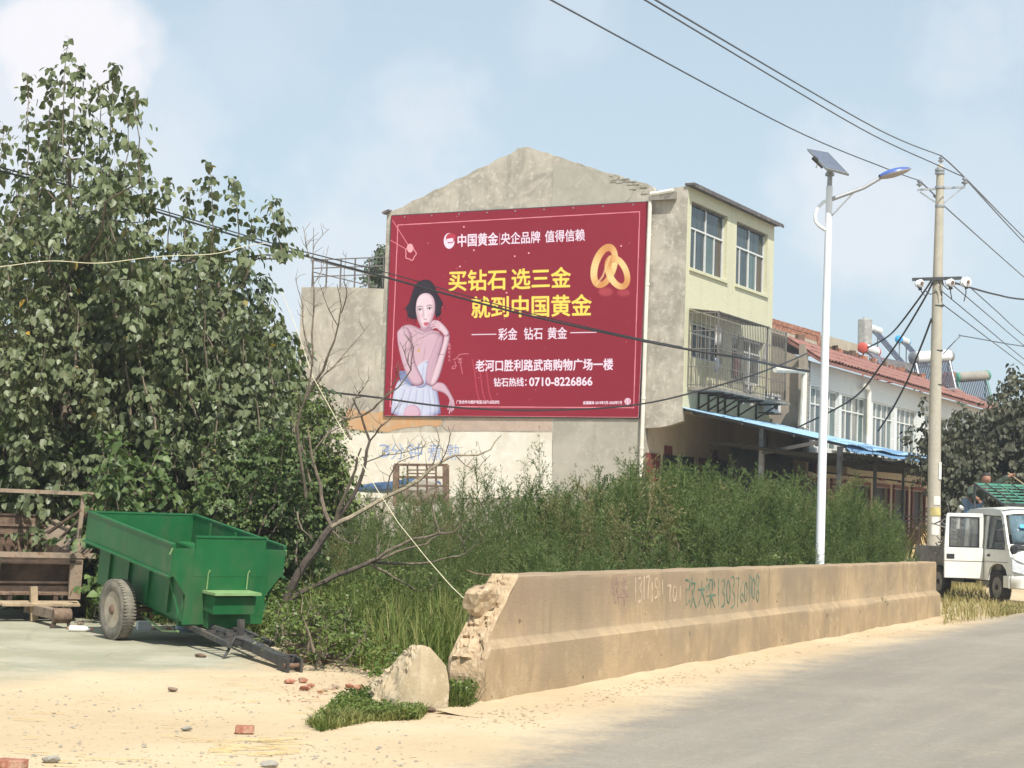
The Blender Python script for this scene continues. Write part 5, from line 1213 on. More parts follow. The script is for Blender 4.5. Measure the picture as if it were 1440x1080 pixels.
wire('overhead wire coming from the top centre to the right end of the pole crossarm', [AY(860, -28, 24), AY(907, 0, 26), AY(1209, 180, 40), AY(1318, 232, 44.5), UQ(1355.5, 249)], TW*.9, 'wire_grey')
wire('overhead wire ending on the insulator at the very top of the power pole', [AY(870, -35, 22), AY(922, 0, 24), AY(1231, 180, 39), UQ(1323.5, 219)], TW*.9, 'wire_grey')
wire('overhead wire leaving the very top of the pole down to the right', [UQ(1323.5, 219), AY(1356, 249, 50), AY(1440, 334, 66), AY(1520, 410, 85)], TW*1.2, 'wire_grey')
wire('overhead wire leaving the right crossarm insulator down to the right edge', [UQ(1355.5, 249), AY(1440, 341, 64), AY(1520, 422, 84)], TW*1.2, 'wire_grey')
wire('overhead wire leaving the left crossarm insulator behind the pole down to the right', [UQ(1293, 254), AY(1316, 276, 48), AY(1327, 289, 50), AY(1438, 388, 68), AY(1520, 458, 90)], TW*1.2, 'wire_grey')
for i, (x, y, lab) in enumerate([(1324, 409, 'lower wire starting beside the pole under the dark crossarm'), (1341, 402, 'lower wire starting at the middle white spool insulator'), (1363, 403, 'lower wire starting at the right white spool insulator'), (1323, 426, 'lowest thin wire starting at the binding on the pole')]):
    ends = [(1440, 505), (1440, 486), (1440, 472), (1440, 514)][i]
    wire(lab, [UQ(x, y), AY(lerp(x, ends[0], .5), lerp(y, ends[1], .5), 52), AY(*ends, 62), AY(ends[0]+80, ends[1]+62, 76)], TW*.9, 'wire_grey')
wire('black cable sagging from the lower crossarm to the right edge', [UQ(1340, 397, -.2), AY(1370, 406, 49), AY(1400, 414, 54), AY(1440, 421, 60), AY(1520, 424, 72)], .03, 'cable_black')
wire('thin cable rising in a bend from behind the pole to the right edge', [AY(1326, 498, 56), AY(1349, 474, 56), AY(1357, 473, 57), AY(1440, 487, 62), AY(1520, 494, 70)], .018, 'wire_grey')
for pts, lab in (([(1310, 394), (1296, 415), (1262, 460), (1243, 477), (1220, 489)], 'black service cable from the pole to the red ended heater'), ([(1312, 396), (1300, 420), (1270, 470), (1240, 512), (1200, 560), (1120, 602)], 'black service cable from the pole running down to the blue awning'),
               ([(1310, 448), (1300, 475), (1288, 505), (1276, 535), (1255, 575), (1235, 606)], 'black service cable hanging from the pole over the white tiled front')):
    nP = len(pts); wire(lab, [AY(x, y, lerp(PY_-.3, 53, i/(nP-1))) for i, (x, y) in enumerate(pts)], .026, 'cable_black')
wire('thick black cable crossing the trees and the billboard from the left edge', [AY(-80, 214, 24), AY(0, 240, 26), AY(200, 292, 31), AY(390, 349, 37), AY(546, 391, 41), AY(720, 438, 45.5), AY(870, 472, 49), AY(960, 490, 50), AY(1040, 503, 51), AY(1090, 514, 55), AY(1137, 522, 57)], [.014+.0004*i for i in range(81)], 'cable_black')
wire('thin cable running close above the thick black cable', [AY(-80, 206, 24), AY(0, 235, 26), AY(200, 288, 31), AY(390, 344, 37), AY(546, 384, 41), AY(720, 434, 45.5), AY(870, 470, 49), AY(960, 488, 50)], .014, 'cable_black')
wire('lower black cable sagging below the billboard text from the dead tree to the far house', [AY(380, 540, 38), AY(470, 552, 40), AY(530, 559, 41.5), AY(620, 571, 44), AY(710, 576.5, 46), AY(800, 576, 47.5), AY(870, 572, 49), AY(930, 563, 50), AY(1000, 545, 50.5), AY(1060, 527, 51), AY(1105, 510, 54), AY(1135, 497, 57)], .024, 'cable_black')
wire('pale thin cord strung through the upper leaves of the left tree', [AY(-60, 378, 20), AY(0, 375, 20), AY(70, 367, 20.5), AY(140, 370, 21), AY(220, 361, 21.5), AY(300, 357, 22), AY(345, 346, 22.5), AY(375, 342, 23)], .0045, 'cane_pale')

# ------------------------------------------------------------ carts
def frame(org, head, tilt=0, roll=0):
    h = Vector((head[0], head[1], 0)).normalized(); l = UP.cross(h)
    xf = (h*cos(tilt)-UP*sin(tilt)); z = (UP*cos(tilt)+h*sin(tilt))
    return lambda x, y, zz: Vector(org)+xf*x+l*y+z*zz
def fbox(fr, x0, x1, y0, y1, z0, z1, mb=None):
    mb = mb or MB(); c = fr((x0+x1)/2, (y0+y1)/2, (z0+z1)/2)
    return mb.box(c, fr((x1-x0)/2, 0, 0)-fr(0, 0, 0), fr(0, (y1-y0)/2, 0)-fr(0, 0, 0), fr(0, 0, (z1-z0)/2)-fr(0, 0, 0))
def wheel(t, c, ax, R_, w, tm, rm, hub_m='hub_rust'):
    """tyre lathe with tread lugs, rim, hub"""
    ax = Vector(ax).normalized(); k = w/2
    prof = [(-k*.75, R_*.60), (-k, R_*.70), (-k, R_*.86), (-k*.82, R_*.96), (-k*.4, R_), (k*.4, R_), (k*.82, R_*.96), (k, R_*.86), (k, R_*.70), (k*.75, R_*.60)]
    wt = MB(); wt.lathe(c, ax, prof, 44); ty = wt.build('tyre', tm, t, True)
    x = ax.orthogonal().normalized(); y = ax.cross(x); lg = MB()
    for i in range(56):
        an = 2*pi*i/56; rd = x*cos(an)+y*sin(an); tg = ax.cross(rd)
        for sgn in (-1, 1): lg.box(Vector(c)+rd*R_*.985+ax*sgn*k*.55, ax*k*.33, tg*(R_*.026)+ax*.004*sgn, rd*R_*.022)
    lgo = lg.build('tread', tm, t); lgo['kind'] = 'stuff'
    MB().lathe(c, ax, [(-k*.7, R_*.60), (-k*.5, R_*.50), (-k*.1, R_*.44), (-k*.05, R_*.2), (k*.3, R_*.2), (k*.3, R_*.40), (k*.35, R_*.44), (k*.5, R_*.52), (k*.78, R_*.60)], 30).build('rim', rm, t, True)
    MB().lathe(c, ax, [(-k*.9, R_*.06), (-k*.9, R_*.13), (k*.5, R_*.2), (k*.85, R_*.17), (k*1.1, R_*.10), (k*1.15, .01)], 16).build('hub', hub_m, t, True)
    for i in range(5):
        an = 2*pi*i/5; rd = x*cos(an)+y*sin(an); MB().lathe(Vector(c)+rd*R_*.29+ax*k*.25, ax, [(0, .016), (k*.3, .016)], 6).build('wheel_nut', hub_m, t)
def green_cart():
    WR = .35; wl = G(163, 900); head = Vector((.60, -.80, 0)).normalized(); left = UP.cross(head)   # left of heading = image right
    # image-left side is -left
    ax_c = wl+left*.72; ax_c.z = WR
    tilt = radians(8); fr = frame(ax_c, head, tilt)
    t = thing('green_farm_trailer', 'bright green painted two wheeled farm trailer resting on its tow bar', 'trailer', (ax_c.x, ax_c.y, 0))
    xb, xf = -1.10, 1.22; yt = .50; yo = .70; zb, zm, zt = .10, .62, .96
    b = MB(); th = .025
    fbox(fr, xb, xf, -yt, yt, zb, zb+.03, b); b.build('floor', 'green_paint', t)
    for s in (-1, 1):
        o = fbox(fr, xb, xf-.03, s*yt-th/2, s*yt+th/2, zb+.03, zm).build('tub_side', 'green_paint', t)
        for k in range(4):
            x = lerp(xb+.35, xf-.35, k/3); fbox(fr, x-.03, x+.03, s*(yt+.03)-.018, s*(yt+.03)+.018, zb+.05, zm-.02).build('side_rib', 'green_paint', o)
        # widened upper board with lips
        p = fbox(fr, xb-.02, xf-.0, s*yo-th/2, s*yo+th/2, zm, zt).build('side_board', 'green_paint', t)
        MB().bar(fr(xb-.02, s*yo, zt+.01), fr(xf, s*yo, zt+.01), .045, .022).build('top_lip', 'green_paint', p)
        MB().bar(fr(xb-.02, s*(yo+.02), zm-.005), fr(xf, s*(yo+.02), zm-.005), .05, .022).build('bottom_lip', 'green_paint', p)
        fbox(fr, xb, xf-.01, min(s*yt, s*yo)+.01, max(s*yt, s*yo)-.01, zm-.012, zm+.008).build('side_shelf', 'green_paint', t)
        for k in range(3):
            x = lerp(xb+.5, xf-.5, k/2); fbox(fr, x-.02, x+.02, s*(yo-.03)-.014, s*(yo-.03)+.014, zm+.01, zt-.02).build('board_rib', 'green_paint', p)
        # hinge hook at the front corner
        m_ = MB(); m_.tube([fr(xf+.0, s*(yo+.015), zt-.03), fr(xf-.02, s*(yo+.03), zt-.10)], .012, 6); m_.build('corner_hook', 'green_paint_pale', t)
    fbox(fr, xb-.03, xb, -yo, yo, zm-.1, zt).build('tail_board', 'green_paint', t); fbox(fr, xb-.03, xb, -yt, yt, zb, zm-.1).build('tail_panel', 'green_paint', t)
    MB().bar(fr(xb-.015, -yo, zt+.01), fr(xb-.015, yo, zt+.01), .04, .022).build('tail_lip', 'green_paint', t)
    # front wall: lower panel, side stubs, raised centre
    f_ = fbox(fr, xf-.02, xf+.01, -yt+.0, yt, zb-.02, zm).build('front_panel', 'green_paint', t)
    for s in (-1, 1):
        fbox(fr, xf-.015, xf+.008, min(s*.44, s*yo), max(s*.44, s*yo), zm, zt-.03).build('front_wing', 'green_paint', t)
        MB().prism([fr(xf+.0, s*yt, zm), fr(xf+.0, s*(yo-.03), zm), fr(xf+.0, s*yt, zm-.22)], fr(.008, 0, 0)-fr(0, 0, 0)).build('gusset', 'green_paint', t)
        m_ = MB(); m_.tube([fr(xf-.12, s*(yo-.04), zm-.02), fr(xf-.05, s*(yt+.03), zb+.08)], .014, 6); m_.build('wing_strut', 'green_paint', t)
    o = fbox(fr, xf-.018, xf+.012, -.44, .44, zm+.002, zt+.10).build('raised_front', 'green_paint', t)
    MB().bar(fr(xf, -.44, zt+.11), fr(xf, .44, zt+.11), .04, .022).build('top_lip', 'green_paint', o)
    # seat box on the front
    sb = fbox(fr, xf+.014, xf+.26, -.27, .25, .24, .44).build('seat_box', 'green_paint', t, bevel=.006)
    MB().box(fr(xf+.15, -.01, .465), fr(.17, 0, .015)-fr(0, 0, 0), fr(0, .29, 0)-fr(0, 0, 0), fr(-.002, 0, .015)-fr(0, 0, 0)).build('seat_lid', 'green_paint_pale', sb)
    fbox(fr, xf+.014, xf+.12, -.25, .23, .06, .238).build('seat_foot', 'green_paint', t)
    for y in (-.26, .24): m_ = MB(); m_.tube([fr(xf+.03, y, .48), fr(xf+.03, y, .66), fr(xf+.035, y+.015, .70)], .008, 6); m_.build('seat_hook', 'green_paint_pale', t)
    # chassis, axle, springs
    ch = MB()
    for y in (-.28, .28): ch.bar(fr(xb+.1, y, zb-.06), fr(xf-.05, y, zb-.06), .06, .09)
    for x in (-.8, -.2, .4, 1.0): ch.bar(fr(x, -.45, zb-.05), fr(x, .45, zb-.05), .05, .06)
    ch.build('chassis', 'green_paint', t)
    MB().tube([ax_c-left*.66, ax_c+left*.66], .035, 10).build('axle', 'hub_rust', t)
    for s in (-1, 1): MB().tube([fr(-.4, s*.40, zb-.03), fr(-.2, s*.40, -.07), fr(0, s*.40, -.09), fr(.2, s*.40, -.07), fr(.4, s*.40, zb-.03)], .022, 6).build('leaf_spring', 'hub_rust', t)
    for s in (-1, 1): wheel(t, ax_c+left*s*.72, left*s, WR, .17, 'tyre_dusty', 'rim_dusty')
    # tow bar: reaches the ground in front
    tip = G(412, 946); tip.z = .07
    a = fr(xf-.45, 0, zb-.10); sd = left*.27
    tb = MB(); p1 = lerp(a, tip, .30); p2 = lerp(a, tip, .56)
    tb.bar(a+sd, p2+sd*.25, .05, .05); tb.bar(a-sd, p2-sd*.9, .05, .05); tb.bar(a+sd, p2+sd*1.0, .05, .05)
    for k in range(5): q_ = lerp(a, p2, .40+k*.13); tb.bar(q_-sd*.95, q_+sd*1.0, .04, .03)
    tb.build('tow_frame', 'tow_steel', t)
    MB().bar(lerp(a, tip, .42), tip-(tip-a).normalized()*.16, .11, .10).build('tow_bar', 'tow_steel', t, bevel=.008)
    d = (tip-a).normalized(); e = MB(); 
    for s in (-1, 1): e.box(tip-d*.06+left*s*.075, d*.12, left*.014, UP*.065)
    e.box(tip-d*.20, d*.05, left*.09, UP*.075); e.build('tow_hitch', 'tow_steel', t)
    MB().lathe(tip+UP*.0-left*.11, left, [(0, .022), (.22, .022)], 10).build('hitch_pin', 'hub_rust', t)
    q_ = lerp(a, tip, .52); MB().tube([q_+UP*.02, q_-left*.14+UP*.06, q_-left*.26-UP*(q_.z-.06)+d*.10, q_-left*.30-UP*(q_.z-.015)+d*.10], .016, 8).build('prop_stand', 'tow_steel', t, True)
    MB().tube([fr(xf-.5, -.1, zb-.1), lerp(a, tip, .33)+UP*.02], .04, 8).build('drawbar_stay', 'tow_steel', t)
    MB().bar(lerp(a, tip, .45)+UP*.05, lerp(a, tip, .45)+UP*.22, .06, up=left).build('hitch_post', 'tow_steel', t)
    for s in (-1,): MB().tube([fr(.25, -.50, -.03), fr(.8, -.52, -.08), fr(1.12, -.48, -.02)], .012, 6).build('side_cable', 'green_paint_pale', t)
    return t
green_cart()
def old_cart():
    tip = G(86, 884); tip.z = .16; head = Vector((.48, -.877, 0)).normalized(); left = UP.cross(head)
    WR = .36; ax_c = tip-head*2.75-left*.02; ax_c.z = WR+.02; tilt = radians(6); fr = frame(ax_c, head, tilt)
    t = thing('rusty_farm_trailer', 'old rusty brown farm trailer with an upright frame at the left edge', 'trailer', (ax_c.x, ax_c.y, 0))
    xb, xf = -1.1, 1.35; yt = .60; yo = .78; zb, zm, zt = .10, .60, .80
    fbox(fr, xb, xf, -yt, yt, zb, zb+.03).build('floor', 'rust_brown', t)
    for s in (-1, 1):
        fbox(fr, xb, xf, s*yt-.015, s*yt+.015, zb+.03, zm).build('tub_side', 'rust_brown', t)
        p = MB(); p.prism([fr(xb, s*yt, zm), fr(xb, s*yo, zt), fr(xb, s*(yo+.03), zt), fr(xb, s*(yt+.03), zm-.01)], fr(xf-xb, 0, 0)-fr(0, 0, 0)); p.build('side_board', 'rust_pale', t)
        MB().bar(fr(xb, s*(yo+.015), zt+.015), fr(xf+.02, s*(yo+.015), zt+.015), .10, .03).build('top_lip', 'rust_pale', t)
    tb = fbox(fr, xb-.03, xb, -yo, yo, zb, zt+.05).build('tail_board', 'rust_brown', t)
    for k in range(2): MB().bar(fr(xb+.012, -yo+.08, zm-.0+k*.12), fr(xb+.012, yo-.1, zm-.0+k*.12), .02, .03).build('tail_rib', 'rust_brown', tb)
    MB().bar(fr(xb-.01, -yo, zt+.07), fr(xb-.01, yo, zt+.07), .05, .03).build('tail_lip', 'rust_dark', tb)
    # front: frame around a recessed dark panel
    fp = fbox(fr, xf-.16, xf-.13, -yt+.02, yt-.02, zb+.03, zm-.02).build('front_panel', 'rust_dark', t)
    for k in range(1): MB().bar(fr(xf-.12, -yt+.1, zb+.15+k*.13), fr(xf-.12, yt-.1, zb+.15+k*.13), .02, .03).build('panel_rib', 'rust_dark', fp)
    for s in (-1, 1): fbox(fr, xf-.04, xf+.02, min(s*.46, s*.62), max(s*.46, s*.62), zb-.05, zm-.01).build('front_jamb', 'rust_pale' if s > 0 else 'worn_green', t)
    MB().bar(fr(xf, -yo, zm+.03), fr(xf, yo, zm+.03), .06, .07).build('front_beam', 'rust_pale', t)
    MB().bar(fr(xf+.02, -yt, zm-.05), fr(xf+.02, yt, zm-.05), .03, .03).build('front_angle', 'rust_dark', t)
    # foot board and step
    for k in range(3): fbox(fr, xf+.02+k*.095, xf+.11+k*.095, -.50+.02*k, .58-.015*k, .0, .03).build('foot_plank', 'wood_weather', t)
    MB().bar(fr(xf+.22, -.02, -.20), fr(xf+.18, -.05, .24), .07, .09, up=left).build('upright_plank', 'wood_weather', t)
    MB().box(fr(xf+.05, -.70, -.05), fr(.16, 0, .09)-fr(0, 0, 0), fr(0, .12, 0)-fr(0, 0, 0), fr(-.012, 0, .02)-fr(0, 0, 0)).build('mud_flap', 'wood_weather', t)
    # upright frame: posts and top rail
    z_ = PL(100, 694, fr(xf, 0, 0), head).z
    pr = PL(104, 808, fr(xf-.02, 0, 0), head); pt = PL(118, 694, fr(xf-.02, 0, 0), head)
    MB().bar(pr, pt, .05, .05, up=head).build('frame_post', 'rust_pale', t)
    lt = PL(-60, 687, fr(xf-.02, 0, 0), head); lb = PL(-75, 800, fr(xf-.02, 0, 0), head)
    MB().bar(lt, pt, .06, .05).build('frame_rail', 'rust_pale', t); MB().bar(lt, lb, .07, .07, up=head).build('frame_post', 'rust_pale', t)
    MB().tube([pt, pt+left*.12+UP*.0, pt+left*.17-UP*.04-head*.1, pt+left*.16-UP*.10-head*.12], .018, 8).build('frame_hook', 'rust_pale', t, True)
    MB().bar(pt-UP*.2, pt-UP*.55-left*.25-head*.8, .035).build('frame_stay', 'rust_brown', t); MB().bar(pt+left*.12-UP*.2, pt-UP*.62-left*.05-head*.9, .03).build('frame_stay', 'rust_brown', t)
    ax_w = ax_c+head*.55
    for s in (-1, 1): wheel(t, ax_w+left*s*.86, left*s, WR, .17, 'tyre_dark', 'rust_dark')
    MB().tube([ax_w-left*.8, ax_w+left*.8], .035, 8).build('axle', 'rust_dark', t)
    ch = MB()
    for y in (-.3, .3): ch.bar(fr(xb+.1, y, zb-.05), fr(xf, y, zb-.05), .06, .08)
    ch.build('chassis', 'rust_dark', t)
    a = fr(xf-.2, .0, zb-.2); MB().bar(a, tip, .13, .12).build('tow_bar', 'rust_pale', t)
    d = (tip-a).normalized(); MB().lathe(tip-left*.11, left, [(0, .085), (.05, .095), (.17, .095), (.22, .085)], 14).build('tow_eye', 'rust_brown', t, True)
    m_ = MB(); m_.bar(tip+left*.06, Vector((tip.x, tip.y, 0))+left*.09+d*.05, .03); m_.bar(tip-left*.06, Vector((tip.x, tip.y, 0))-left*.12, .05); m_.build('stand_leg', 'rust_dark', t)
old_cart()
# ------------------------------------------------------------ white crew cab truck
def truck():
    wf = G(1399, 850); cdir = (Vector((0, 0, 0))-wf); cdir.z = 0; cdir.normalize()
    an = radians(26); head = Vector((cdir.x*cos(an)-cdir.y*sin(an), cdir.x*sin(an)+cdir.y*cos(an), 0)); left = UP.cross(head)   # left = image right
    o0 = wf+left*.12; R_ = .37
    fr = frame(o0, head)   # x forward, y to image right, z up; origin under front wheel, side plane y=-.12
    t = thing('crew_cab_truck', 'white crew cab light truck parked at the right edge with its rear side door open', 'truck', o0)
    ys = -.06; WD_ = 1.66; yr = ys+WD_
    # cab body from a side profile (x, z), pulled across the width in sections with tumblehome
    prof = [(.62, .42), (.66, .62), (.63, .90), (.50, 1.18), (.40, 1.32), (.06, 1.93), (-.12, 2.03), (-.5, 2.07), (-1.62, 2.05), (-1.74, 1.95), (-1.78, 1.2), (-1.78, .50), (-.46, .50), (-.46, .62), (-.38, .78), (-.2, .86), (.0, .88), (.2, .86), (.36, .76), (.44, .60), (.46, .42)]
    def side(y, inset):
        return [fr(x, y+(inset*max(0, (z-1.15)/.9) if y < ys+WD_/2 else -inset*max(0, (z-1.15)/.9)), z) for x, z in prof]
    def cabside(y, inset, nm):
        mb = MB()
        # pillars built as polygons round the openings
        Y = lambda x, z: fr(x, y+(inset*max(0, (z-1.15)/.9) if y < ys+WD_/2 else -inset*max(0, (z-1.15)/.9)), z)
        ex = (fr(0, .05 if y < ys+WD_/2 else -.05, 0)-fr(0, 0, 0))
        def poly(pts): mb.prism([Y(*p) for p in pts], ex)
        poly([(.62, .42), (.66, .62), (.63, .90), (.50, 1.18), (-.72, 1.18), (-.72, .50), (-.46, .50), (-.46, .62), (-.38, .78), (-.2, .86), (0, .88), (.2, .86), (.36, .76), (.44, .60), (.46, .42)])
        poly([(.50, 1.185), (.40, 1.32), (.06, 1.93), (-.04, 1.90), (.28, 1.32), (.30, 1.185)])
        poly([(.06, 1.935), (-.12, 2.03), (-.5, 2.07), (-1.62, 2.05), (-1.74, 1.95), (-.04, 1.905)])
        poly([(-.62, 1.185), (-.62, 1.90), (-.74, 1.90), (-.74, 1.185)])
        if y > ys+WD_/2: poly([(-.745, 1.18), (-1.78, 1.18), (-1.78, .5), (-.745, .5)])
        else: poly([(-.745, .62), (-1.60, .62), (-1.60, .50), (-.745, .50)]); poly([(-1.60, .50), (-1.60, 1.9), (-1.78, 1.85), (-1.78, .5)])
        if y > ys+WD_/2: poly([(-1.66, 1.185), (-1.66, 1.9), (-1.78, 1.85), (-1.78, 1.185)])
        return mb.build(nm, 'truck_white', t, bevel=.006)
    cabside(ys, .10, 'cab_side'); cabside(yr, .10, 'cab_side')
    # shell: front, roof, back
    mb = MB(); seg = [(-1.78, .5), (-1.78, 1.9), (-1.74, 1.95)]
    W0 = lambda x, z, s: fr(x, (ys+.05+.10*max(0, (z-1.15)/.9)) if s < 0 else (yr-.05-.10*max(0, (z-1.15)/.9)), z)
    roof = [(-1.74, 1.95), (-1.62, 2.05), (-.5, 2.075), (-.12, 2.035), (.06, 1.935)]; K = 8
    vs = []
    for (x, z) in roof:
        for k in range(K+1): u = k/K; p = lerp(W0(x, z, -1), W0(x, z, 1), u); vs.append(p+UP*.05*(1-(2*u-1)**4))
    mb.add(vs, [(i*(K+1)+k, i*(K+1)+k+1, (i+1)*(K+1)+k+1, (i+1)*(K+1)+k) for i in range(len(roof)-1) for k in range(K)])
    rf = mb.build('roof', 'truck_white', t, True); rf.modifiers.new('t', 'SOLIDIFY').thickness = .03
    fr_p = [(.62, .42), (.66, .62), (.63, .90), (.50, 1.18), (.41, 1.31)]; mb = MB(); vs = []
    for (x, z) in fr_p:
        for k in range(K+1): u = k/K; p = lerp(W0(x, z, -1), W0(x, z, 1), u); vs.append(p+head*.10*(1-(2*u-1)**4))
    mb.add(vs, [(i*(K+1)+k, i*(K+1)+k+1, (i+1)*(K+1)+k+1, (i+1)*(K+1)+k) for i in range(len(fr_p)-1) for k in range(K)])
    fo = mb.build('front_panel', 'truck_white', t, True); fo.modifiers.new('t', 'SOLIDIFY').thickness = .03
    mb = MB(); vs = []
    for (x, z) in [(.40, 1.32), (.23, 1.625), (.06, 1.93)]:
        for k in range(K+1): u = k/K; p = lerp(W0(x, z, -1), W0(x, z, 1), lerp(.045, .955, u)); vs.append(p+head*.07*(1-(2*u-1)**4))
    mb.add(vs, [(i*(K+1)+k, i*(K+1)+k+1, (i+1)*(K+1)+k+1, (i+1)*(K+1)+k) for i in range(2) for k in range(K)])
    ws = mb.build('windscreen', 'windscreen', t, True); ws.modifiers.new('t', 'SOLIDIFY').thickness = .012
    MB().bar(fr(.49, ys+.15, 1.33), fr(.49, yr-.15, 1.33), .03, .05).build('wiper', 'black', t)
    MB().prism([fr(.50, ys+.12, 1.26), fr(.50, yr-.12, 1.26), fr(.585, yr-.16, 1.19), fr(.585, ys+.16, 1.19)], head*.04+UP*.03).build('cowl', 'black', t)
    MB().prism([fr(.30, ys+.34, 1.74), fr(.30, ys+.5, 1.74), fr(.34, ys+.5, 1.66), fr(.34, ys+.34, 1.66)], head*.004).build('windscreen_sticker', 'heater_blue', ws)
    # side glass
    MB().prism([fr(.27, ys+.03, 1.2), fr(-.05, ys+.10, 1.89), fr(-.61, ys+.10, 1.89), fr(-.61, ys+.03, 1.2)], fr(0, .008, 0)-fr(0, 0, 0)).build('side_window', 'glass_dark', t)
    MB().box(fr(-.66, ys+.02, 1.5), fr(.03, 0, 0)-fr(0, 0, 0), fr(0, .03, 0)-fr(0, 0, 0), UP*.36)
    MB().prism([fr(-1.78, ys+.1, .55), fr(-1.78, yr-.1, .55), fr(-1.78, yr-.15, 1.9), fr(-1.78, ys+.15, 1.9)], -head*.03).build('cab_back', 'truck_white', t)
    fbox(fr, -1.7, -.8, ys+.12, yr-.12, .52, .95).build('rear_bench', 'truck_grey', t); fbox(fr, -1.7, -1.5, ys+.12, yr-.12, .96, 1.5).build('bench_back', 'truck_grey', t)
    fbox(fr, -.6, -.1, ys+.12, yr-.12, .52, 1.45).build('front_seats', 'truck_grey', t)
    fbox(fr, -1.75, .3, ys+.06, yr-.06, .47, .50).build('cab_floor', 'black', t)
    # bumper, lights, grille
    bp = MB(); vs = []
    for k in range(K+1):
        u = k/K; p = lerp(fr(.60, ys-.03, 0), fr(.60, yr+.03, 0), u)+head*(.20*(1-(2*u-1)**4))
        for z, dx in ((.36, -.03), (.38, .05), (.60, .06), (.64, .0)): vs.append(p+UP*z+head*dx)
    bp.add(vs, [(k*4+j, k*4+j+1, k*4+5+j, k*4+4+j) for k in range(K) for j in range(3)]); bo = bp.build('bumper', 'truck_white', t, True); bo.modifiers.new('t', 'SOLIDIFY').thickness = .03
    fbox(fr, .36, .62, ys-.05, ys-.02, .38, .63).build('bumper_end', 'truck_white', t)
    MB().prism([fr(.80, ys+.30, .46), fr(.80, ys+.60, .46), fr(.81, ys+.58, .54), fr(.80, ys+.32, .54)], head*.03).build('fog_lamp', 'truck_grey', bo)
    for s, yy_ in ((-1, ys), (1, yr)):
        k = -s
        MB().prism([fr(.655, yy_-.012*k, 1.0), fr(.72, yy_+.10*k, .96), fr(.76, yy_+.42*k, .84), fr(.77, yy_+.46*k, .70), fr(.74, yy_+.22*k, .68), fr(.68, yy_-.012*k, .74)], head*.03).build('headlight', 'lens_clear', t)
    MB().prism([fr(.735, ys+.52, .86), fr(.735, yr-.52, .86), fr(.745, yr-.55, .72), fr(.745, ys+.55, .72)], head*.04).build('grille', 'black', t)
    # mirror
    m_ = MB(); m_.tube([fr(.30, ys, 1.36), fr(.36, ys-.13, 1.40), fr(.36, ys-.14, 1.60), fr(.18, ys+.05, 1.72)], .012, 6); m_.build('mirror_arm', 'black', t)
    fbox(fr, .33, .39, ys-.24, ys-.06, 1.35, 1.62).build('mirror', 'black', t, bevel=.02)
    m_ = MB(); m_.tube([fr(.62, ys+.02, 1.1), fr(.72, ys-.06, 1.26), fr(.78, ys+.08, 1.2)], .02, 6); m_.build('front_mirror_arm', 'black', t)
    MB().lathe(fr(.70, ys+.0, 1.2), head, [(0, .02), (.04, .1), (.08, .07)], 12).build('front_mirror', 'black', t, True)
    fbox(fr, -.50, -.40, ys-.02, ys-.001, 1.02, 1.07).build('door_handle', 'black', t)
    fbox(fr, -.72, .46, ys-.008, ys-.001, .905, .915).build('body_crease_shade', 'truck_grey', t)  # grey strip painting the shade line of a crease in the bodywork
    fbox(fr, -.735, -.725, ys-.006, ys+.01, .52, 1.9).build('door_gap', 'black', t)
    # open rear door: hinged at x=-.74, swung 90 degrees outwards
    hx = -.72; DL = .92; dp = lambda w, z, d=0: fr(hx+d, ys-w, z)
    mb = MB(); ex = head*.045
    def dpoly(pts): mb.prism([dp(*p) for p in pts], ex)
    dpoly([(0.02, .53), (DL, .53), (DL+.01, 1.20), (0.02, 1.20)])
    dpoly([(0.02, 1.205), (.12, 1.205), (.12, 1.86), (0.02, 1.86)]); dpoly([(DL-.10, 1.205), (DL+.01, 1.205), (DL-.03, 1.86), (DL-.12, 1.86)]); dpoly([(0.02, 1.865), (DL-.03, 1.865), (DL-.06, 1.94), (0.04, 1.95)])
    dr = mb.build('open_rear_door', 'truck_white', t, bevel=.006)
    m_ = MB()
    for a, b in (((.125, 1.21), (.125, 1.855)), ((.125, 1.855), (DL-.12, 1.855)), ((DL-.11, 1.855), (DL-.105, 1.21)), ((DL-.10, 1.21), (.125, 1.21))): m_.bar(dp(a[0], a[1], .03), dp(b[0], b[1], .03), .03, .03, up=head)
    m_.build('window_seal', 'black', dr)
    n = NT('clear_glass') if 'clear_glass' not in MATS else None
    if n: n.color((.8, .85, .85)); n.set(.03); n.b.inputs['Transmission Weight'].default_value = .9; n.b.inputs['Alpha'].default_value = .35
    MB().prism([dp(.13, 1.22, .02), dp(DL-.105, 1.22, .02), dp(DL-.12, 1.85, .02), dp(.13, 1.85, .02)], head*.005).build('pane', 'clear_glass', dr)
    MB().box(dp(DL-.13, 1.0, .05), head*.008, left*.09, UP*.05).build('handle', 'black', dr)
    MB().box(dp(DL/2+.01, .90, .048), head*.004, left*(DL/2-.01), UP*.006).build('door_crease_shade', 'truck_grey', dr)  # grey strip standing for the shade along the door's crease
    # bed with sideboards
    xb0, xb1 = -4.3, -1.9
    fbox(fr, xb0, xb1, ys+.02, yr-.02, .72, .80).build('bed_floor', 'truck_grey', t)
    for y in (ys+.0, yr-.03): fbox(fr, xb0, xb1, y, y+.03, .80, 1.18).build('bed_side', 'truck_grey', t)
    fbox(fr, xb0-.03, xb0, ys, yr, .80, 1.18).build('tail_gate', 'truck_grey', t); fbox(fr, xb1, xb1+.03, ys, yr, .80, 1.5).build('head_board', 'truck_grey', t)
    ch = MB()
    for y in (ys+.4, yr-.4): fbox(fr, xb0+.1, .3, y-.04, y+.04, .46, .60, ch)
    ch.build('chassis', 'black', t)
    fbox(fr, -2.6, -1.9, ys+.1, ys+.4, .40, .68).build('fuel_tank', 'black', t)
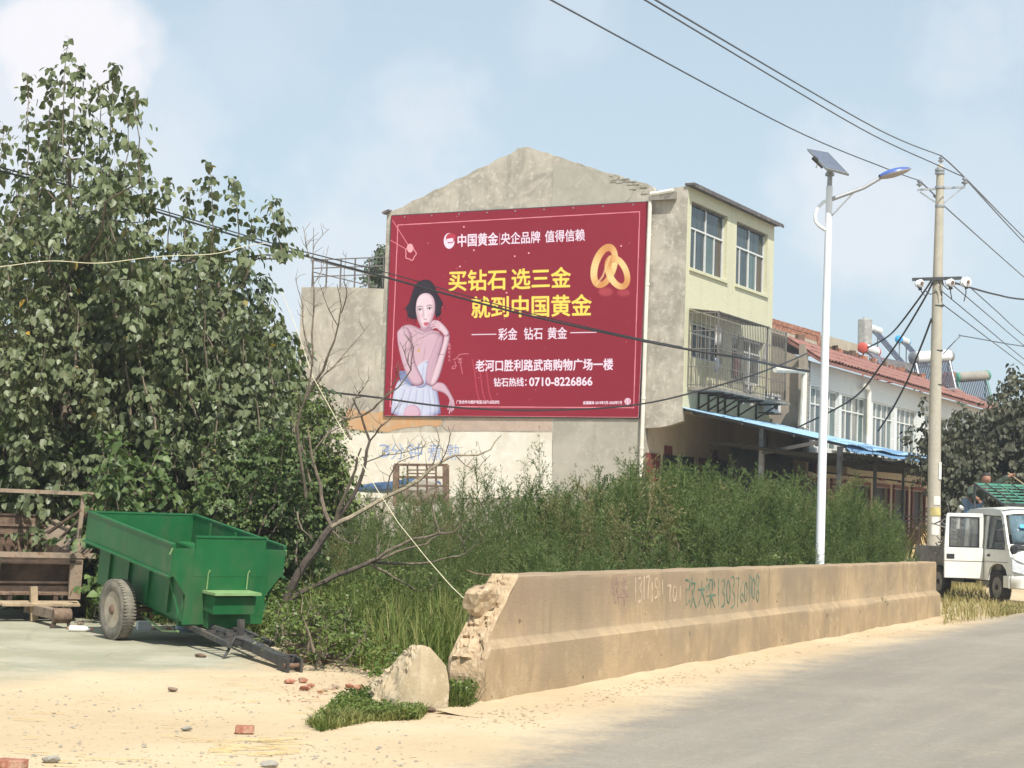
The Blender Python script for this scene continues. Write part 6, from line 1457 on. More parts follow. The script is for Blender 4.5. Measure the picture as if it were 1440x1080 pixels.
    m_ = MB(); m_.tube([fr(-1.75, ys-.02, 2.05), fr(-1.85, ys-.02, 2.10), fr(-2.0, ys, 2.02), fr(-2.02, ys, 1.6)], .04, 8); m_.build('exhaust_arch', 'truck_white', t, True)
    for x in (0, -3.0):
        for y, s in ((.12-.0, -1), (yr-.12, 1)):
            if s < 0: wheel(t, fr(x, 0.0, R_), -left, R_, .20, 'tyre_dark', 'truck_grey', 'black')
            else: wheel(t, fr(x, y, R_), left, R_, .20, 'tyre_dark', 'truck_grey', 'black')
    # green rack tied on the roof: its own thing
    rk = thing('green_roof_rack', 'green painted ladder frame lying slanted on the roof of the white truck', 'rack', fr(-.9, .7, 2.14))
    a = fr(.0, ys+.10, 2.16); b = fr(-1.6, ys+.2, 2.62); c = fr(-1.6, yr, 2.62); d = fr(.0, yr, 2.16)
    for p, q_, nm, m in ((a, b, 'side_rail', 'steel_dark'), (d, c, 'side_rail', 'steel_dark'), (a, d, 'end_rail', 'steel_dark'), (b, c, 'end_rail', 'heater_green')): MB().bar(p, q_, .05, .05).build(nm, m, rk)
    for k in range(6): u = (k+.7)/6.6; MB().bar(lerp(a, b, u), lerp(d, c, u), .025, .03).build('rung', 'heater_green', rk)
    for k in range(4): u = (k+.8)/4.6; MB().bar(lerp(a, d, u)+UP*.03, lerp(b, c, u)+UP*.03, .02, .02).build('cross_bar', 'heater_green' if k % 2 else 'steel_dark', rk)
    for p in (b, c): MB().bar(p, Vector((p.x, p.y, 2.09)), .04, up=left).build('leg', 'steel_dark', rk)
    # scrap load in the bed
    ld = MB()
    for i in range(60):
        p = fr(random.uniform(xb0+.3, xb1-.2), random.uniform(ys+.2, yr-.2), random.uniform(.85, 1.9)); v = Vector((random.uniform(-1, 1), random.uniform(-1, 1), random.uniform(-.3, 1))).normalized()*random.uniform(.2, .5); ld.bar(p-v, p+v, .03)
    stuff(ld.build('scrap_load', 'truck_grey'))
    # person standing in the bed, bent forward
    foot = fr(-2.45, .50, 1.34); fbox(fr, -3.2, -2.0, ys+.15, yr-.2, .82, 1.335).build('load_crate', 'wood_weather', t)
    def body():
        hp = fr(-2.40, .47, 2.20)
        pts = {'pelvis': (hp, .155), 'waist': (hp+head*.10+UP*.14, .145), 'chest': (hp+head*.30+UP*.30+left*.04, .175), 'neck': (hp+head*.44+UP*.40+left*.05, .07), 'nk2': (hp+head*.50+UP*.45+left*.05, .065),
               'shL': (hp+head*.36+UP*.33-left*.20, .08), 'elL': (hp+head*.52+UP*.18-left*.34, .055), 'wrL': (hp+head*.72+UP*.10-left*.24, .04), 'haL': (hp+head*.80+UP*.06-left*.22, .04),
               'shR': (hp+head*.36+UP*.33+left*.25, .08), 'elR': (hp+head*.50+UP*.50+left*.42, .055), 'wrR': (hp+head*.55+UP*.64+left*.62, .04), 'haR': (hp+head*.57+UP*.68+left*.70, .04),
               'hiL': (hp-left*.10-UP*.03, .13), 'knL': (foot-left*.16+head*.10+UP*.44, .085), 'anL': (foot-left*.18+UP*.09, .055), 'toL': (foot-left*.20+head*.17+UP*.04, .045),
               'hiR': (hp+left*.10-UP*.03, .13), 'knR': (foot+left*.14+head*.08+UP*.44, .085), 'anR': (foot+left*.18+UP*.09, .055), 'toR': (foot+left*.20+head*.17+UP*.04, .045)}
        return pts
    pts = body()
    def skin(name, names, edges, m, parent, grow=0):
        org = parent_origin(parent); me = bpy.data.meshes.new(name); me.from_pydata([tuple(pts[k][0]-org) for k in names], [(names.index(a), names.index(b)) for a, b in edges], []); me.update()
        ob = link(name, me, m, parent); sk = ob.modifiers.new('skin', 'SKIN'); sd_ = ob.modifiers.new('sub', 'SUBSURF'); sd_.levels = 1; sd_.render_levels = 2
        for i, k in enumerate(names): me.skin_vertices[0].data[i].radius = (pts[k][1]+grow, pts[k][1]+grow)
        me.skin_vertices[0].data[0].use_root = True
        return ob
    names = list(pts); E_ = [('pelvis', 'waist'), ('waist', 'chest'), ('chest', 'neck'), ('neck', 'nk2'), ('chest', 'shL'), ('shL', 'elL'), ('elL', 'wrL'), ('wrL', 'haL'), ('chest', 'shR'), ('shR', 'elR'), ('elR', 'wrR'), ('wrR', 'haR'),
          ('pelvis', 'hiL'), ('hiL', 'knL'), ('knL', 'anL'), ('anL', 'toL'), ('pelvis', 'hiR'), ('hiR', 'knR'), ('knR', 'anR'), ('anR', 'toR')]
    pr = thing('person', 'person in dark green jacket and jeans bending over on the bed of the white truck', 'person', foot)
    skin('body', names, E_, 'skin_tan', pr)
    up_n = ['chest', 'waist', 'pelvis', 'shL', 'elL', 'wrL', 'shR', 'elR', 'wrR']; skin('jacket', up_n, [('chest', 'waist'), ('waist', 'pelvis'), ('chest', 'shL'), ('shL', 'elL'), ('elL', 'wrL'), ('chest', 'shR'), ('shR', 'elR'), ('elR', 'wrR')], 'jacket_green', pr, .02)
    skin('jeans', ['pelvis', 'hiL', 'knL', 'anL', 'hiR', 'knR', 'anR'], [('pelvis', 'hiL'), ('hiL', 'knL'), ('knL', 'anL'), ('pelvis', 'hiR'), ('hiR', 'knR'), ('knR', 'anR')], 'jeans', pr, .014)
    hc = pts['nk2'][0]+head*.07+UP*.10
    bm = bmesh.new(); bmesh.ops.create_icosphere(bm, subdivisions=3, radius=.11)
    for v in bm.verts:
        p = v.co; p.z *= 1.2
        if p.y < -.04 and p.z < .02: p.x *= .85
        if abs(p.x) < .025 and p.y < -.08 and -.05 < p.z < .03: p.y -= .022
        if abs(abs(p.x)-.04) < .02 and p.y < -.07 and .01 < p.z < .045: p.y += .012
    rot = Matrix(((left.x, -head.x, 0), (left.y, -head.y, 0), (0, 0, 1))); bm.transform(rot.to_4x4()); bmesh.ops.translate(bm, verts=bm.verts, vec=hc-foot)
    me = bpy.data.meshes.new('head'); bm.to_mesh(me); bm.free(); hd = link('head', me, 'skin_tan', pr, True)
    bm = bmesh.new(); bmesh.ops.create_icosphere(bm, subdivisions=3, radius=.12)
    for v in list(bm.verts):
        v.co.z *= 1.15
    bmesh.ops.delete(bm, geom=[v for v in bm.verts if v.co.z < .0 and v.co.y < .02 or v.co.z < .055 and v.co.y < -.03], context='VERTS'); bm.transform(rot.to_4x4()); bmesh.ops.translate(bm, verts=bm.verts, vec=hc-foot+UP*.012)
    me = bpy.data.meshes.new('hair'); bm.to_mesh(me); bm.free(); link('hair', me, 'hair_black', hd, True)
    # stick held in the raised hand
    st = MB().tube([pts['haR'][0]-left*.12+UP*.03, pts['haR'][0]+left*.75-UP*.52], .016, 6).build('wooden_stick', 'wood_weather'); tag(st, 'pale stick held by the person above the white truck', 'stick')
    for hnd, sg in (('haL', 1), ('haR', 1)):
        m_ = MB(); w_ = pts['wrL' if hnd == 'haL' else 'wrR'][0]; h0 = pts[hnd][0]; d_ = (h0-w_).normalized(); sd_ = d_.cross(UP).normalized()
        for k in range(4): q_ = h0+sd_*(k-1.5)*.02; m_.tube([q_-d_*.03, q_+d_*(.035+.01*(k in (1, 2))), q_+d_*.045-UP*.035, q_+d_*.02-UP*.055], [.010, .010, .009, .007], 6)
        m_.tube([h0-d_*.04-sd_*.03, h0-sd_*.055-UP*.02, h0-sd_*.03-UP*.05], [.011, .010, .008], 6); m_.build('hand', 'skin_tan', pr, True)
truck()

# ------------------------------------------------------------ small structures and things in the middle distance
rk = thing('rusty_metal_rack', 'rusty metal frame with square grid bars standing in the weeds before the white wall', 'rack', gab(594, 700, 6))
def rq(x, y, o=6): return gab(x, y, o)
m_ = MB(); m_.bar(rq(557, 654), rq(557, 712), .14, up=GN); m_.build('post', 'rust_brown', rk); m_ = MB(); m_.bar(rq(627, 654), rq(627, 712), .14, up=GN); m_.build('post', 'rust_brown', rk)
for y in (653.5, 671, 683): MB().bar(rq(555, y), rq(629, y+.5), .07 if y != 683 else .05).build('rail', 'rust_brown', rk)
for x in (573, 587, 600, 613): MB().bar(rq(x, 654), rq(x+.5, 700), .04, up=GN).build('bar', 'rust_brown', rk)
for y in (661, 666): MB().bar(rq(573, y), rq(613, y), .035).build('bar', 'rust_brown', rk)
bt = MB(); pts_ = [(498, 684), (520, 679), (556, 676), (570, 672), (585, 674), (586, 690), (500, 692)]; bt.prism([gab(x, y, 4.5) for x, y in pts_], -GN*1.6); o = bt.build('blue_tarpaulin', 'tarp_blue', None, bevel=.1); tag(o, 'blue tarpaulin covering something low left of the rusty rack', 'tarpaulin')
rock('stone_heap', gab(592, 690, 4.8), (.75, .5, .45), 'grey_concrete', None, 5, .4); tag(bpy.context.scene.objects['stone_heap'], 'rounded grey heap behind the rusty rack in the weeds', 'heap')
# dark concrete wall at the far left between the trunks
a = AY(-60, 545, 30); b = AY(24, 548, 30); m_ = MB(); m_.prism([Vector((a.x, a.y, 0)), Vector((b.x, b.y, 0)), b, a], Vector((0, .4, 0))); o = m_.build('grey_wall_pier', 'dark_wall'); tag(o, 'dark grey wall standing behind the leaves at the left edge', 'wall')
MB().bar(AY(4, 640, 26), AY(9, 700, 26), .06); 

# litter and debris
def gbox(px, py, sx, sy, szz, m, nm, lab, cat, rz=0, grp=None, tilt=0, bev=.006):
    p = G(px, py); c, s_ = cos(rz), sin(rz); mb = MB().box(p+UP*(szz/2+.002), Vector((c, s_, tilt))*sx/2, Vector((-s_, c, 0))*sy/2, UP*szz/2)
    o = mb.build(nm, m, None, bevel=bev); loc = p; o.data.transform(Matrix.Translation(-loc)); o.location = loc; return tag(o, lab, cat, grp)
gbox(344, 1031, .13, .10, .05, 'red_brick', 'brick', 'half red brick lying alone on the sand left of the grass', 'brick', .1)
gbox(16, 1080, .17, .105, .05, 'red_brick', 'brick', 'broken red brick on the sand at the bottom left corner', 'brick', -.2)
gbox(202, 886, .17, .12, .11, 'litter_white', 'foam_block', 'white foam block beside the wheel of the green trailer', 'foam block', .4)
def bag(px, py, r, m, lab, seed): rock('plastic_bag', G(px, py)+UP*r*.6, (r*1.3, r, r*.8), m, None, seed, 1.2, 3, 5); o = [q_ for q_ in SC.objects if q_.name.startswith('plastic_bag')][-1]; tag(o, lab, 'plastic bag'); return o
ob1 = bag(262, 889, .13, 'litter_blue', 'crumpled pale blue plastic bag under the green trailer', 3)
def bottle(px, py, L_, rz, m, lab):
    p = G(px, py)+UP*.04; d = Vector((cos(rz), sin(rz), 0)); t = thing('plastic_bottle', lab, 'bottle', p)
    MB().lathe(p-d*L_/2, d, [(0, .03), (.01, .04), (L_*.45, .04), (L_*.5, .036), (L_*.6, .04), (L_*.75, .038), (L_*.9, .016), (L_, .016)], 14).build('bottle_body', m, t, True)
    MB().lathe(p+d*L_/2, d, [(0, .018), (.025, .018)], 10).build('cap', 'litter_red', t)
bottle(112, 889, .26, .1, 'litter_white', 'pale plastic bottle lying on red rubble between the two trailers')
rg = random.Random(3)
# brick rubble: single pieces as things in a group would be many small ones; bigger ones are things, the fines are stuff
for i in range(34):
    if i < 14: px, py = rg.uniform(392, 470), 0; py = 921+(px-392)*.16+rg.uniform(-6, 6)
    elif i < 26: px = rg.uniform(395, 505); py = 958+(px-395)*.16+rg.uniform(-7, 8)
    elif i < 30: px, py = rg.uniform(88, 125), rg.uniform(878, 890)
    else: px, py = rg.uniform(215, 250), rg.uniform(884, 890)
    s_ = rg.uniform(.025, .065)
    p = G(px, py); rock('brick_fragment', p+UP*s_*.35, (s_, s_*.7, s_*.5), rg.choice(['red_brick', 'red_brick', 'rust_pale']), None, 50+i, .25, 1, 7)
for o in list(SC.objects):
    if o.name.startswith('brick_fragment'):
        k_ = int(o.name.split('.')[1]) if '.' in o.name else 0
        z_ = 0 if k_ < 14 else 1 if k_ < 26 else 2 if k_ < 30 else 3
        tag(o, ['brick fragment in the red rubble right of the green trailer tow hitch', 'brick fragment in the rubble strip left of the pointed concrete block', 'brick fragment beside the bottle between the two trailers', 'brick fragment under the body of the green trailer'][z_], 'brick fragment', ['fragments by the tow hitch', 'fragments in the strip near the concrete block', 'fragments by the bottle', 'fragments under the green trailer'][z_])
for (px, py, s_, lab) in [(262, 1027, .045, 'small grey stone alone on the sand left of the lying brick'), (72, 1072, .07, 'flat pale stone near the bottom left corner'), (378, 1078, .06, 'grey stone at the bottom edge of the sand'), (282, 925, .07, 'dry brown leaf curled on the pad below the green trailer'), (243, 972, .05, 'thin dark chip on the sand in front of the trailers'), (603, 1001, .06, 'brown stone at the foot of the pointed concrete block')]:
    p = G(px, py); rock('pebble', p+UP*s_*.3, (s_, s_*.7, s_*.4), 'rust_brown' if 'brown' in lab or 'dark' in lab else 'grey_concrete', None, px, .4, 2, 7)
    tag([q_ for q_ in SC.objects if q_.name.startswith('pebble')][-1], lab, 'stone' if 'leaf' not in lab else 'dry leaf')
def pebbles(name, n_, pos, smin, smax, m):
    ico = [(0, 0, 1), (.9, 0, .3), (.28, .85, .3), (-.72, .53, .3), (-.72, -.53, .3), (.28, -.85, .3)]
    fs_ = [(0, 1, 2), (0, 2, 3), (0, 3, 4), (0, 4, 5), (0, 5, 1)]; V = np.array(ico)
    P = np.array([pos() for _ in range(n_)]); S = RNG.uniform(smin, smax, (n_, 1, 1))**1; R2 = RNG.uniform(0, 6.28, n_); c, s_ = np.cos(R2), np.sin(R2)
    q = V[None]*S*RNG.uniform(.5, 1.3, (n_, 1, 3)); q[..., 2] *= .6
    x = q[..., 0]*c[:, None]-q[..., 1]*s_[:, None]; y = q[..., 0]*s_[:, None]+q[..., 1]*c[:, None]
    out = np.stack([x, y, q[..., 2]], -1)+P[:, None]; out[..., 2] -= .002
    Fq = np.array(fs_)[None]+(np.arange(n_)*6)[:, None, None]; stuff(np_mesh(name, out.reshape(-1, 3), Fq.reshape(-1, 3), m))
def pos_px(x0, x1, y0, y1):
    def f(): p = G(RNG.uniform(x0, x1), RNG.uniform(y0, y1)); return (p.x, p.y, 0)
    return f
pebbles('gravel', 1500, pos_px(0, 760, 935, 1079), .004, .014, 'boulder_concrete')
def bpos():
    s = RNG.uniform(-1.2, Bln+3); d = abs(RNG.normal(0, .55)); p = BA+BLd*s+BNn*(d+.02); return (p.x, p.y, 0)
pebbles('gravel', 2400, bpos, .006, .024, 'broken_concrete')
def epos():
    p = G(RNG.uniform(380, 520), RNG.uniform(925, 990)); return (p.x, p.y, 0)
pebbles('brick_grit', 260, epos, .005, .018, 'red_brick')
pebbles('grit', 260, pos_px(0, 600, 960, 1079), .008, .02, 'grey_concrete')
# straw bits on the sand
mb = MB()
for i in range(70):
    p = G(random.uniform(290, 400), random.uniform(1040, 1062)) if i < 35 else G(random.uniform(0, 620), random.uniform(960, 1079)); a_ = random.uniform(-.4, .5); mb.bar(p+UP*.01, p+UP*.012+Vector((cos(a_), sin(a_), 0))*random.uniform(.05, .28), .008, .004)
stuff(mb.build('straw_bits', 'straw'))
# sand drift along the foot of the wall
def drift():
    V = []; NS, ND = 160, 8
    for i in range(NS+1):
        s = lerp(-.8, Bln+2.5, i/NS)
        for j in range(ND+1):
            w = (.55+.25*noise.noise(Vector((s*.4, 0, 0))))*j/ND; h = .06*(1-j/ND)**1.5*(.7+.6*noise.noise(Vector((s*.9, 3, 0))))+.012*noise.noise(Vector((s*4, w*6, 0)))
            V.append(BA+BLd*s+BNn*(w-.05)+UP*(h*(1-j/ND)-.004 if j < ND else -.02))
    idx = np.arange((NS+1)*(ND+1)).reshape(NS+1, ND+1); q = np.stack([idx[:-1, :-1], idx[:-1, 1:], idx[1:, 1:], idx[1:, :-1]], -1).reshape(-1, 4)
    struct(np_mesh('sand_drift', np.array([tuple(v) for v in V]), q, 'sand', None, True))
drift()

# ------------------------------------------------------------ foliage tools
def leaves_np(P, A, Nn_, size, shape='heart'):
    """P base points, A axis dirs (unit), Nn_ normals approx; returns V,F"""
    n_ = len(P); A = A/np.linalg.norm(A, axis=1, keepdims=True); S = np.cross(A, Nn_); S /= np.linalg.norm(S, axis=1, keepdims=True)+1e-9; N2 = np.cross(S, A)
    sh = {'heart': [(0, 0, 0), (.22, .40, .07), (.62, .30, .05), (1, 0, -.06), (.62, -.30, .05), (.22, -.40, .07)], 'oval': [(0, 0, 0), (.3, .24, .05), (.7, .2, .04), (1, 0, -.05), (.7, -.2, .04), (.3, -.24, .05)],
          'sliver': [(0, 0, 0), (.35, .11, .0), (.75, .07, 0), (1, 0, 0), (.75, -.07, 0), (.35, -.11, 0)]}[shape]
    sh = np.array(sh); V = P[:, None]+(A[:, None]*sh[None, :, :1]+S[:, None]*sh[None, :, 1:2]+N2[:, None]*sh[None, :, 2:3])*size[:, None, None]
    base = (np.arange(n_)*6)[:, None]; Fq = np.concatenate([base+np.array([0, 3, 2, 1]), base+np.array([0, 5, 4, 3])], 0)
    return V.reshape(-1, 3), Fq
def plume_leaves(tips, base, L_, R0, n_per, size, droop=.8):
    """leafy shoots: side twigs leave each axis and carry drooping alternate leaves; returns leaf data and twig segments"""
    P = []; A = []; N_ = []; S = []; TW_ = []
    for (t, b, r0) in zip(tips, base, R0):
        t = np.array(t); b = np.array(b); d = b-t; ln = np.linalg.norm(d)
        nt = max(3, int(n_per*max(.4, ln)*(.4+r0)/11)); gs = RNG.uniform(.8, 1.2)
        nt += int(ln*5)
        for s in np.append(RNG.random(nt)**.9, [0, .03, .07, .12, .18, .25]):
            an = RNG.random()*6.283; el = RNG.uniform(-.15, .8) if s > .05 else 1.1; L1 = (.16+r0*1.25*min(1, .25+s*1.3))*RNG.uniform(.6, 1.15); o = t+d*s+RNG.normal(0, .02, 3)
            dr = np.array([cos(an)*cos(el), sin(an)*cos(el), sin(el)]); m = max(3, int(L1/(size*.52))); u = (np.arange(m)+RNG.uniform(.2, .8))/m
            p = o+dr*(u*L1)[:, None]; p[:, 2] -= (u**2)*L1*.35
            TW_.append((o, p[m//2], p[-1]))
            side = np.array([-sin(an), cos(an), 0]); sg = np.where(np.arange(m) % 2, 1, -1)[:, None]
            a = dr*.4+side*sg*.45+RNG.normal(0, .25, (m, 3)); a[:, 2] -= (.35+droop)*RNG.uniform(.5, 1.3, m)
            nn = RNG.normal(0, .42, (m, 3))+dr*.7; nn[:, 2] += .55
            P.append(p+side*sg*size*.12); A.append(a); N_.append(nn); S.append(size*gs*RNG.uniform(.6, 1.25, m)*(1-.35*u))
    return (np.concatenate(P), np.concatenate(A), np.concatenate(N_), np.concatenate(S)), TW_
def build_foliage(name, data, m, parent, shape='heart', big=0, org=None):
    P, A, N_, S = data
    if big:
        # the nearest, largest leaves are parts of their own, sharing a few meshes
        dist = np.linalg.norm(P-np.array(EYE), axis=1); order = np.argsort(dist/S*(1)); sel = order[:big]; rest = order[big:]
        o_ = parent_origin(parent); protos = []
        for k in range(3):
            V, Fq = leaves_np(np.zeros((1, 3)), np.array([[1., 0, 0]]), np.array([[0, 0, 1.]]), np.array([1.]), shape); V[:, 2] *= (.6, 1, 1.6)[k]
            me = bpy.data.meshes.new('leaf'); me.from_pydata([tuple(v) for v in V], [], [tuple(int(i) for i in f) for f in Fq]); me.materials.append(MATS[m]); protos.append(me)
        for i in sel:
            a = Vector(A[i]).normalized(); n2 = Vector(N_[i]); s_ = a.cross(n2).normalized(); n2 = s_.cross(a)
            ob = bpy.data.objects.new('leaf', protos[i % 3]); COL.objects.link(ob); ob.parent = parent
            M = Matrix(((a.x, s_.x, n2.x, 0), (a.y, s_.y, n2.y, 0), (a.z, s_.z, n2.z, 0), (0, 0, 0, 1))); ob.matrix_basis = Matrix.Translation(Vector(P[i])-o_) @ M @ Matrix.Scale(float(S[i]), 4)
        P, A, N_, S = P[rest], A[rest], N_[rest], S[rest]
    V, Fq = leaves_np(P, A, N_, S, shape); o = np_mesh(name, V, Fq, m, parent); o['kind'] = 'stuff'; return o
def shoots_in(poly, n_, Y0, Y1, Lr, Rr, seed):
    rg_ = np.random.default_rng(seed); tips = []; bases = []; R0 = []
    Pn = np.array(poly, float); x0, y0 = Pn.min(0); x1, y1 = Pn.max(0)
    while len(tips) < n_:
        x, y = rg_.uniform(x0, x1), rg_.uniform(y0, y1)
        if not inpoly(np.array([x]), np.array([y]), poly)[0]: continue
        if polydist(np.array([x]), np.array([y]), poly)[0] < 10: continue
        Y = rg_.uniform(Y0, Y1); t = AY(x, y, Y); L_ = rg_.uniform(*Lr); lean = rg_.normal(0, .22, 2)
        b = t-Vector((lean[0]*L_, lean[1]*L_, L_)); b.z = max(b.z, .1)
        if t.z < .25: continue
        tips.append(tuple(t)); bases.append(tuple(b)); R0.append(rg_.uniform(*Rr))
    return tips, bases, R0
def limb_mesh(name, segs, m, parent):
    mb = MB()
    for pts, r in segs: mb.tube(pts, r, 7)
    return mb.build(name, m, parent, True)
def wig(a, b, n_=6, amp=.08):
    a, b = Vector(a), Vector(b); ln = (b-a).length
    return [lerp(a, b, i/n_)+(Vector((random.uniform(-1, 1), random.uniform(-1, 1), random.uniform(-.5, .5)))*amp*ln if 0 < i < n_ else Vector()) for i in range(n_+1)]
def tree_thing(nm, label, cat, base, poly, extra, n_, Y0, Y1, Lr, Rr, m, size, n_per, seed, big=0, trunk_r=.12, shape='heart', droop=.8, grp=None, bark='bark_brown', lean_to=None):
    t = thing(nm, label, cat, base, grp)
    tips, bases, R0 = shoots_in(poly, n_, Y0, Y1, Lr, Rr, seed)
    for (x, y, L_, r, Y) in extra:
        p = AY(x, y, Y); tips.append(tuple(p)); bases.append((p.x+random.uniform(-.15, .15), p.y, max(.2, p.z-L_))); R0.append(r)
    zmax = max(p[2] for p in tips); c = np.mean(np.array(bases), 0); topc = Vector((c[0], c[1], zmax*.8))
    seg = []; tr_ = wig(base, Vector((lerp(base[0], c[0], .6), lerp(base[1], c[1], .6), zmax*.35)), 5, .03); tr_ += wig(tr_[-1], topc, 4, .05)[1:]
    tm = MB(); tm.tube(tr_, [trunk_r*(1-.85*i/(len(tr_)-1)) for i in range(len(tr_))], 9); tm.build('trunk', bark, t, True)
    bm_ = MB()
    for i, (tp, bs, r) in enumerate(zip(tips, bases, R0)):
        j = min(range(len(tr_)), key=lambda q_: (tr_[q_]-Vector(bs)).length+max(0, tr_[q_].z-bs[2])*2); a = tr_[j]
        w1 = wig(a, bs, 4, .06) if (i % 2 == 0 or i >= n_) else [Vector(bs)]
        w2 = wig(bs, tp, 4, .03)[1:]; pts_ = w1+w2
        if len(pts_) > 2: bm_.tube(pts_, [max(.005, .020*(1-.8*k/(len(pts_)-1))) for k in range(len(pts_))], 5)
    bo_ = bm_.build('branches', bark, t, True); bo_['kind'] = 'stuff'
    data, tws = plume_leaves(tips, bases, None, R0, n_per, size, droop)
    q_ = []; fq = []
    for k, (a_, b_, c_) in enumerate(tws):
        w_ = np.array([.0035, .002, 0]); q_ += [a_-w_, a_+w_, b_+w_*.7, b_-w_*.7, c_+w_*.3, c_-w_*.3]; fq += [(k*6, k*6+1, k*6+2, k*6+3), (k*6+3, k*6+2, k*6+4, k*6+5)]
    tq = np_mesh('twigs', np.array(q_), np.array(fq), bark, t); tq['kind'] = 'stuff'
    build_foliage('foliage', data, m, t, shape, big)
    return t

# ------------------------------------------------------------ left trees
treeA = [(-40, 215), (5, 250), (25, 235), (45, 255), (65, 190), (85, 150), (105, 160), (125, 225), (150, 215), (165, 190), (180, 215), (192, 260), (200, 320), (215, 420), (200, 560), (120, 700), (-40, 720)]
tree_thing('broadleaf_tree', 'tallest large leaved tree at the left, its highest shoot reaching into the white cloud', 'tree', G(70, 862)+Vector((0, 1.2, 0)), treeA,
           [(95, 62, 1.9, .20, 27), (165, 93, 1.5, .20, 27.3), (37, 108, 1.5, .20, 27), (190, 133, 1.2, .18, 24), (70, 100, 1.3, .22, 27.2), (140, 120, 1.4, .2, 27.1), (122, 150, 1.5, .3, 27), (195, 222, 1.0, .22, 27.3), (5, 185, 1.4, .35, 27), (110, 95, 1.3, .2, 27.5), (178, 150, 1.4, .26, 27)],
           120, 25.5, 29.5, (.9, 2.2), (.30, .62), 'leaf_poplar', .160, 108, 1, big=170, trunk_r=.17)
treeB = [(200, 330), (225, 320), (262, 330), (285, 300), (300, 300), (325, 310), (335, 335), (352, 345), (360, 370), (380, 400), (405, 430), (425, 470), (440, 560), (400, 640), (300, 700), (190, 690), (195, 420)]
tree_thing('broadleaf_tree', 'second large leaved tree, shorter, beside the dead tree left of the annex', 'tree', G(300, 862)+Vector((0, 1.8, 0)), treeB,
           [(295, 236, 1.3, .22, 26.6), (330, 257, 1.0, .22, 26.6), (383, 286, .8, .25, 26.9), (265, 275, 1.0, .28, 26.6), (238, 262, 1.0, .25, 26.8), (355, 310, .8, .3, 26.7), (215, 255, 1.2, .25, 26.9), (390, 300, .7, .2, 26.7)],
           100, 25.2, 29, (.9, 2.0), (.28, .60), 'leaf_poplar', .152, 108, 2, big=120, trunk_r=.13)
treeC = [(300, 390), (325, 370), (350, 365), (368, 385), (385, 420), (420, 480), (450, 560), (450, 660), (0, 660), (0, 330), (100, 300), (200, 330)]
tree_thing('dark_tree', 'darker small leaved tree mass seen behind the two large leaved trees', 'tree', AY(250, 760, 33).xy.to_3d(), treeC, [(340, 362, 1.6, .4, 34), (372, 392, 1.3, .4, 34)], 150, 30, 36, (1.2, 2.6), (.5, .9), 'leaf_dark', .17, 120, 3, trunk_r=.2)
# shrubs between trailers and trees
def shrub(lab, poly, n_, Y0, Y1, m, size, seed, Lr=(.35, .9), Rr=(.2, .42), n_per=120, droop=.35, shape='heart', nm='shrub', cat='shrub', big=0):
    x = np.mean([p[0] for p in poly]); b = AY(x, 800, (Y0+Y1)/2); b.z = 0
    return tree_thing(nm, lab, cat, b, poly, [], n_, Y0, Y1, Lr, Rr, m, size, n_per, seed, trunk_r=.04, droop=droop, shape=shape, big=big)
shrub('big leaved shrub behind the rusty trailer at the left edge', [(-40, 560), (60, 570), (120, 600), (150, 700), (140, 850), (-40, 850)], 62, 26.2, 28.2, 'leaf_shrub', .16, 11, n_per=150, big=60)
shrub('big leaved shrub directly behind the green trailer', [(120, 600), (250, 610), (300, 650), (320, 720), (310, 830), (130, 850)], 62, 23.6, 26, 'leaf_shrub', .14, 12, n_per=150, big=60)
shrub('dense finer leaved shrub right of the green trailer', [(300, 600), (420, 585), (455, 640), (450, 760), (420, 850), (310, 860)], 75, 23.6, 26, 'leaf_shrub', .085, 13, n_per=210)
shrub('sunlit yellow green climbing shrub around the dead tree', [(410, 545), (450, 520), (490, 570), (505, 640), (480, 740), (430, 790), (400, 700), (330, 680), (330, 640), (400, 620)], 50, 24.6, 26.5, 'leaf_vine', .075, 14, n_per=200, droop=.2)
# small far tree behind the annex stair head
tree_thing('distant_tree', 'small dark tree top just left of the gable behind the annex roof', 'tree', gab(538, 700, -8).xy.to_3d(), [(520, 350), (534, 332), (548, 334), (560, 380), (520, 384)], [], 14, 64, 66, (.8, 1.5), (.3, .5), 'leaf_dark', .15, 90, 4)

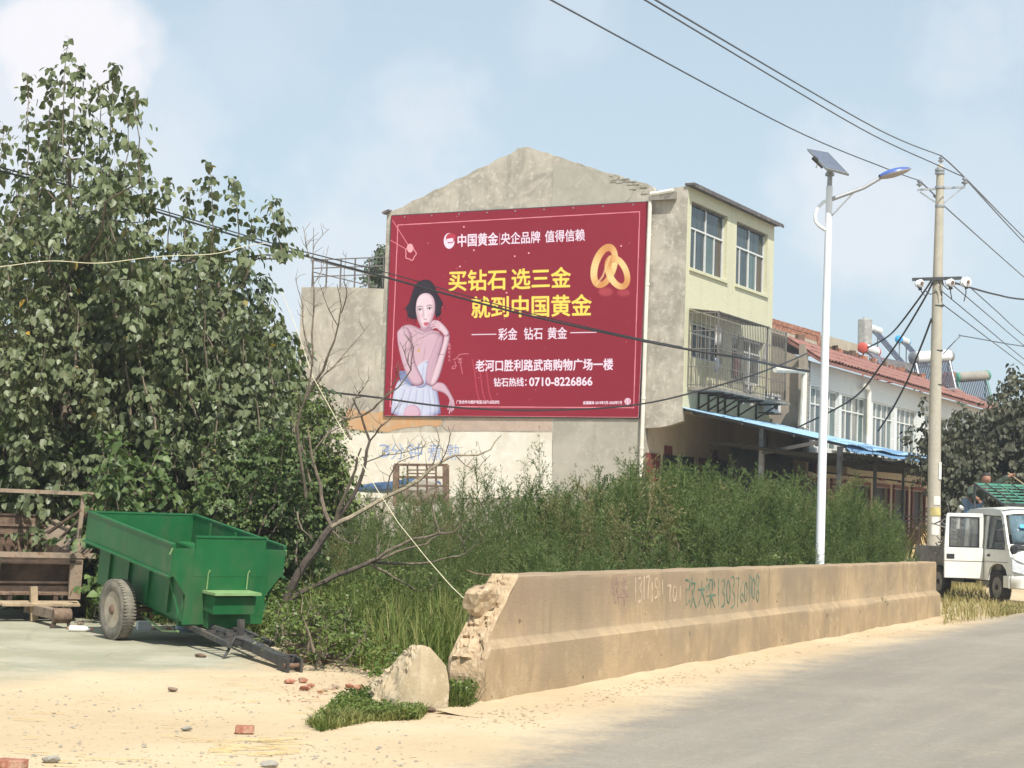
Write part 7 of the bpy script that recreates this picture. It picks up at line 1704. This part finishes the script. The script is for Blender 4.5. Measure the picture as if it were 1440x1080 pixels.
# ------------------------------------------------------------ dead bare tree
DY = 22.6
def DQ(x, y, dy=0): return AY(x, y, DY+dy)
DT = thing('dead_tree', 'leaning dead tree with bare dark branches reaching across the wall below the billboard', 'tree', Vector((DQ(404, 845).x, DY, 0)))
limbs = [([(400, 858), (408, 830), (430, 790), (455, 755), (466, 741)], .060, .045), ([(466, 741), (480, 733), (510, 718), (545, 698), (590, 675), (620, 650), (640, 640), (672, 640), (690, 632), (705, 612)], .034, .006),
         ([(466, 741), (485, 715), (505, 680), (514, 650), (520, 620), (508, 585), (496, 560), (508, 558)], .032, .006), ([(466, 741), (452, 700), (445, 665), (438, 640), (432, 600)], .03, .01),
         ([(472, 735), (484, 700), (500, 660), (508, 630)], .03, .01), ([(405, 845), (440, 825), (470, 810), (505, 797), (520, 790)], .036, .024), ([(520, 790), (545, 775), (580, 758), (618, 750), (640, 748), (660, 728)], .025, .006),
         ([(520, 790), (560, 775), (600, 765), (618, 752)], .018, .006), ([(520, 790), (570, 793), (610, 790), (635, 783)], .02, .006), ([(635, 783), (655, 778), (672, 765), (678, 752)], .012, .004), ([(520, 792), (545, 806), (565, 818), (585, 830), (605, 830), (615, 822)], .018, .004),
         ([(618, 750), (612, 730), (607, 705), (612, 690)], .014, .005), ([(607, 708), (595, 700), (592, 688)], .008, .003), ([(655, 778), (652, 765), (645, 752)], .008, .003), ([(530, 785), (531, 770), (530, 750)], .01, .004),
         ([(465, 745), (478, 757), (492, 764), (508, 762)], .012, .004), ([(418, 720), (425, 745), (440, 760)], .012, .005), ([(430, 700), (425, 660), (418, 600), (430, 560), (440, 500)], .022, .01),
         ([(440, 500), (441, 440), (440, 380), (441, 320)], .014, .003), ([(441, 400), (452, 380), (462, 345)], .006, .003), ([(440, 370), (430, 345), (426, 318)], .006, .003), ([(441, 350), (450, 335), (463, 322)], .006, .003),
         ([(430, 560), (455, 520), (470, 480), (480, 430), (474, 400)], .02, .004), ([(445, 540), (470, 515), (500, 480), (520, 455)], .012, .003), ([(440, 510), (428, 470), (426, 430), (415, 390)], .012, .003), ([(480, 440), (488, 410), (484, 380), (487, 355)], .008, .002), ([(476, 460), (460, 430), (450, 400)], .007, .003),
         ([(508, 585), (525, 575), (540, 560), (560, 545), (578, 520), (582, 490), (570, 470)], .016, .004), ([(578, 520), (570, 500), (562, 480)], .006, .003), ([(540, 560), (556, 535), (560, 512)], .008, .003), ([(520, 620), (535, 600), (548, 590), (565, 560)], .012, .003),
         ([(545, 698), (548, 670), (560, 650), (590, 640), (600, 620)], .01, .003), ([(590, 675), (610, 650), (618, 620), (612, 600)], .012, .004), ([(514, 650), (540, 640), (570, 636), (600, 628)], .009, .003), ([(508, 585), (490, 590), (470, 580), (455, 560)], .012, .004),
         ([(480, 600), (500, 560), (520, 530)], .006, .003), ([(640, 640), (655, 655), (672, 660), (690, 640)], .008, .003), ([(620, 650), (632, 620), (630, 600)], .007, .003), ([(430, 640), (415, 610), (410, 580)], .012, .004), ([(438, 640), (460, 610), (480, 600), (496, 600)], .012, .004)]
random.seed(21)
for i, (pp_, r0, r1) in enumerate(limbs):
    dy0 = random.uniform(-.6, .6) if i > 3 else 0
    pts_ = [DQ(x, y, dy0*k/(len(pp_)-1)) for k, (x, y) in enumerate(pp_)]; n_ = len(pts_)
    # subdivide with slight wander
    o_ = []
    for a, b in zip(pts_[:-1], pts_[1:]):
        o_ += [a, lerp(a, b, .5)+Vector((random.uniform(-1, 1), random.uniform(-1, 1), random.uniform(-1, 1)))*.06*(b-a).length]
    o_.append(pts_[-1])
    if i == 0: o_[0].z = -.02
    nm = 'trunk' if i == 0 else 'branch'
    MB().tube(o_, [lerp(r0, r1, k/(len(o_)-1)) for k in range(len(o_))], 7).build(nm, 'bark_dark' if i in (0, 2, 5) else ('bark_pale' if i in (1, 11, 9) else 'bark_brown'), DT, True)
tw = MB()
for i in range(260):
    pp_, r0, r1 = random.choice(limbs[6:]); k = random.randrange(len(pp_)-1); t_ = random.random(); x = lerp(pp_[k][0], pp_[k+1][0], t_); y = lerp(pp_[k][1], pp_[k+1][1], t_)
    an = random.uniform(-2.6, -.5); L_ = random.uniform(8, 30); a = DQ(x, y, random.uniform(-.3, .3)); b = DQ(x+cos(an)*L_*.5+random.uniform(-2, 2), y+sin(an)*L_*.5, random.uniform(-.3, .3)); c = DQ(x+cos(an+.2)*L_, y+sin(an+.2)*L_, random.uniform(-.4, .4)); tw.tube([a, b, c], [.004, .003, .002], 4)
two = tw.build('twigs', 'bark_brown', DT); two['kind'] = 'stuff'
o = MB().tube([DQ(396, 410, -.2), DQ(420, 470, -.3), DQ(440, 530, -.4), DQ(490, 620, -1), DQ(530, 688, -2), DQ(560, 735, -3), DQ(600, 785, -4.5), DQ(635, 825, -6.5), AY(671, 859, 15.4)], [.0035, .004, .004, .0045, .0045, .0045, .0045, .0045, .0045], 7).build('bamboo_cane', 'cane_pale', None, True)
tag(o, 'long thin pale cane slanting from the dead tree to the broken parapet end', 'cane')

# ------------------------------------------------------------ weeds
def weed_proto(H, seed, nb=34, nl=24, leaf=.045, spread=.66):
    rg_ = np.random.default_rng(seed); P = []; A = []; S = []; stems = []
    for b in range(nb):
        t = (b/nb)**.8; z0 = H*(.08+.87*t); an = rg_.uniform(0, 6.283); L_ = spread*H*.55*(1-t*.80)*rg_.uniform(.6, 1.1)+.06; el = rg_.uniform(.7, 1.25)
        d = np.array([cos(an)*cos(el), sin(an)*cos(el), sin(el)]); p0 = np.array([0, 0, z0])
        s = np.linspace(.15, 1, nl)+rg_.uniform(-.03, .03, nl); p = p0+d*s[:, None]*L_; p[:, 2] -= (s**2)*L_*.12
        a = d*.8+rg_.normal(0, .8, (nl, 3)); a[:, 2] += .15
        P.append(p); A.append(a); S.append(leaf*rg_.uniform(.5, 1.25, nl)*(1.15-.5*t)); stems.append((p0, p0+d*L_))
    m = 24; p = np.zeros((m, 3)); p[:, 2] = H*rg_.uniform(.75, 1.08, m); a = rg_.normal(0, .5, (m, 3)); a[:, 2] += .8; P.append(p); A.append(a); S.append(leaf*.7*np.ones(m))
    P = np.concatenate(P); A = np.concatenate(A); S = np.concatenate(S); N_ = RNG.normal(0, 1, P.shape); N_[:, 2] += .6
    A /= np.linalg.norm(A, axis=1, keepdims=True); Sd = np.cross(A, N_); Sd /= np.linalg.norm(Sd, axis=1, keepdims=True)
    w = S*.12
    V = np.stack([P-Sd*w[:, None]*.5, P+Sd*w[:, None]*.5+A*S[:, None]*.4, P+A*S[:, None], P-Sd*w[:, None]*1.0+A*S[:, None]*.45], 1)
    F_ = (np.arange(len(P))*4)[:, None]+np.array([0, 1, 2, 3]); V = V.reshape(-1, 3)
    st = []
    for (a_, b_) in stems[::2]+[(np.zeros(3), np.array([0, 0, H]))]:
        st.append(np.array([a_+[.004, 0, 0], a_-[.004, 0, 0], b_-[.0015, 0, 0], b_+[.0015, 0, 0]]))
    sv = np.concatenate(st); sf = (np.arange(len(st))*4)[:, None]+np.array([0, 1, 2, 3])+len(V)
    return np.concatenate([V, sv]), np.concatenate([F_, sf])
WP = [weed_proto(1.0, s, nb=30+s % 3*5) for s in range(6)]
def scatter(name, protos, XY, Z, Hs, m, parent=None, lean=.12):
    Vs = []; Fs = []; off = 0
    for i, ((x, y), z, h) in enumerate(zip(XY, Z, Hs)):
        V, Fq = protos[i % len(protos)]; a = RNG.uniform(0, 6.28); c, s = cos(a), sin(a); w = h*RNG.uniform(.8, 1.25)
        q = np.empty_like(V); q[:, 0] = (V[:, 0]*c-V[:, 1]*s)*w; q[:, 1] = (V[:, 0]*s+V[:, 1]*c)*w; q[:, 2] = V[:, 2]*h
        lx, ly = RNG.normal(0, lean, 2); q[:, 0] += lx*q[:, 2]**1.5/max(h, .3)**.5; q[:, 1] += ly*q[:, 2]**1.5/max(h, .3)**.5
        q += [x, y, z]; Vs.append(q); Fs.append(Fq+off); off += len(V)
    o = np_mesh(name, np.concatenate(Vs), np.concatenate(Fs), m, parent); return o
# heights of the weed crest along the picture: px -> crest row
CX = [430, 480, 520, 560, 640, 690, 740, 790, 840, 880, 920, 960, 1000, 1040, 1080, 1120, 1180, 1215, 1250, 1275, 1300]
CYr = [722, 702, 696, 692, 686, 684, 690, 694, 676, 660, 655, 652, 658, 664, 670, 674, 682, 694, 728, 770, 800]
def bar_depth(x):      # depth of the parapet in that direction
    d = ray(x, 800); n_ = BNn; t = (BA-EYE).dot(n_)/d.dot(n_); return t*d.y
XY = []; Hs = []
tries = 0
while len(XY) < 900 and tries < 9000:
    tries += 1
    x = RNG.uniform(425, 1290); cy = float(np.interp(x, CX, CYr))
    near = (bar_depth(x)+1.3) if x > 735 else 19.5+ (735-x)*.005
    Y = RNG.uniform(near, 42) if RNG.random() < .6 else RNG.uniform(near, near+8)
    p = AY(x, 740, Y); crest = AY(x, cy, Y).z
    # full height only from 28 m on; nearer plants lower so the slope of weeds is seen
    k = np.clip((Y-near)/6, 0, 1); h = crest*(.52+.48*k)*RNG.uniform(.72, 1.0) if x > 735 else crest*(.22+.78*np.clip((Y-21)/13, 0, 1))*RNG.uniform(.7, 1.0)
    h *= 1.03+.24*noise.noise(Vector((p.x*.42, p.y*.30, 0)))*(1 if x < 1240 else .3)
    if h < .3: continue
    XY.append((p.x, p.y)); Hs.append(h)
cut_ = [noise.noise(Vector((x*.35, y*.35, 7)))+random.uniform(-.3, .3) > .47 for x, y in XY]
for flag, m_ in ((False, 'weed_feather'), (True, 'weed_seedy')):
    ii = [i for i, k in enumerate(cut_) if k == flag]; stuff(scatter('tall_weeds', WP, [XY[i] for i in ii], [0]*len(ii), [Hs[i] for i in ii], m_))
# taller single plumes against the white wall
for i, (x, y, Y) in enumerate([(562, 655, 33), (678, 640, 33), (688, 652, 34), (735, 645, 33.5), (767, 618, 34), (755, 650, 34), (706, 668, 34), (650, 655, 35), (820, 668, 36)]):
    p = AY(x, y, Y); h = p.z
    t_ = weed_proto(1.0, 40+i, nb=30, nl=12, spread=.42)
    o = scatter('wormwood_plume', [t_], [(0, 0)], [0], [h], 'weed_feather', None, .03); o.location = (p.x, p.y, 0)
    pl = ['leftmost, left of the rusty rack', 'near the middle of the white band, left of the pair', 'just right of the middle of the white band', 'in the right half of the white band', 'tallest, at the right end of the white band', 'beside the tallest one at the right of the white band', 'low, below the right half of the white band', 'right of the rusty rack', 'before the grey render patch']
    tag(o, 'feathery green weed plume '+pl[i], 'weed', 'feathery weed plumes before the wall')
# small leaved ground cover
def cover(name, n_, posf, hf, m, size, shape='oval'):
    P = []
    while len(P) < n_:
        q = posf()
        if q is None: continue
        P.append(q)
    P = np.array(P); hh = np.array([hf(*p) for p in P]); P3 = np.stack([P[:, 0], P[:, 1], hh*RNG.random(n_)**.6], 1)
    an = RNG.random(n_)*6.283; A = np.stack([np.cos(an), np.sin(an), RNG.normal(.25, .5, n_)], 1); N_ = RNG.normal(0, .45, (n_, 3)); N_[:, 2] += 1
    V, Fq = leaves_np(P3, A, N_, size*RNG.uniform(.5, 1.3, n_), shape); return stuff(np_mesh(name, V, Fq, m))
padP = np.array([(p.x, p.y) for p in pad_poly])
edge_ = np.array([(p.x, p.y) for p in [G(-160, 868), G(100, 868), G(180, 884), G(330, 900), G(395, 912), G(440, 930), G(520, 955), G(530, 985), G(600, 988), G(660, 985), G(690, 985)]])
def behind_edge(x, y):
    # ground greener than the line from the pad's back edge to the parapet
    yl = np.interp(x, edge_[np.argsort(edge_[:, 0]), 0], edge_[np.argsort(edge_[:, 0]), 1])
    s = (Vector((x, y, 0))-BA).dot(BNn)
    if x > BA.x-.3: return s < -.5
    return y > yl+.05
def cp():
    x = RNG.uniform(110, 1255); Y = RNG.uniform(14.3, 27) if RNG.random() < .75 else RNG.uniform(20, 40); p = AY(x, 760, Y)
    return (p.x, p.y) if behind_edge(p.x, p.y) else None
def ch_(x, y):
    d = max(0, min(1, (y-15)/10)); s = (Vector((x, y, 0))-BA).dot(-BNn)
    return (.12+.75*d)*(.6+.7*abs(noise.noise(Vector((x*.9, y*.9, 1)))))
cover('undergrowth', 52000, cp, ch_, 'weed_low', .062)
# broadleaf clump among the weeds
def clump(lab, poly, n_, Y0, Y1, m, size, seed, n_per=150): shrub(lab, poly, n_, Y0, Y1, m, size, seed, (.2, .55), (.15, .32), n_per, .1, 'oval', 'weed_clump', 'weeds')
clump('pale bushy weed clump just behind the middle of the parapet', [(840, 735), (900, 710), (990, 715), (1000, 800), (860, 805)], 44, 23.5, 26, 'weed_low', .055, 31)
clump('low broad leaved weeds behind the parapet left of the lamp', [(990, 755), (1060, 760), (1130, 765), (1140, 800), (1000, 804)], 34, 24.5, 27, 'weed_low', .07, 32)
clump('bright green weeds at the foot of the dead tree', [(370, 850), (420, 840), (500, 850), (530, 900), (520, 940), (400, 905)], 40, 17.6, 20.5, 'weed_low', .06, 33)
# grass
def grass(name, n_, posf, hlo, hhi, m, w=.006, lean=.5):
    P = []
    while len(P) < n_:
        q = posf()
        if q is not None: P.append(q)
    P = np.array(P); h = RNG.uniform(hlo, hhi, n_)*np.array([.6+.7*abs(noise.noise(Vector((p[0]*2, p[1]*2, 4)))) for p in P])*1.2; an = RNG.random(n_)*6.283; ln = RNG.random(n_)*lean
    D = np.stack([np.cos(an)*ln, np.sin(an)*ln, np.ones(n_)], 1); Sd = np.stack([-np.sin(an), np.cos(an), np.zeros(n_)], 1)*w
    B = np.stack([P[:, 0], P[:, 1], np.zeros(n_)-.01], 1); mid = B+D*h[:, None]*.55; tip = B+D*h[:, None]; tip[:, :2] += (D[:, :2]*h[:, None])*.35; tip[:, 2] -= h*.12*ln*2
    V = np.stack([B-Sd, B+Sd, mid+Sd*.8, mid-Sd*.8, tip+Sd*.12, tip-Sd*.12], 1).reshape(-1, 3); base = (np.arange(n_)*6)[:, None]
    return stuff(np_mesh(name, V, np.concatenate([base+np.array([[0, 1, 2, 3]]), base+np.array([[3, 2, 4, 5]])]), m))
def pp_poly(poly):
    Q = np.array([tuple(G(*p).xy) for p in poly]); lo = Q.min(0); hi = Q.max(0)
    def f():
        x, y = RNG.uniform(lo[0], hi[0]), RNG.uniform(lo[1], hi[1]); return (x, y) if inpoly(np.array([x]), np.array([y]), Q)[0] else None
    return f
grass('grass_strip', 9000, pp_poly([(120, 872), (180, 872), (240, 880), (340, 888), (400, 905), (470, 925), (530, 950), (540, 930), (500, 900), (420, 870), (300, 850), (120, 850)]), .15, .5, 'grass_green')
grass('long_grass', 5000, pp_poly([(420, 900), (470, 905), (540, 940), (600, 965), (680, 960), (640, 900), (560, 860), (440, 850)]), .3, .8, 'grass_green', .008)
grass('grass_patch', 3800, pp_poly([(430, 1018), (470, 1010), (500, 985), (530, 975), (545, 990), (600, 1003), (590, 1012), (520, 1015), (450, 1030)]), .04, .13, 'grass_green', .006, 1.0)
grass('grass_tuft', 1600, pp_poly([(632, 965), (655, 955), (672, 990), (660, 998), (632, 1000)]), .08, .26, 'grass_green', .006)
cover('low_weeds', 3200, pp_poly([(440, 1022), (480, 985), (530, 975), (555, 1000), (600, 1006), (580, 1014), (500, 1012)]), lambda x, y: .09, 'weed_low', .035)
cover('low_weeds', 1500, pp_poly([(632, 960), (655, 950), (676, 990), (660, 1000), (632, 1000)]), lambda x, y: .22, 'weed_low', .045)
grass('dry_grass', 4200, pp_poly([(1324, 858), (1328, 800), (1360, 800), (1392, 842), (1420, 868), (1360, 876), (1326, 880)]), .08, .34, 'grass_dry', .007, 1.1)
grass('dry_grass', 2500, pp_poly([(1400, 868), (1440, 862), (1440, 854), (1410, 852)]), .05, .18, 'grass_dry', .010, .8)

# ------------------------------------------------------------ trees on the right
rt = [(1290, 600), (1310, 560), (1335, 545), (1380, 552), (1400, 520), (1424, 500), (1440, 520), (1500, 510), (1500, 720), (1310, 700), (1300, 650)]
tree_thing('roadside_tree', 'dark leafy tree behind the truck covering the end of the row house', 'tree', AY(1415, 780, 52).xy.to_3d(), [(1330, 580), (1360, 556), (1395, 560), (1404, 530), (1424, 515), (1445, 535), (1520, 510), (1520, 730), (1330, 710)], [(1423, 518, 1.6, .35, 51), (1410, 540, 1.2, .4, 51), (1440, 530, 1.4, .4, 51)], 120, 49, 54, (1.0, 2.2), (.5, .9), 'leaf_right', .19, 100, 6, trunk_r=.2)
tree_thing('roadside_tree', 'lower leafy tree between the power pole and the shop windows', 'tree', AY(1300, 780, 54).xy.to_3d(), [(1286, 610), (1296, 560), (1302, 600), (1340, 575), (1370, 600), (1350, 720), (1300, 640), (1240, 618), (1262, 608)], [(1297, 562, 1.5, .18, 53), (1280, 600, .9, .25, 53)], 40, 52, 56, (.6, 1.4), (.25, .5), 'leaf_right', .16, 110, 7, trunk_r=.1)
# weeds in front of the house foot, and far hedge to close the ground
cover('field_weeds', 9000, lambda: tuple(AY(RNG.uniform(-80, 1270), 760, RNG.uniform(36, 50)).xy), lambda x, y: 1.0, 'weed_low', .12)

# ------------------------------------------------------------ thin air haze
hz = MB().box(Vector((50, 440, 7.25)), Vector((520, 0, 0)), Vector((0, 520, 0)), Vector((0, 0, 8.75))).build('haze', None); hz['kind'] = 'stuff'
hm = bpy.data.materials.new('haze_air'); hm.use_nodes = True; ht = hm.node_tree; ht.nodes.clear(); ho = ht.nodes.new('ShaderNodeOutputMaterial'); hv = ht.nodes.new('ShaderNodeVolumePrincipled')
hv.inputs['Color'].default_value = (.93, .96, 1, 1); hv.inputs['Density'].default_value = .0009; hv.inputs['Anisotropy'].default_value = .3; ht.links.new(hv.outputs[0], ho.inputs['Volume']); hz.data.materials.append(hm)
print('tris', sum(len(o.data.loops)-2*len(o.data.polygons) for o in SC.objects if o.type == 'MESH'))
